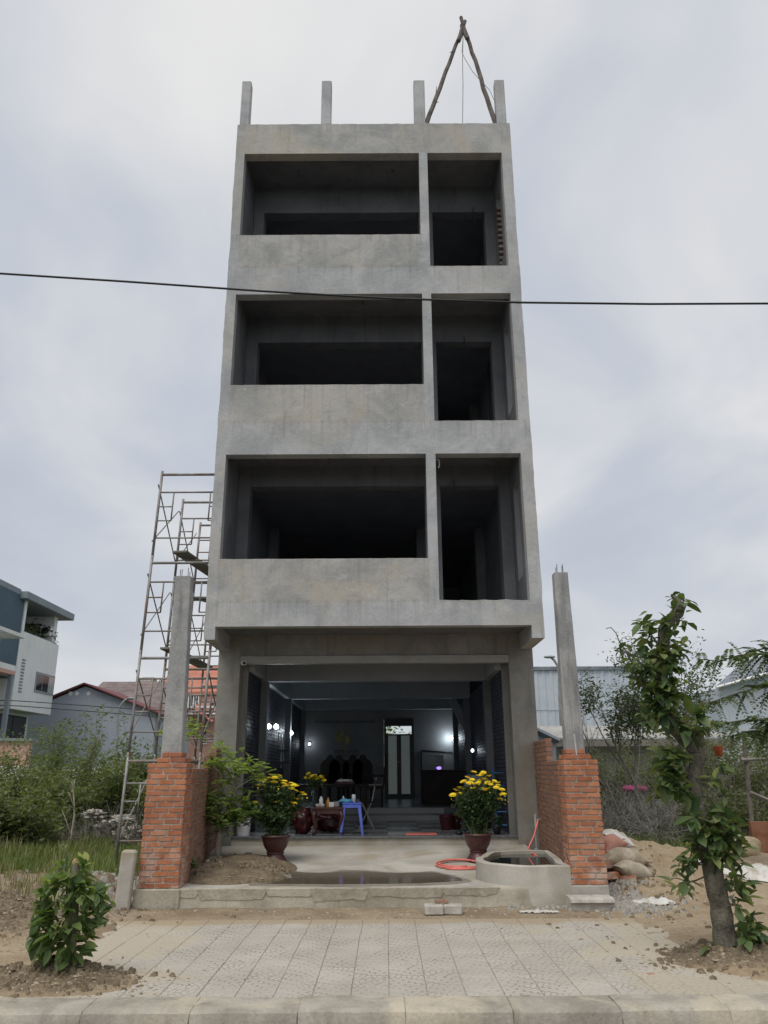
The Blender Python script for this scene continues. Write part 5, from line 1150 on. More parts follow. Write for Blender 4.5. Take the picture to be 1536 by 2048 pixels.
def pinnate(cl, per, spread_px, Y, ln=0.045, sub=9):
    C, Dd = [], []
    for u, v, s, n_ in cl:
        for k in range(n_*per):
            p = P(u+random.gauss(0, s*.55), v+random.gauss(0, s*.36), Y+random.gauss(0, s*.0045)); d = Vector((U(-1, 1), U(-1, 1), U(-.25, .5))).normalized(); q = d.cross(Vector((0, 0, 1))).normalized()
            for j in range(sub):
                t = j/sub; sd2 = q if j % 2 else -q; C.append(p+d*(t*ln*3)-Vector((0, 0, t*t*ln*.8))); Dd.append(sd2*.8+d*.6+Vector((0, 0, U(-.2, .1))))
    C = np.array([list(c) for c in C]); Dd = np.array([list(c) for c in Dd]); n_ = len(C)
    L_ = ln*rng.uniform(.7, 1.2, n_); return C, Dd, L_
cl = [(372, 1466, 22, 3), (345, 1470, 14, 1), (395, 1455, 14, 1), (442, 1500, 18, 2), (430, 1525, 22, 3), (470, 1535, 26, 4), (495, 1535, 24, 4), (520, 1550, 16, 2), (445, 1560, 20, 2), (415, 1590, 24, 4), (405, 1610, 20, 3), (440, 1615, 28, 4), (468, 1625, 30, 6), (494, 1630, 26, 4), (520, 1625, 18, 2), (452, 1645, 20, 4), (480, 1600, 24, 3), (435, 1640, 16, 2)]
C, Dd, L_ = pinnate(cl, 9, 0, YK-.02, .060)
tn = np.clip((C[:, 2]-0.75)/0.9, 0, 1)*.65+rng.random(len(C))*.35
tag(put('crown', leaf_mesh('crown', C, Dd, L_, L_*.27, 'leaf_bonsai', tn), bt), kind='stuff')
vn = thing('climbing_vine', 'bare twisted vine stem climbing the left brick side wall', 'vine', (-2.5, 11.2, .3))
MB().tube([G(386, 1735, .33), P(382, 1720, 11.15), P(374, 1702, 11.1), P(370, 1690, 11.05), P(378, 1684, 11.1), P(371, 1660, 11.0), P(384, 1650, 11.1), P(389, 1645, 11.15), P(386, 1632, 11.2), P(376, 1618, 11.1)], [.022, .018, .014, .012, .011, .010, .008, .008, .007, .004], 7).build('stem', 'bark', vn, True)
leaves_around([P(382+U(-8, 8), 1727+U(-6, 6), 11.1) for _ in range(14)], 6, .03, .07, .25, 'leaf_bush', 'leaf_tuft', vn)

# ------------------------------------------------------------------ chrysanthemum pots
def flower_mesh():
    m = MB(); n_ = 16; v = [(0, 0, .01)]; f = []
    for k in range(n_):
        a = 2*math.pi*k/n_; w2 = .19
        b = len(v); v += [(.22*math.cos(a-w2), .22*math.sin(a-w2), .02), (.72*math.cos(a-w2*.8), .72*math.sin(a-w2*.8), .16), (1.0*math.cos(a), 1.0*math.sin(a), .20), (.72*math.cos(a+w2*.8), .72*math.sin(a+w2*.8), .16), (.22*math.cos(a+w2), .22*math.sin(a+w2), .02)]
        f += [(b, b+1, b+2, b+3, b+4)]
    for k in range(n_):
        a = 2*math.pi*(k+.5)/n_; w2 = .19
        b = len(v); v += [(.15*math.cos(a-w2), .15*math.sin(a-w2), .08), (.5*math.cos(a-w2*.8), .5*math.sin(a-w2*.8), .30), (.74*math.cos(a), .74*math.sin(a), .36), (.5*math.cos(a+w2*.8), .5*math.sin(a+w2*.8), .30), (.15*math.cos(a+w2), .15*math.sin(a+w2), .08)]
        f += [(b, b+1, b+2, b+3, b+4)]
    m.add(v, f); return m.mesh('flower', 'flower')
FM = flower_mesh()
FC = MB().lathe([(.30, .10), (.26, .22), (.14, .28), (.01, .29)], (0, 0, 0), 10).mesh('flower_centre', 'flower_mid', True)
def flower(parent, p, nrm, r_):
    q = Vector(nrm).normalized().to_track_quat('Z', 'Y').to_matrix().to_4x4(); Mx = Matrix.Translation(p) @ q @ Matrix.Rotation(U(0, 6), 4, 'Z') @ Matrix.Scale(r_, 4)
    o = put('flower', FM, parent, Mx); put('flower_centre', FC, o, Mx)
def mum_pot(label, c, tops, seed):
    random.seed(seed)
    t = thing('chrysanthemum_pot', label, 'potted flowers', c, 'chrysanthemum pots beside the entrance'); c = Vector(c)
    prof = [(.155, 0), (.165, .02), (.160, .05), (.135, .085), (.118, .115), (.118, .125), (.13, .13), (.130, .14), (.118, .15), (.135, .175), (.165, .22), (.192, .29), (.203, .345), (.215, .35), (.222, .362), (.215, .378), (.195, .378), (.185, .35), (.0, .345)]
    m = MB().lathe(prof, c, 32, False).build('pot', 'pot', t); auto_smooth(m.data, 45)
    for k in range(6):
        a = k*math.pi/3+.5; MB().bbox(-.05, .05, -.02, .02, -.0, .035, r=.006, T=Matrix.Translation(c+Vector((.148*math.cos(a), .148*math.sin(a), .001))) @ Matrix.Rotation(a+math.pi/2, 4, 'Z')).build('foot', 'pot', t)
    MB().lathe([(.186, .352), (.12, .362), (.01, .37)], c, 20, False).build('soil', 'potsoil', t)
    sm = MB(); along = []
    allt = [(p, True) for p in tops]
    for k in range(26):
        a = U(0, 6.28); rr = U(.05, .36); allt.append((c+Vector((rr*math.cos(a), rr*math.sin(a), U(.62, 1.02-rr*.6))), False))
    for p, fl in allt:
        b = c+Vector((U(-.12, .12), U(-.12, .12), .355)); mid = b.lerp(p, .5)+Vector((0, 0, .05)); mid.x = b.x*.45+p.x*.55; 
        q = [b, b.lerp(mid, .5), mid, mid.lerp(p, .5)+Vector((0, 0, .01)), p]; sm.tube(q, [.006, .0055, .005, .004, .003], 5, False)
        along += [b.lerp(mid, U(.3, .9)), mid, mid.lerp(p, .25), mid.lerp(p, .5), mid.lerp(p, .7)]+([mid.lerp(p, .85)] if not fl else [])
        if fl: flower(t, p, Vector((U(-.45, .45), U(-.6, .2), 1.0)), U(.048, .066))
    sm.build('stems', 'stem', t)['kind'] = 'stuff'
    for k in range(16):
        p = random.choice(tops)+Vector((U(-.09, .09), U(-.09, .09), U(-.12, .0))); put('bud', MB().lathe([(.3, 0), (.9, .5), (1, 1), (.6, 1.6), (.1, 1.8)], (0, 0, 0), 8).mesh('bud', 'flower', True), t, Matrix.Translation(p) @ Matrix.Scale(U(.008, .013), 4))
    leaves_around(along, 8, .035, .062, .34, 'leaf_mum', 'foliage', t)
YM = 12.45
def tops_px(lst, Y): return [P(u+U(-1, 1), v, Y+U(-.22, .25)) for u, v in lst]
random.seed(21)
t1 = tops_px([(541, 1550), (537, 1556), (560, 1552), (515, 1560), (528, 1561), (549, 1565), (569, 1563), (582, 1567), (588, 1571), (555, 1558), (566, 1568), (557, 1575), (572, 1573), (592, 1573), (519, 1572), (528, 1573), (543, 1566), (583, 1578), (592, 1582), (604, 1586), (607, 1590), (520, 1582), (538, 1581), (557, 1586), (545, 1590), (594, 1599), (568, 1600), (553, 1605), (490, 1597), (509, 1606), (590, 1607), (578, 1608), (563, 1562), (576, 1570), (534, 1566), (549, 1556)], YM)
mum_pot('maroon glazed pot of yellow chrysanthemums in front of the dark wooden table', (P(550, 1722, YM).x, YM, yard_z(0, YM)+.004), t1, 31)
t2 = tops_px([(947, 1545), (966, 1546), (955, 1552), (978, 1553), (934, 1556), (944, 1560), (970, 1559), (989, 1563), (926, 1564), (936, 1567), (956, 1567), (964, 1549), (982, 1570), (997, 1566), (995, 1572), (919, 1576), (928, 1579), (949, 1577), (968, 1579), (978, 1578), (992, 1576), (912, 1581), (920, 1588), (938, 1586), (1006, 1590), (1000, 1599), (952, 1595), (968, 1598), (905, 1591), (985, 1591), (960, 1562), (942, 1566), (974, 1566), (1003, 1580)], YM+.05)
mum_pot('maroon glazed pot of yellow chrysanthemums standing behind the pond basin', (P(957, 1715, YM+.05).x, YM+.05, yard_z(0, YM+.05)+.004), t2, 33)

# ------------------------------------------------------------------ things in and before the shop
random.seed(77)
tb = thing('tea_table', 'low dark mahogany table with curved legs at the floor edge', 'table', (-.96, 14.1, ZF))
tx0, tx1, ty0, ty1 = -1.22, -.70, 13.92, 14.36; tz = ZF+.43
box('table_top', 'mahogany', tb, tx0, tx1, ty0, ty1, tz-.03, tz, r=.008); box('apron', 'mahogany', tb, tx0+.03, tx1-.03, ty0+.03, ty1-.03, tz-.10, tz-.03)
for x, sx1_ in ((tx0+.05, -1), (tx1-.05, 1)):
    for y, sy_ in ((ty0+.05, -1), (ty1-.05, 1)):
        MB().tube([(x, y, tz-.05), (x+sx1_*.025, y+sy_*.02, tz-.14), (x, y, tz-.27), (x-sx1_*.01, y-sy_*.01, tz-.37), (x+sx1_*.03, y+sy_*.02, ZF+.012)], [.036, .034, .025, .02, .024], 8).build('leg', 'mahogany', tb, True)
def lathe_thing(name, label, cat, p, prof, mat, group=None, n_=16):
    o = MB().lathe(prof, p, n_).build(name, mat); auto_smooth(o.data, 40); return tag(o, label, cat, group)
bowl = [(.018, 0), (.022, .004), (.04, .03), (.045, .05), (.042, .05), (.02, .012), (.005, .01)]
for u, l_ in ((636, 'white cup at the left end of the mahogany table'), (645, 'white cup in front of the white flask on the mahogany table')):
    lathe_thing('cup', l_, 'cup', (P(u, 1620, 14.05).x, 14.0, tz), bowl, 'ceramic', 'white cups on the mahogany table')
lathe_thing('thermos', 'white capped flask at the back of the mahogany table', 'flask', (P(642, 1610, 14.2).x, 14.22, tz), [(.03, 0), (.034, .01), (.034, .12), (.02, .14), (.02, .16), (.004, .165)], 'white_plastic')
lathe_thing('drink_bottle', 'amber drink bottle in the middle of the mahogany table', 'bottle', (P(656, 1612, 14.1).x, 14.12, tz), [(.03, 0), (.032, .01), (.032, .09), (.014, .12), (.014, .15), (.004, .152)], 'amber')
tag(box('tea_tin', 'ceramic', None, P(663, 1618, 14.1).x-.045, P(663, 1618, 14.1).x+.045, 14.06, 14.14, tz, tz+.075, r=.006), 'cream coloured box on the mahogany table beside the amber bottle', 'box')
lathe_thing('tea_jar', 'lilac grey mug at the right end of the mahogany table', 'mug', (P(674, 1618, 14.1).x, 14.1, tz), [(.035, 0), (.05, .01), (.055, .06), (.055, .085), (.045, .085), (.04, .02), (.004, .015)], 'grey_box')
# vase
vs = thing('flower_vase', 'clear glass vase of yellow chrysanthemums behind the mahogany table', 'vase', (P(626, 1612, 14.28).x, 14.28, tz)); vp = Vector((P(626, 1612, 14.28).x, 14.28, tz))
o = MB().lathe([(.035, 0), (.036, .01), (.034, .15), (.05, .27), (.046, .27), (.030, .15), (.031, .015), (.002, .012)], vp, 16).build('glass', 'glass', vs, True)
sm = MB(); al = []
for u, v in ((617, 1548), (613, 1556), (625, 1553), (629, 1552), (634, 1557), (643, 1554), (648, 1561), (622, 1558)):
    p = P(u, v, 14.2+U(0, .15)); q = [vp+Vector((U(-.015, .015), U(-.015, .015), .02)), vp+Vector((U(-.02, .02), 0, .27)), (vp+Vector((0, 0, .3))).lerp(p, .6), p]; sm.tube(q, .0035, 5, False); al += [q[2], q[1].lerp(q[2], .5), q[2].lerp(p, .5)]
    flower(vs, p, (U(-.4, .4), -.5, .8), .05)
sm.build('stems', 'stem', vs)['kind'] = 'stuff'; leaves_around(al, 9, .035, .06, .33, 'leaf_mum', 'foliage', vs)
# blue stool
so = thing('plastic_stool', 'blue plastic stool with splayed legs beside the mahogany table', 'stool', (-.53, 14.1, ZF)); sx_, sy_, sh_ = P(704, 1640, 14.1).x, 14.12, .50
m = MB().bbox(sx_-.16, sx_+.16, sy_-.15, sy_+.15, ZF+sh_-.03, ZF+sh_, r=.012); m.build('seat', 'blue_plastic', so)
for i in (-1, 1):
    for j in (-1, 1):
        a, b = Vector((sx_+i*.13, sy_+j*.12, ZF+sh_-.03)), Vector((sx_+i*.185, sy_+j*.165, ZF)); v = []
        for p, w2 in ((a, .035), (a.lerp(b, .5), .027), (b, .021)): v += [p+Vector((i*w2*.5, j*w2*.5, 0)), p+Vector((-i*w2, j*w2*.5, 0)), p+Vector((-i*w2, j*w2*.2, 0)), p+Vector((i*w2*.2, j*w2*.2, 0)), p+Vector((i*w2*.2, -j*w2, 0)), p+Vector((i*w2*.5, -j*w2, 0))]
        mm = MB().add(v, [(6*r_+k, 6*r_+(k+1) % 6, 6*r_+6+(k+1) % 6, 6*r_+6+k) for r_ in range(2) for k in range(6)]+[tuple(range(12, 18))]); mm.build('leg', 'blue_plastic', so)
for i in (-1, 1): box('skirt', 'blue_plastic', so, sx_+i*.15-.006, sx_+i*.15+.006, sy_-.13, sy_+.13, ZF+sh_-.08, ZF+sh_-.03); 
for j in (-1, 1): box('skirt', 'blue_plastic', so, sx_-.14, sx_+.14, sy_+j*.142-.006, sy_+j*.142+.006, ZF+sh_-.08, ZF+sh_-.03)
sz = ZF+sh_
lathe_thing('drink_can', 'pale drinks can on the blue plastic stool', 'can', (P(707, 1606, 14.1).x, 14.16, sz), [(.027, 0), (.033, .01), (.033, .115), (.027, .125), (.004, .125)], 'white_plastic')
lathe_thing('small_bottle', 'small white capped bottle on the blue plastic stool', 'bottle', (P(686, 1604, 14.1).x, 14.2, sz), [(.02, 0), (.022, .01), (.022, .06), (.01, .08), (.01, .1), (.004, .1)], 'ceramic')
tag(MB().blob((P(693, 1608, 14.1).x, 14.06, sz+.02), .10, .07, .035, 4, .9, 18, 10, .9, 4).build('blue_cloth', 'sky_plastic', None, True), 'crumpled pale blue cloth on the blue plastic stool', 'cloth')
tag(MB().blob((P(606, 1650, 14.3).x, 14.3, ZF+.20), .15, .14, .19, 6, .8, 26, 16, .55, 4.5).build('red_bag', 'red_plastic', None, True), 'dark red plastic bag slumped on the floor left of the mahogany table', 'bag')
tag(MB().blob((P(655, 1655, 14.5).x, 14.6, ZF+.16), .22, .12, .13, 9, .8, 26, 16, .55, 4.5).build('red_bag', 'red_plastic', None, True), 'dark red plastic bag on the floor under the mahogany table', 'bag')
bk = thing('paint_bucket', 'white plastic paint bucket with a black handle beside the left column', 'bucket', (P(486, 1676, 13.98).x, 13.98, ZF)); bp = Vector((P(486, 1676, 13.98).x, 13.98, ZF))
m = MB().lathe([(.10, 0), (.104, .004), (.122, .27), (.128, .272), (.128, .29), (.121, .30), (.116, .30), (.098, .02), (.002, .02)], bp, 28).build('pail', 'white_plastic', bk); auto_smooth(m.data, 40)
MB().tube([bp+Vector((.125*math.cos(a), -.02-.125*math.sin(a), .255-.10*math.sin(a))) for a in np.linspace(0, math.pi, 12)], .005, 5).build('handle', 'black', bk)
tag(box('door_mat', 'hose', None, P(812, 1671, 13.95).x, P(874, 1671, 13.95).x, 13.86, 14.2, ZF+.001, ZF+.016, r=.005), 'flat coral red door mat on the tiled floor edge', 'mat')
for u, g_ in ((742, 0), (752, 0)):
    p = Vector((P(u+175, 1668, 13.98).x, 14.0+.06*(u == 752), ZF)); m = MB().blob(p+Vector((0, 0, .03)), .05, .12, .035, u, .7, 14, 8, .2); tag(m.build('shoe', 'black', None, True), 'black shoe left on the floor behind the right flower pot', 'shoe', 'pair of shoes by the right pot')
# folding chair
fcb = thing('folding_chair', 'dark folding chair with red backrest and crossed metal legs beside the stool', 'chair', (-.3, 15.2, ZF)); fx, fy = P(735, 1640, 15.3).x, 15.3
for i in (-1, 1):
    MB().tube([(fx+.12, fy+i*.19, ZF), (fx-.10, fy+i*.19, ZF+.45), (fx-.2, fy+i*.19, ZF+.5)], .011, 6).build('leg', 'galv', fcb); MB().tube([(fx-.16, fy+i*.17, ZF), (fx+.08, fy+i*.17, ZF+.46), (fx+.16, fy+i*.17, ZF+.88)], .011, 6).build('leg', 'galv', fcb)
box('seat', 'darkwood', fcb, fx-.2, fx+.12, fy-.19, fy+.19, ZF+.455, ZF+.485, r=.01); box('backrest', 'red_plastic', fcb, fx+.135, fx+.16, fy-.19, fy+.19, ZF+.66, ZF+.86, r=.01)
# carved chairs and big table in the dark
bt2 = thing('long_table', 'long dark wooden table in the dim office', 'table', (-1.0, 17.0, ZF))
box('table_top', 'darkwood', bt2, -1.9, -.35, 16.4, 17.3, ZF+.70, ZF+.75, r=.01)
for x in (-1.82, -.43):
    for y in (16.48, 17.22): box('leg', 'darkwood', bt2, x-.05, x+.05, y-.05, y+.05, ZF, ZF+.70)
tag(box('serving_tray', 'red_plastic', None, P(690, 1582, 16.8).x-.2, P(690, 1582, 16.8).x+.2, 16.6, 16.9, ZF+.751, ZF+.785, r=.008), 'red tray on the long dark office table', 'tray')
tag(MB().blob((P(690, 1578, 16.8).x, 16.75, ZF+.81), .17, .10, .03, 3, .8, 18, 8, .6, 4).build('folded_cloth', 'white_sheet', None, True), 'white cloth lying on the red tray', 'cloth')
def carved_chair(label, x, y, rz, hgt=1.15):
    t = thing('carved_chair', label, 'chair', (x, y, ZP), 'carved dark chairs in the office'); T = Matrix.Translation((x, y, ZP if y > 18 else ZF)) @ Matrix.Rotation(rz, 4, 'Z')
    def b(name, *a, r=.012): MB().bbox(*a, r=r, T=T).build(name, 'darkwood', t)
    b('seat', -.26, .26, -.24, .24, .42, .48)
    for i in (-1, 1): b('leg', i*.23-.03, i*.23+.03, -.22, -.16, 0, .42); b('leg', i*.23-.03, i*.23+.03, .17, .23, 0, .42); b('arm', i*.25-.025, i*.25+.025, -.2, .2, .64, .69); b('arm_post', i*.25-.02, i*.25+.02, -.2, -.16, .48, .64)
    m = MB(); pr = [(-.25, .48), (.25, .48), (.25, .9), (.17, 1.0), (.10, 1.03), (.07, hgt-.04), (0, hgt), (-.07, hgt-.04), (-.10, 1.03), (-.17, 1.0), (-.25, .9)]; m.panel(pr, .19, .235); m.v = [tuple(T @ Vector(q)) for q in m.v]; m.build('backrest', 'darkwood', t)
for k, u in enumerate((659, 677, 705, 725)):
    carved_chair(('carved dark chair of the row nearest the left brick wall', 'carved dark chair second from the left brick wall', 'carved dark chair second from the office door', 'carved dark chair of the row nearest the office door')[k], P(u, 1560, 20.6).x, 20.6, 0)
hb = thing('high_back_chair', 'dark high back chair beside the office door', 'chair', (-.1, 18.6, ZP)); hx, hy = P(757, 1570, 18.7).x, 18.7
MB().panel([(hx+.10, ZP+.45), (hx+.16, ZP+.45), (hx+.22, ZP+1.1), (hx+.15, ZP+1.12)], hy-.25, hy+.25).build('backrest', 'darkwood', hb); box('seat', 'darkwood', hb, hx-.42, hx+.12, hy-.27, hy+.27, ZP+.36, ZP+.44, r=.01); box('cushion', 'grey_box', hb, hx-.42, hx+.08, hy-.25, hy+.25, ZP+.44, ZP+.46)
for i in (-.38, .08):
    for j in (-.23, .23): box('leg', 'darkwood', hb, hx+i-.025, hx+i+.025, hy+j-.025, hy+j+.025, ZP, ZP+.36)
for i in (-.24, .24): box('arm', 'darkwood', hb, hx-.35, hx+.12, hy+i-.02, hy+i+.02, ZP+.62, ZP+.66)
# desk with monitor, printer, wall pieces
dk = thing('office_desk', 'dark office desk at the back right of the shop', 'desk', (1.2, 19.5, ZP))
box('desk_top', 'darkwood', dk, .85, 1.78, 19.0, 20.4, ZP+.72, ZP+.76, r=.008); box('side_panel', 'darkwood', dk, .86, .90, 19.05, 20.35, ZP, ZP+.72); box('front_panel', 'darkwood', dk, .90, 1.75, 19.02, 19.05, ZP, ZP+.72); box('side_panel', 'darkwood', dk, 1.74, 1.78, 19.05, 20.35, ZP, ZP+.72)
mo = thing('monitor', 'dark computer monitor standing on the office desk', 'monitor', (1.1, 19.6, ZP+.76))
box('screen', 'screen', mo, 1.02, 1.38, 19.6, 19.63, ZP+.86, ZP+1.10, r=.006); box('stand', 'screen', mo, 1.17, 1.23, 19.61, 19.66, ZP+.77, ZP+.9); box('base', 'screen', mo, 1.08, 1.32, 19.55, 19.75, ZP+.76, ZP+.775)
tag(MB().blob((1.25, 19.3, ZP+.80), .06, .04, .035, 2, 1, 12, 8, .1).build('desk_gadget', plain('violet_light', (.2, .1, .5), .4, emit=(.4, .25, 1.0), es=1.2), None, True), 'small violet glowing gadget on the office desk', 'gadget')
pr = thing('grey_printer', 'grey printer on a dark stand against the right brick wall', 'printer', (1.6, 15.6, ZF)); qx = P(953, 1550, 15.5).x
box('stand', 'darkwood', pr, qx-.22, qx+.2, 15.35, 15.8, ZF, ZF+.68, r=.008); box('body', 'grey_box', pr, qx-.18, qx+.17, 15.36, 15.75, ZF+.68, ZF+.92, r=.02); box('paper_tray', 'grey_box', pr, qx-.22, qx-.18, 15.4, 15.7, ZF+.70, ZF+.80, r=.006)
ia = thing('tilted_panel', 'pale slanted panel hanging high beside the right brick wall', 'panel', P(920, 1430, 20.5))
cc_ = P(920, 1429, 20.5); MB().bbox(-.10, .10, -.04, .04, -.42, .42, r=.01, T=Matrix.Translation(cc_) @ Matrix.Rotation(R(-26), 4, 'Y')).build('panel', 'grey_box', ia); MB().tube([cc_+Vector((-.18, 0, .38)), cc_+Vector((-.18, 0, .8))], .01, 5).build('hanger', 'galv', ia)
wb = thing('wall_notice_frame', 'framed pale notice board on the right of the office back wall', 'notice board', P(880, 1515, YBK))
a_, b_, c_, d_ = [P(u, v, YBK-.03) for u, v in ((843, 1545), (908, 1545), (908, 1505), (843, 1501))]; MB().panel([(q.x, q.z) for q in (a_, b_, c_, d_)], YBK-.03, YBK-.008).build('board', 'office_wall', wb)
MB().tube([d_, c_], .02, 4).build('frame', 'doorblack', wb); MB().tube([a_, d_], .02, 4).build('frame', 'doorblack', wb)
ps_ = thing('pipe_shelf', 'black pipe shelf hanging on the left dark brick wall below the lamps', 'shelf', (-2.2, 18.9, 1.4)); q0 = wl(566, 1466, RL+.2); Yp = q0.y
def pp_(u, v): return P(u, v, Yp)
MB().tube([pp_(557, 1490), pp_(557, 1466), pp_(580, 1466)], .018, 6).build('pipe', 'galv', ps_); MB().tube([pp_(562, 1468), pp_(562, 1535)], .016, 6).build('pipe', 'galv', ps_); MB().tube([pp_(567, 1468), pp_(567, 1530)], .012, 6).build('pipe', 'galv', ps_)
for v in (1501, 1525): q = pp_(566, v); box('board', 'darkwood', ps_, q.x-.13, q.x+.13, Yp-.12, Yp+.12, q.z-.015, q.z+.015)
ld_ = thing('blue_ladder', 'blue metal step ladder leaning on the right dark brick wall', 'ladder', (1.8, 14.2, ZF)); lx0, lx1 = P(994, 1660, 14.3).x, P(1024, 1665, 14.3).x
for x in (lx0, lx1): MB().tube([(x, 14.25, ZF), (x-.02, 14.4, ZF+1.05)], .012, 6).build('rail', 'ladder_blue', ld_)
for k in range(5): z = ZF+.12+.21*k; MB().tube([(lx0-.004*k, 14.265+.03*k, z), (lx1-.004*k, 14.265+.03*k, z)], .014, 6).build('rung', 'ladder_blue', ld_)
fp = thing('small_plant_pot', 'small dark pot with a green plant beside the blue ladder', 'potted plant', (1.78, 14.0, ZF)); fq = Vector((P(995, 1672, 13.95).x, 13.98, ZF)); MB().lathe([(.05, 0), (.07, .1), (.075, .12), (.065, .12), (.06, .1), (.002, .09)], fq, 14).build('pot', 'doorblack', fp, True); leaves_around([fq+Vector((U(-.06, .06), U(-.06, .06), .15+U(0, .12))) for _ in range(16)], 6, .025, .06, .3, 'leaf_mum', 'foliage', fp)
for k, (u, rr) in enumerate(((893, .13), (915, .11))):
    q = Vector((P(u, 1650, 15.0).x, 15.0+.3*k, ZF)); tag(MB().lathe([(rr*.7, 0), (rr*.75, .01), (rr, .22), (rr*1.08, .24), (rr*1.0, .25), (rr*.9, .22), (.002, .2)], q, 18).build('red_pot', 'red_plastic', None, True), ('large', 'smaller')[k]+' dark red glazed pot on the shop floor behind the right flowers', 'pot')
cm = thing('security_camera', 'small white security camera under the left end of the shutter box', 'camera', P(488, 1324, YC-.08)); q = P(490, 1326, YC-.09); MB().tube([q+Vector((-.05, .05, .0)), q+Vector((0, -.07, -.01))], [.035, .04], 12).build('body', 'white_plastic', cm); MB().tube([q+Vector((0, -.071, -.01)), q+Vector((.002, -.078, -.011))], .028, 12).build('lens', 'black', cm); MB().tube([q+Vector((-.03, .03, 0)), q+Vector((-.03, .075, .04))], .012, 6).build('mount', 'white_plastic', cm)
MB().tube([P(437, 1272, D+.42)+Vector((0, 0, .05*math.sin(a)))+Vector((.0, .05*math.cos(a), 0)) for a in np.linspace(0, 6.283, 14)], .008, 5).build('wall_ring', 'galv', bl)

# hose, tap
hs_ = thing('garden_hose', 'coral red hose coiled on the forecourt and rising to the tap', 'hose', (.8, 12, .3))
hp_ = []
for k in range(46):
    a = -2.2+k*.30; rr = .34-.0016*k; hp_.append(Vector((P(918, 1722, 12.2).x+rr*math.cos(a)*1.05, 12.18+rr*.95*math.sin(a), yard_z(0, 12.18+rr*math.sin(a))+.016+.0006*k)))
MB().tube(hp_, .0135, 7).build('coil', 'hose', hs_, True)
rs_ = [P(1055, 1702, 12.25), P(1060, 1690, 12.3), P(1068, 1672, 12.35), P(1073, 1655, 12.4), P(1076, 1640, 12.42)]
MB().tube([P(1082, 1722, 11.6), P(1070, 1709, 12.0)]+rs_, .0135, 7).build('riser', 'hose', hs_, True)
tp_ = thing('standpipe_tap', 'thin grey standpipe with a tap behind the pond basin', 'tap', (2.3, 12.45, .3)); q0, q1 = P(1073, 1706, 12.45), P(1070, 1628, 12.45)
MB().tube([Vector((q0.x, q0.y, .28)), q1], .012, 7).build('pipe', 'pvc', tp_); MB().tube([Vector((q0.x, q0.y, .30)), q0+Vector((0, 0, .06))], .03, 10).build('sleeve', 'pvc', tp_); q = P(1072, 1640, 12.45); MB().tube([q, q+Vector((.07, -.04, .015))], .010, 7).build('spout', 'galv', tp_); MB().tube([q+Vector((.04, -.02, .0)), q+Vector((.04, -.02, .04))], .008, 6).build('handle', 'galv', tp_)

# ------------------------------------------------------------------ loose things outside
sp3 = G(264, 1816, 0); m = MB().bbox(-.085, .085, -.08, .08, -.05, .66, r=.02, T=Matrix.Translation((-3.08, 10.16, 0)) @ Matrix.Rotation(R(3.0), 4, 'Y') @ Matrix.Rotation(.15, 4, 'Z')); tag(m.build('concrete_stub', 'concrete_yard'), 'leaning weathered concrete stub post beside the left brick pillar', 'post')
pq = G(889, 1832, .01)
def paver_block(x, y, rz, label):
    m = MB().bbox(-.105, .105, -.08, .08, 0, .10, r=.012, T=Matrix.Translation((x, y, ground_z(x, y)+.002)) @ Matrix.Rotation(rz, 4, 'Z')); tag(m.build('paver_block', 'paver'), label, 'block', 'concrete blocks at the forecourt edge')
paver_block(pq.x-.115, pq.y+.07, .05, 'pale concrete block on the sand, left of its twin before the forecourt'); paver_block(pq.x+.105, pq.y+.10, -.10, 'pale concrete block on the sand, right of its twin before the forecourt')
tag(put('loose_brick', BU['brick_wall'][1], None, Matrix.Translation((pq.x-.02, pq.y+.15, .125+ground_z(pq.x, pq.y))) @ Matrix.Rotation(.1, 4, 'Z') @ Matrix.Diagonal((.15, .08, .03, 1))), 'thin brown brick piece lying across the two pale blocks', 'brick')
cb_ = thing('kerb_block', 'loose concrete kerb block lying before the right brick pillar', 'block', (2.36, 10.0, 0)); m = MB(); prf = [(0, 0), (.24, 0), (.24, .14), (.03, .14), (-.035, .125), (-.045, .095), (0, .07)]
v = [(x, 9.92+a, .012+z) for x in (2.10, 2.60) for a, z in prf]; k = len(prf); m.add(v, [tuple(range(k-1, -1, -1)), tuple(range(k, 2*k))]+[(i, (i+1) % k, k+(i+1) % k, k+i) for i in range(k)]); m.build('block', 'paver', cb_)
def bag(label, c, rx_, ry_, rz_, rot, mat, seed):
    t = thing('sand_bag', label, 'sandbag', c, 'bags heaped beside the right pillar'); T = Matrix.Rotation(rot[2], 4, 'Z') @ Matrix.Rotation(rot[1], 4, 'Y') @ Matrix.Rotation(rot[0], 4, 'X')
    mb = MB(); nu, nv = 28, 14; v = []
    for j in range(nv+1):
        b = -1+2*j/nv
        for i in range(nu):
            a = 2*math.pi*i/nu; edge = (1-abs(b)**5); x = b*rx_*(1.0+.06*math.cos(a*2)); y = math.cos(a)*ry_*(.80+.20*(1-edge))*(1+.05*noise.noise(Vector((b*3, a, seed)))); z = math.sin(a)*rz_*max(.05, (1-abs(b)**3.2))*(1+.16*noise.noise(Vector((b*4, math.cos(a)*2, seed+5.))))
            v.append(T @ Vector((x, y, z))+Vector(c))
    mb.add(v, [(j*nu+i, j*nu+(i+1) % nu, (j+1)*nu+(i+1) % nu, (j+1)*nu+i) for j in range(nv) for i in range(nu)]); mb.build('sack', mat, t, True)
    e_ = T @ Vector((rx_*.98, 0, 0))+Vector(c); MB().tube([e_, e_+T @ Vector((.05, 0, .01)), e_+T @ Vector((.09, .02, -.03))], [.012, .008, .003], 5).build('tied_end', mat, t)
bag('full pale sandbag on top of the heap beside the right pillar', P(1246, 1716, 11.2), .31, .20, .13, (.1, .05, .1), 'sack', 1)
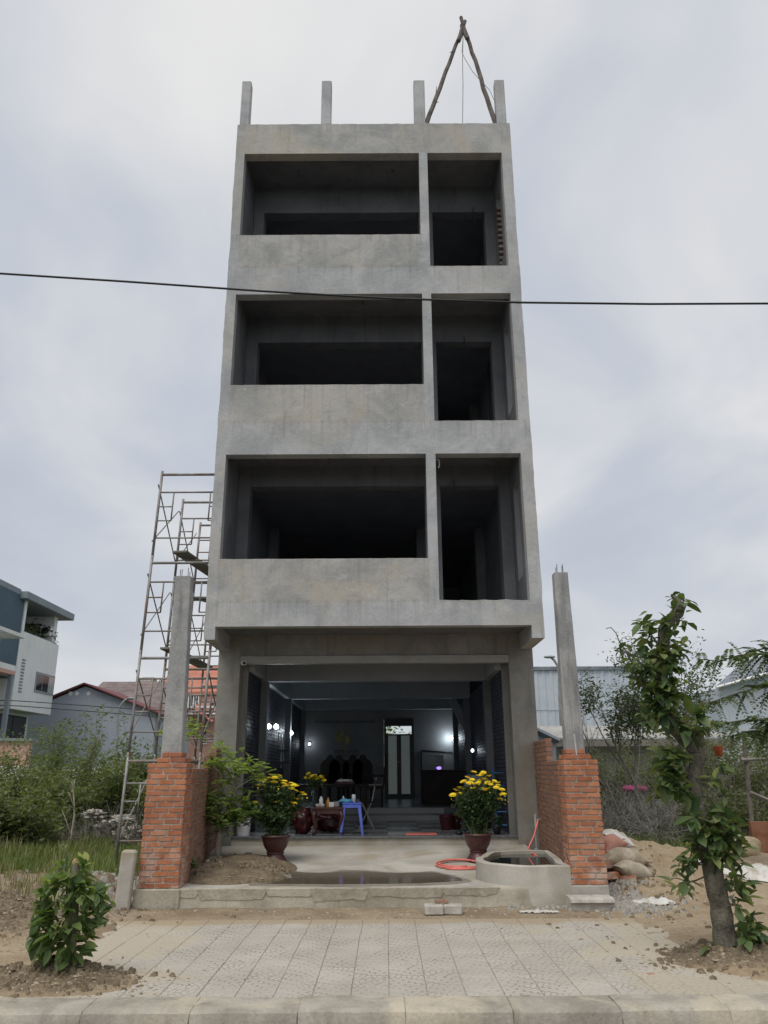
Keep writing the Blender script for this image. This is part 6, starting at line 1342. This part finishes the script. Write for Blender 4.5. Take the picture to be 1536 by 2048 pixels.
bag('full pale sandbag at the bottom of the heap beside the right pillar', P(1264, 1741, 11.05), .26, .18, .115, (0, .22, .25), 'sack', 2)
bag('reddish torn sack leaning on the right pillar above the sandbags', P(1222, 1690, 11.3), .17, .16, .13, (.2, -.3, .3), 'sack_red', 3)
bag('slack white sack lying behind the reddish torn sack', P(1232, 1678, 11.55), .22, .15, .11, (.1, .35, .2), 'white_sheet', 4)
for k, (u, v, rz, lab) in enumerate(((1222, 1751, .3, 'red brick under the sandbags next to the right pillar'), (1256, 1757, -.2, 'red brick under the lower sandbag with its end showing'), (1212, 1729, .8, 'pale brick end wedged between pillar and sandbags'))):
    p = P(u, v, 10.95); tag(put('loose_brick', BU['brick' if k < 2 else 'brick_wall'][k], None, Matrix.Translation(p) @ Matrix.Rotation(rz, 4, 'Z') @ Matrix.Diagonal((.2, .10, .08, 1))), lab, 'brick')
def on_ground(x, y): return ground_z(x, y)
bx, by = P(1478, 1655, 14.6).x, 14.6
tag(MB().blob((bx, by, on_ground(bx, by)+.12), .30, .24, .21, 8, .85, 20, 12, .3, 1.5).build('boulder', 'stone', None, True), 'rounded tan boulder on the bank behind the pollarded tree', 'boulder')
def sheet(name, label, cat, c, lx, ly, rz, mat, seed, amp=.10):
    n1_, n2_ = 24, 14; v = []
    for j in range(n2_+1):
        for i in range(n1_+1):
            a, b = i/n1_*2-1, j/n2_*2-1; s = 1-.3*abs(b)*noise.noise(Vector((a*2, seed, 1))); x = a*lx*s; y = b*ly*(1+.35*noise.noise(Vector((a*2.5, b, seed)))); xr = x*math.cos(rz)-y*math.sin(rz)+c[0]; yr_ = x*math.sin(rz)+y*math.cos(rz)+c[1]
            h = amp*(1-a*a)*(1-b*b)*(1+.9*noise.noise(Vector((a*3, b*3, seed+2))))+.02*abs(noise.noise(Vector((a*8, b*6, seed)))); v.append((xr, yr_, ground_z(xr, yr_)+.008+max(0, h)))
    m = MB().add(v, [(j*(n1_+1)+i, j*(n1_+1)+i+1, (j+1)*(n1_+1)+i+1, (j+1)*(n1_+1)+i) for j in range(n2_) for i in range(n1_)]); tag(m.build(name, mat, None, True), label, cat)
q = G(1512, 1728, .30); sheet('white_tarpaulin', 'long white tarpaulin bundle lying on the sand behind the pollarded tree', 'tarpaulin', (q.x, q.y), .75, .18, -.28, 'white_sheet', 1, .14)
q = G(1530, 1676, .33); sheet('white_tarpaulin', 'small white tarpaulin on the bank near the boulder', 'tarpaulin', (q.x, q.y), .45, .14, -.1, 'white_sheet', 5, .09)
q = G(1305, 1810, .03); sheet('plastic_scrap', 'crumpled white plastic scrap on the sand before the rubble', 'plastic scrap', (q.x, q.y), .26, .07, -.15, 'white_sheet', 9, .05)
q = G(1080, 1828, .01); sheet('cement_spill', 'white cement spill at the foot of the pond basin', 'cement', (q.x, q.y+.05), .22, .05, .0, 'white_sheet', 12, .012)
random.seed(91)
for k, (u, v, s, lab) in enumerate(((215, 1655, .42, 'white rubbish sack in the weeds behind the scaffold leg'), (265, 1668, .5, 'torn white rubbish sack between scaffold and brick pillar'), (188, 1630, .32, 'small white rubbish sack under the dry branches'), (245, 1640, .35, 'grey white rubbish heap in front of the dark thicket'))):
    Y_ = 19.0-1.2*k*.5; p = P(u, v, Y_); tag(MB().blob((p.x, Y_, max(.12, p.z)), s*.62, s*.42, s*.26, k+40, .9, 34, 20, 1.0, 4.2).build('rubbish_sack', 'dirty_sheet', None, False), lab, 'rubbish')
p = P(222, 1752, 13.6); tag(MB().blob((FX0, 13.72, .02), .16, .12, .06, 4, .6, 14, 8, .15).build('footing_stone', 'rubble', None, True), 'flat grey stone under the front scaffold leg', 'stone')
for k, (u, v, lab) in enumerate(((240, 1786, 'dark red brick on the earth beside the leaning stub post'), (30, 1792, 'pale brick lying in the grass behind the cut shrub'))):
    q = G(u, v, .1); tag(put('loose_brick', BU['brick_wall'][k], None, Matrix.Translation((q.x, q.y, ground_z(q.x, q.y)+.03)) @ Matrix.Rotation(U(-.5, .5), 4, 'Z') @ Matrix.Diagonal((.19, .09, .055, 1))), lab, 'brick')
tag(put('loose_brick', BU['brick'][2], None, Matrix.Translation((G(1301, 1938, .03).x, G(1301, 1938, .03).y, ground_z(G(1301, 1938, .03).x, G(1301, 1938, .03).y)+.015)) @ Matrix.Rotation(.4, 4, 'Z') @ Matrix.Diagonal((.07, .05, .03, 1))), 'small red brick chip beside the mound of the pollarded tree', 'brick')
# wire fence remains on the right
fn = thing('old_fence', 'old dark fence post with wooden rails in the scrub on the right', 'fence', (7.6, 17, 0)); Yf = 16.5
MB().tube([Vector((P(1500, 1640, Yf).x, Yf, 0)), P(1487, 1462, Yf)], .045, 7).build('post', 'pole_wood', fn); MB().tube([P(1482, 1520, Yf-.06), P(1700, 1508, Yf-.06)], .04, 5).build('rail', 'plank', fn); MB().tube([P(1500, 1585, Yf-.06), P(1560, 1610, Yf-.06), P(1700, 1640, Yf-.06)], .04, 5).build('rail', 'plank', fn); MB().tube([Vector((P(1620, 1640, Yf).x, Yf, 0)), P(1600, 1470, Yf)], .045, 7).build('post', 'pole_wood', fn)
q = P(1437, 1503, 19.0); tag(MB().lathe([(.08, -.10), (.11, .11), (.12, .12), (.10, .12), (.07, -.08), (.002, -.08)], q, 14).build('orange_bucket', 'orange', None, True), 'orange bucket hung upright in the scrub behind the pollarded tree', 'bucket')
MB().tube([Vector((q.x, q.y, 0)), q-Vector((0, 0, .12))], .03, 6).build('post', 'pole_wood', fn)
q = P(1268, 1578, 24.0); tag(MB().blob(q, .38, .3, .10, 3, .8, 16, 8, .3).build('magenta_tarp', 'magenta', None, True), 'magenta plastic sheet deep inside the dark brushwood', 'plastic sheet')
box('rust_board', 'rust', fn, P(1500, 1640, 15.4).x, P(1650, 1640, 15.4).x, 15.4, 15.5, .1, .62)

# ------------------------------------------------------------------ bushes, trees, grass
random.seed(3)
def bush(name, label, cat, group, x, y, hgt, r_, nst, per, ln, wd, mat, bark='twig', lean=.5, spread=.11, low=.25, trunk_r=.014):
    t = thing(name, label, cat, (x, y, 0), group); sm = MB(); pts = []
    for k in range(nst):
        a = U(0, 6.283); b = Vector((x+U(-.35, .35)*r_, y+U(-.35, .35)*r_, ground_z(x, y)-.02)); h = hgt*U(.5, 1.0)
        q = curve_pts(b, (math.cos(a)*lean*r_/hgt, math.sin(a)*lean*r_/hgt, 1), h, 7, .16, .06); sm.tube(q, [trunk_r*(1-.11*i) for i in range(8)], 5, False)
        for i in range(2, 8):
            if q[i].z > low*hgt:
                pts.append(q[i])
                for _ in range(2):
                    d = Vector((U(-1, 1), U(-1, 1), U(-.1, .7))); e2 = q[i]+d*U(.15, .38)*r_*.5; sm.tube([q[i], q[i].lerp(e2, .5)+Vector((0, 0, .03)), e2], [trunk_r*.35, trunk_r*.25, trunk_r*.12], 4, False); pts += [q[i].lerp(e2, .55), e2]
    o = sm.build('stems', bark, t); o['kind'] = 'stuff'; leaves_around(pts, per, spread, ln, wd, mat, 'foliage', t); return t
LB = 'bushes in the vacant lot on the left'
for i, (u, Y, hgt, r_, nst, lab) in enumerate(((-70, 21, 2.6, 1.9, 22, 'broad green bush at the picture edge below the balcony house'), (25, 23, 1.9, 1.8, 20, 'green bush in front of the pink boundary wall'), (85, 19.5, 1.9, 1.5, 20, 'green bush behind the pale sapling, below the white house'), (120, 25, 3.0, 1.3, 16, 'taller bamboo like bush in front of the gable house wall'), (160, 21, 1.7, 1.6, 18, 'green bush behind the pale sapling trunk'), (205, 24, 2.0, 1.4, 16, 'green bush below the left street lamp'), (245, 20.5, 2.2, 1.3, 18, 'green bush behind the rubbish sacks'), (290, 23, 2.3, 1.2, 16, 'green bush behind the left brick pillar'), (335, 24, 1.9, 1.2, 14, 'green bush between the left pillar and the column'), (175, 22.5, 3.3, 1.0, 9, 'tall sparse spray of leafy shoots before the gable house'), (60, 24, 3.1, 1.1, 10, 'tall sparse shoots before the pink boundary wall'), (268, 22, 3.0, .9, 8, 'tall sparse shoots beside the front scaffold leg'), (-30, 17.5, 1.5, 1.6, 18, 'low green bush at the picture edge above the grass'), (55, 17.3, 1.2, 1.2, 14, 'low weedy bush in the grass left of the pale sapling'))):
    x = (u-768)/F*Y/1.045; bush('leafy_bush', lab, 'bush', LB, x, Y, hgt, r_, nst, (11 if nst > 10 else 5), .11 if i != 3 else .15, .24 if i != 3 else .11, 'leaf_bush', 'twig', .9, .12)
sg = thing('pale_sapling', 'thin pale leafless sapling trunk in front of the left bushes', 'sapling', (P(145, 1680, 16.5).x, 16.5, 0)); Yg = 16.3
branch(sg, [(141, 1690), (144, 1662), (149, 1630), (148, 1600), (146, 1576), (150, 1560)], .024, Yg, 'bark_pale'); branch(sg, [(146, 1576), (143, 1562)], .010, Yg, 'bark_pale'); branch(sg, [(149, 1620), (140, 1590), (136, 1585)], .008, Yg, 'bark_pale'); branch(sg, [(142, 1670), (132, 1640), (124, 1620)], .012, Yg, 'bark_pale')
def twig_pile(name, label, cx_, cy_, rx_, ry_, h, n_, mat='twig', rr=.012):
    m = MB()
    for k in range(n_):
        a = U(0, 6.283); r2 = math.sqrt(random.random()); p = Vector((cx_+rx_*r2*math.cos(a), cy_+ry_*r2*math.sin(a), U(0, h*.4*(1.2-r2)))); d = Vector((U(-1, 1), U(-1, 1), U(.0, 1.1))); m.tube(curve_pts(p, d, U(.5, 1.7)*h, 5, .22, -.05), [rr*U(.6, 1.2)*(1-.17*i) for i in range(6)], 4, False)
    t = m.build(name, mat); tag(t, label, 'brushwood'); t['kind'] = 'stuff'
twig_pile('brushwood', 'heap of grey dead branches behind the rubbish sacks on the left', P(225, 1640, 18.5).x, 18.5, 1.3, .8, .75, 260)
twig_pile('brushwood', 'low grey twigs along the foot of the left bushes', P(110, 1650, 17.6).x, 17.7, 3.0, .5, .6, 420, 'twig', .009)
twig_pile('brushwood', 'tangle of grey dead branches behind the right pillar', P(1300, 1560, 20).x, 20.0, 2.2, 1.2, 1.45, 800, 'twig_pale', .009)
twig_pile('brushwood', 'low litter of dead twigs on the bank beside the sand heap', P(1300, 1600, 17.5).x, 17.6, 2.0, .7, .35, 200, 'twig', .008)
RB = 'scrub bushes in the vacant lot on the right'
for i, (u, Y, hgt, r_, nst, lab) in enumerate(((1215, 25, 2.3, 1.2, 16, 'olive scrub bush beside the right concrete post under the warehouse'), (1275, 26, 2.4, 1.5, 18, 'olive scrub bush in front of the low shed'), (1345, 25.5, 2.6, 1.5, 18, 'olive scrub bush behind the pollarded tree trunk'), (1410, 22, 2.5, 1.6, 20, 'dense scrub bush right of the pollarded tree'), (1470, 23, 2.7, 1.7, 22, 'dense scrub bush behind the old fence post'), (1540, 20, 2.5, 1.7, 22, 'dense scrub bush at the right picture edge'), (1620, 21, 2.6, 1.8, 18, 'scrub bush beyond the old fence rails'), (1440, 18.5, 1.3, 1.3, 16, 'low scrub behind the boulder'), (1225, 21.5, 1.1, .9, 12, 'low scrub beside the right brick pillar'))):
    x = (u-768)/F*Y/1.045; bush('scrub_bush', lab, 'bush', RB, x, Y, hgt, r_, nst, 9, .09, .26, 'leaf_scrub', 'twig', .9, .13)
def tree(name, label, x, y, h0, ln, r0, depth, per, lsz, wd, mat, spread, sp2_, group=None, d0=(0, 0, 1), bark='twig', up=.12):
    t = thing(name, label, 'tree', (x, y, 0), group); m = MB(); tips = []
    m.tube(curve_pts((x, y, -.05), (d0[0], d0[1], 1), h0, 5, .06, .05), [r0*(1-.06*i) for i in range(6)], 8, False); top = Vector(m.v[-1])
    for k in range(4): grow(m, top-Vector((0, 0, U(0, h0*.35))), (d0[0]+U(-1, 1)*spread, d0[1]+U(-1, 1)*spread, 1), ln*U(.8, 1.2), r0*.6, depth, tips, spread, up)
    m.build('trunk', bark, t, True)
    if per: leaves_around(tips, per, sp2_, lsz, wd, mat, 'crown', t)
    return t
random.seed(14)
tree('fine_leaf_tree', 'fine leaved dark tree with open crown left of the pollarded tree', P(1265, 1500, 20).x, 20, 1.4, 1.15, .05, 3, 8, .10, .25, 'leaf_dark', .7, .17, 'trees beyond the scrub')
tree('fine_leaf_tree', 'fine leaved dark tree with open crown right behind the pollarded tree', P(1372, 1500, 20.5).x, 20.5, 1.7, 1.35, .055, 3, 8, .10, .25, 'leaf_dark', .7, .20, 'trees beyond the scrub')
random.seed(8)
tree('bare_tree', 'leafless grey branching tree before the warehouse wall', P(1250, 1500, 19.5).x, 19.5, 1.4, 1.0, .035, 3, 0, .1, .2, 'leaf_dark', .5, .1, None, (-.45, 0, 0))
ft = thing('feathery_tree', 'feathery leaved tree reaching in with layered branches from the right', 'tree', (7.0, 12.6, 0)); YFt = 12.4
fb0 = Vector((P(1660, 1500, YFt).x, YFt, 0)); MB().tube([fb0, fb0+Vector((.05, 0, 1.5)), fb0+Vector((-.02, 0, 2.6)), fb0+Vector((-.1, 0, 3.6))], [.10, .09, .07, .04], 9).build('trunk', 'bark', ft, True)
C, Dd, L_ = [], [], []
for q in ([(1660, 1340), (1600, 1318), (1540, 1308), (1480, 1310), (1440, 1322), (1395, 1318)], [(1660, 1300), (1610, 1288), (1560, 1292), (1500, 1302), (1488, 1318)], [(1660, 1410), (1600, 1380), (1540, 1370), (1480, 1385), (1430, 1402), (1380, 1412)], [(1660, 1490), (1600, 1450), (1540, 1440), (1490, 1440), (1440, 1448), (1400, 1458)], [(1660, 1500), (1600, 1470), (1540, 1462), (1500, 1462), (1470, 1470)]):
    z_ = U(-.3, .3); pts2 = [P(u, v, YFt+z_+.05*i) for i, (u, v) in enumerate(q)]; MB().tube(pts2, [.02*(1-.14*i) for i in range(len(pts2))], 5).build('branch', 'bark', ft, True)
    path, _ = smooth_path(pts2, [0]*len(pts2), 5)
    for p in path[6::2]+path[7:12]:
        for s in (-1, 1):
            for _k in range(1):
                d = Vector((U(-.7, .1), s*U(.1, 1), U(-.75, .45))).normalized(); fl = U(.32, .58); qd = d.cross(Vector((0, 0, 1))).normalized()
                for j in range(11):
                    t = j/11
                    for s2 in (-1, 1): C.append(list(p+d*t*fl-Vector((0, 0, .35*fl*t*t)))); Dd.append(list(qd*s2+d*.5+Vector((0, 0, -.15)))); L_.append(.105*(1-.45*t))
C = np.array(C); Dd = np.array(Dd); L_ = np.array(L_)
tag(put('crown', leaf_mesh('crown', C, Dd, L_, L_*.22, 'leaf_fern', rng.random(len(C))), ft), kind='stuff')
# roof plants of the white house
t = thing('balcony_plants', 'dark potted plants along the balcony of the white house', 'plants', (X0-.8, ya0+1, zpar))
leaves_around([Vector((X0-U(.3, 1.4), ya0+.3+(yb0-ya0)*U(.05, 1), zpar+U(.1, .8 if k_ > 30 else .5))) for k_ in range(70)], 14, .12, .22, .3, 'leaf_dark', 'foliage', t)
box('planter', 'grey_box', t, X0-1.5, X0-.25, ya0+.3, yb0-.05, zpar-.06, zpar+.12)
# garden behind the back door
leaves_around([Vector((dc+U(-1.5, 1.5), YBK+3+U(0, 1), 2.6+U(-.8, .6))) for _ in range(60)], 12, .15, .14, .3, 'leaf_bonsai', 'foliage', thing('back_garden_bush', 'green leaves seen through the transom above the office door', 'bush', (dc, YBK+3.5, 0)))
# grass
def grass(name, label, x0_, x1_, y0_, y1_, n_, h0_, h1_, test, mat='grass'):
    xs2 = rng.uniform(x0_, x1_, n_); ys2 = rng.uniform(y0_, y1_, n_); keep = np.array([test(a, b) for a, b in zip(xs2, ys2)]); xs2, ys2 = xs2[keep], ys2[keep]; k = len(xs2)
    zs2 = np.array([ground_z(a, b) for a, b in zip(xs2, ys2)]); a = rng.uniform(0, 6.283, k); pn = np.array([noise.noise(Vector((q*.9, w2*.9, 7)))+.5*noise.noise(Vector((q*3, w2*3, 2))) for q, w2 in zip(xs2, ys2)]); h = rng.uniform(h0_, h1_, k)*np.clip(.75+.9*pn, .25, 1.5); w2 = rng.uniform(.004, .009, k); ln = rng.uniform(.1, .6, k)*h
    B = np.stack([xs2, ys2, zs2-.01], 1); sd2 = np.stack([np.cos(a), np.sin(a), 0*a], 1)*w2[:, None]; ld2 = np.stack([-np.sin(a), np.cos(a), 0*a], 1)*ln[:, None]*np.sign(rng.normal(0, 1, k))[:, None]; up = np.zeros((k, 3)); up[:, 2] = h
    V = np.stack([B-sd2, B+sd2, B+ld2*.35+up*.62+sd2*.7, B+ld2*.35+up*.62-sd2*.7, B+ld2+up*.95], 1).reshape(-1, 3); b = np.arange(k)*5
    Fc = np.concatenate([np.stack([b, b+1, b+2], 1), np.stack([b, b+2, b+3], 1), np.stack([b+3, b+2, b+4], 1)])
    o = put(name, np_mesh(name, V, Fc, mat, np.repeat(np.clip(rng.random(k)*.6+.25+.5*pn, 0, 1), 5))); tag(o, label, 'grass', kind='stuff')
gt = lambda x, y: ground_cover(x, y, 0)[1]+.25*noise.noise(Vector((x*1.3, y*1.3, 4))) > .55
grass('grass', 'bright green grass in the vacant lot left of the scaffold', -12, -3.3, 11.6, 20, 46000, .10, .33, gt)
grass('grass', 'green grass on the bank behind the sand heap', 3.0, 11, 14.5, 23, 16000, .10, .30, gt)
M['straw'] = leafmat('straw_blade', (0.20, 0.17, 0.10), (0.36, 0.31, 0.19), trans=0.2, rough=0.8)
grass('dry_grass', 'straw coloured dry grass mixed into the left lot', -12, -3.3, 11.0, 19, 12000, .10, .40, lambda x, y: noise.noise(Vector((x*.8, y*.8, 19))) > .0, 'straw')
grass('grass', 'sparse weeds on the dirt behind the cut shrub', -6.5, -3.2, 9.5, 12.5, 2500, .05, .20, lambda x, y: noise.noise(Vector((x*1.7, y*1.7, 9))) > .05)
# rubble and litter
def chips(name, label, spots, mat, cat, s0, s1, flat=.5):
    V, Fc = [], []; b = 0
    for cx_, cy_, sx2, sy2, n_ in spots:
        for k in range(n_):
            x, y = random.gauss(cx_, sx2), random.gauss(cy_, sy2); s = U(s0, s1)
            bed = math.hypot((x-cx)/rx, (y-cy)/ry) < .95 and x > -2.6
            if y < 6.52 or (-2.98 < x < 2.65 and y > 10.22 and not bed): continue
            z = bed_z(x, y)+s*flat*.6 if bed else max(ground_z(x, y), -.004 if (abs(x) < 3 and y < 9.6) else -1)+s*flat*.3; a = U(0, 6.28); c_, s_ = math.cos(a), math.sin(a); e2 = U(.35, 1)
            pr = [(-1, -e2, -flat), (1, -e2*U(.5, 1), -flat), (U(.4, 1), e2, -flat), (-U(.4, 1), e2, -flat), (-.6, -e2*.6, flat*U(.3, 1)), (.6, -e2*.5, flat*U(.3, 1)), (.4, e2*.5, flat*U(.3, 1)), (-.5, e2*.5, flat*U(.3, 1))]
            V += [(x+s*(p[0]*c_-p[1]*s_), y+s*(p[0]*s_+p[1]*c_), z+s*p[2]) for p in pr]; Fc += [(b+i, b+j, b+k2, b+l_) for i, j, k2, l_ in ((4, 5, 6, 7), (0, 1, 5, 4), (1, 2, 6, 5), (2, 3, 7, 6), (3, 0, 4, 7))]; b += 8
    o = put(name, np_mesh(name, np.array(V), np.array(Fc), mat)); tag(o, label, cat, kind='stuff')
random.seed(17)
chips('rubble', 'grey stone rubble at the foot of the right brick pillar', [(2.85, 10.45, .17, .35, 420), (3.0, 10.1, .25, .2, 160), (1.9, 10.12, .3, .07, 60)], 'rubble', 'rubble', .012, .05, .6)
chips('rubble', 'broken grey rubble around the scaffold feet', [(-3.9, 12.6, .5, .7, 260), (-3.35, 11.4, .25, .6, 160)], 'rubble', 'rubble', .015, .07, .6)
chips('dry_litter', 'dry leaf and wood litter on the mounds and along the kerb', [(-2.55, 6.95, .36, .2, 620), (2.98, 7.55, .45, .28, 380), (-4.15, 9.4, .45, .45, 620), (-2.0, 11.6, .4, .6, 320), (-3.4, 10.6, .35, .5, 220), (3.3, 9.4, 1.0, .9, 160), (-3.6, 8.6, .6, .8, 120), (0, 9.95, 1.5, .12, 90), (.5, 8, 2.5, .9, 40)], 'litter', 'litter', .006, .028, .22)
chips('soil_clods', 'clods of earth on the mounds and beside the pavement', [(-2.55, 6.95, .34, .2, 300), (2.98, 7.55, .42, .26, 220), (-4.15, 9.4, .5, .5, 320), (-3.4, 10.4, .5, .7, 200), (3.3, 10.9, .35, .5, 120), (3.2, 9.6, .9, .7, 60), (-2.0, 11.6, .45, .6, 260)], 'soil', 'soil', .010, .04, .6)
chips('gravel', 'pale gravel specks scattered over sand and pavement', [(0, 9.9, 1.6, .18, 120), (3.4, 9.6, 1.0, 1.2, 260), (3.6, 11.8, .8, 1.0, 120), (-3.6, 11.0, .6, 1.0, 200), (-2.5, 7.0, .5, .3, 60), (0, 8, 2.4, 1.0, 50)], 'paver', 'gravel', .004, .012, .7)
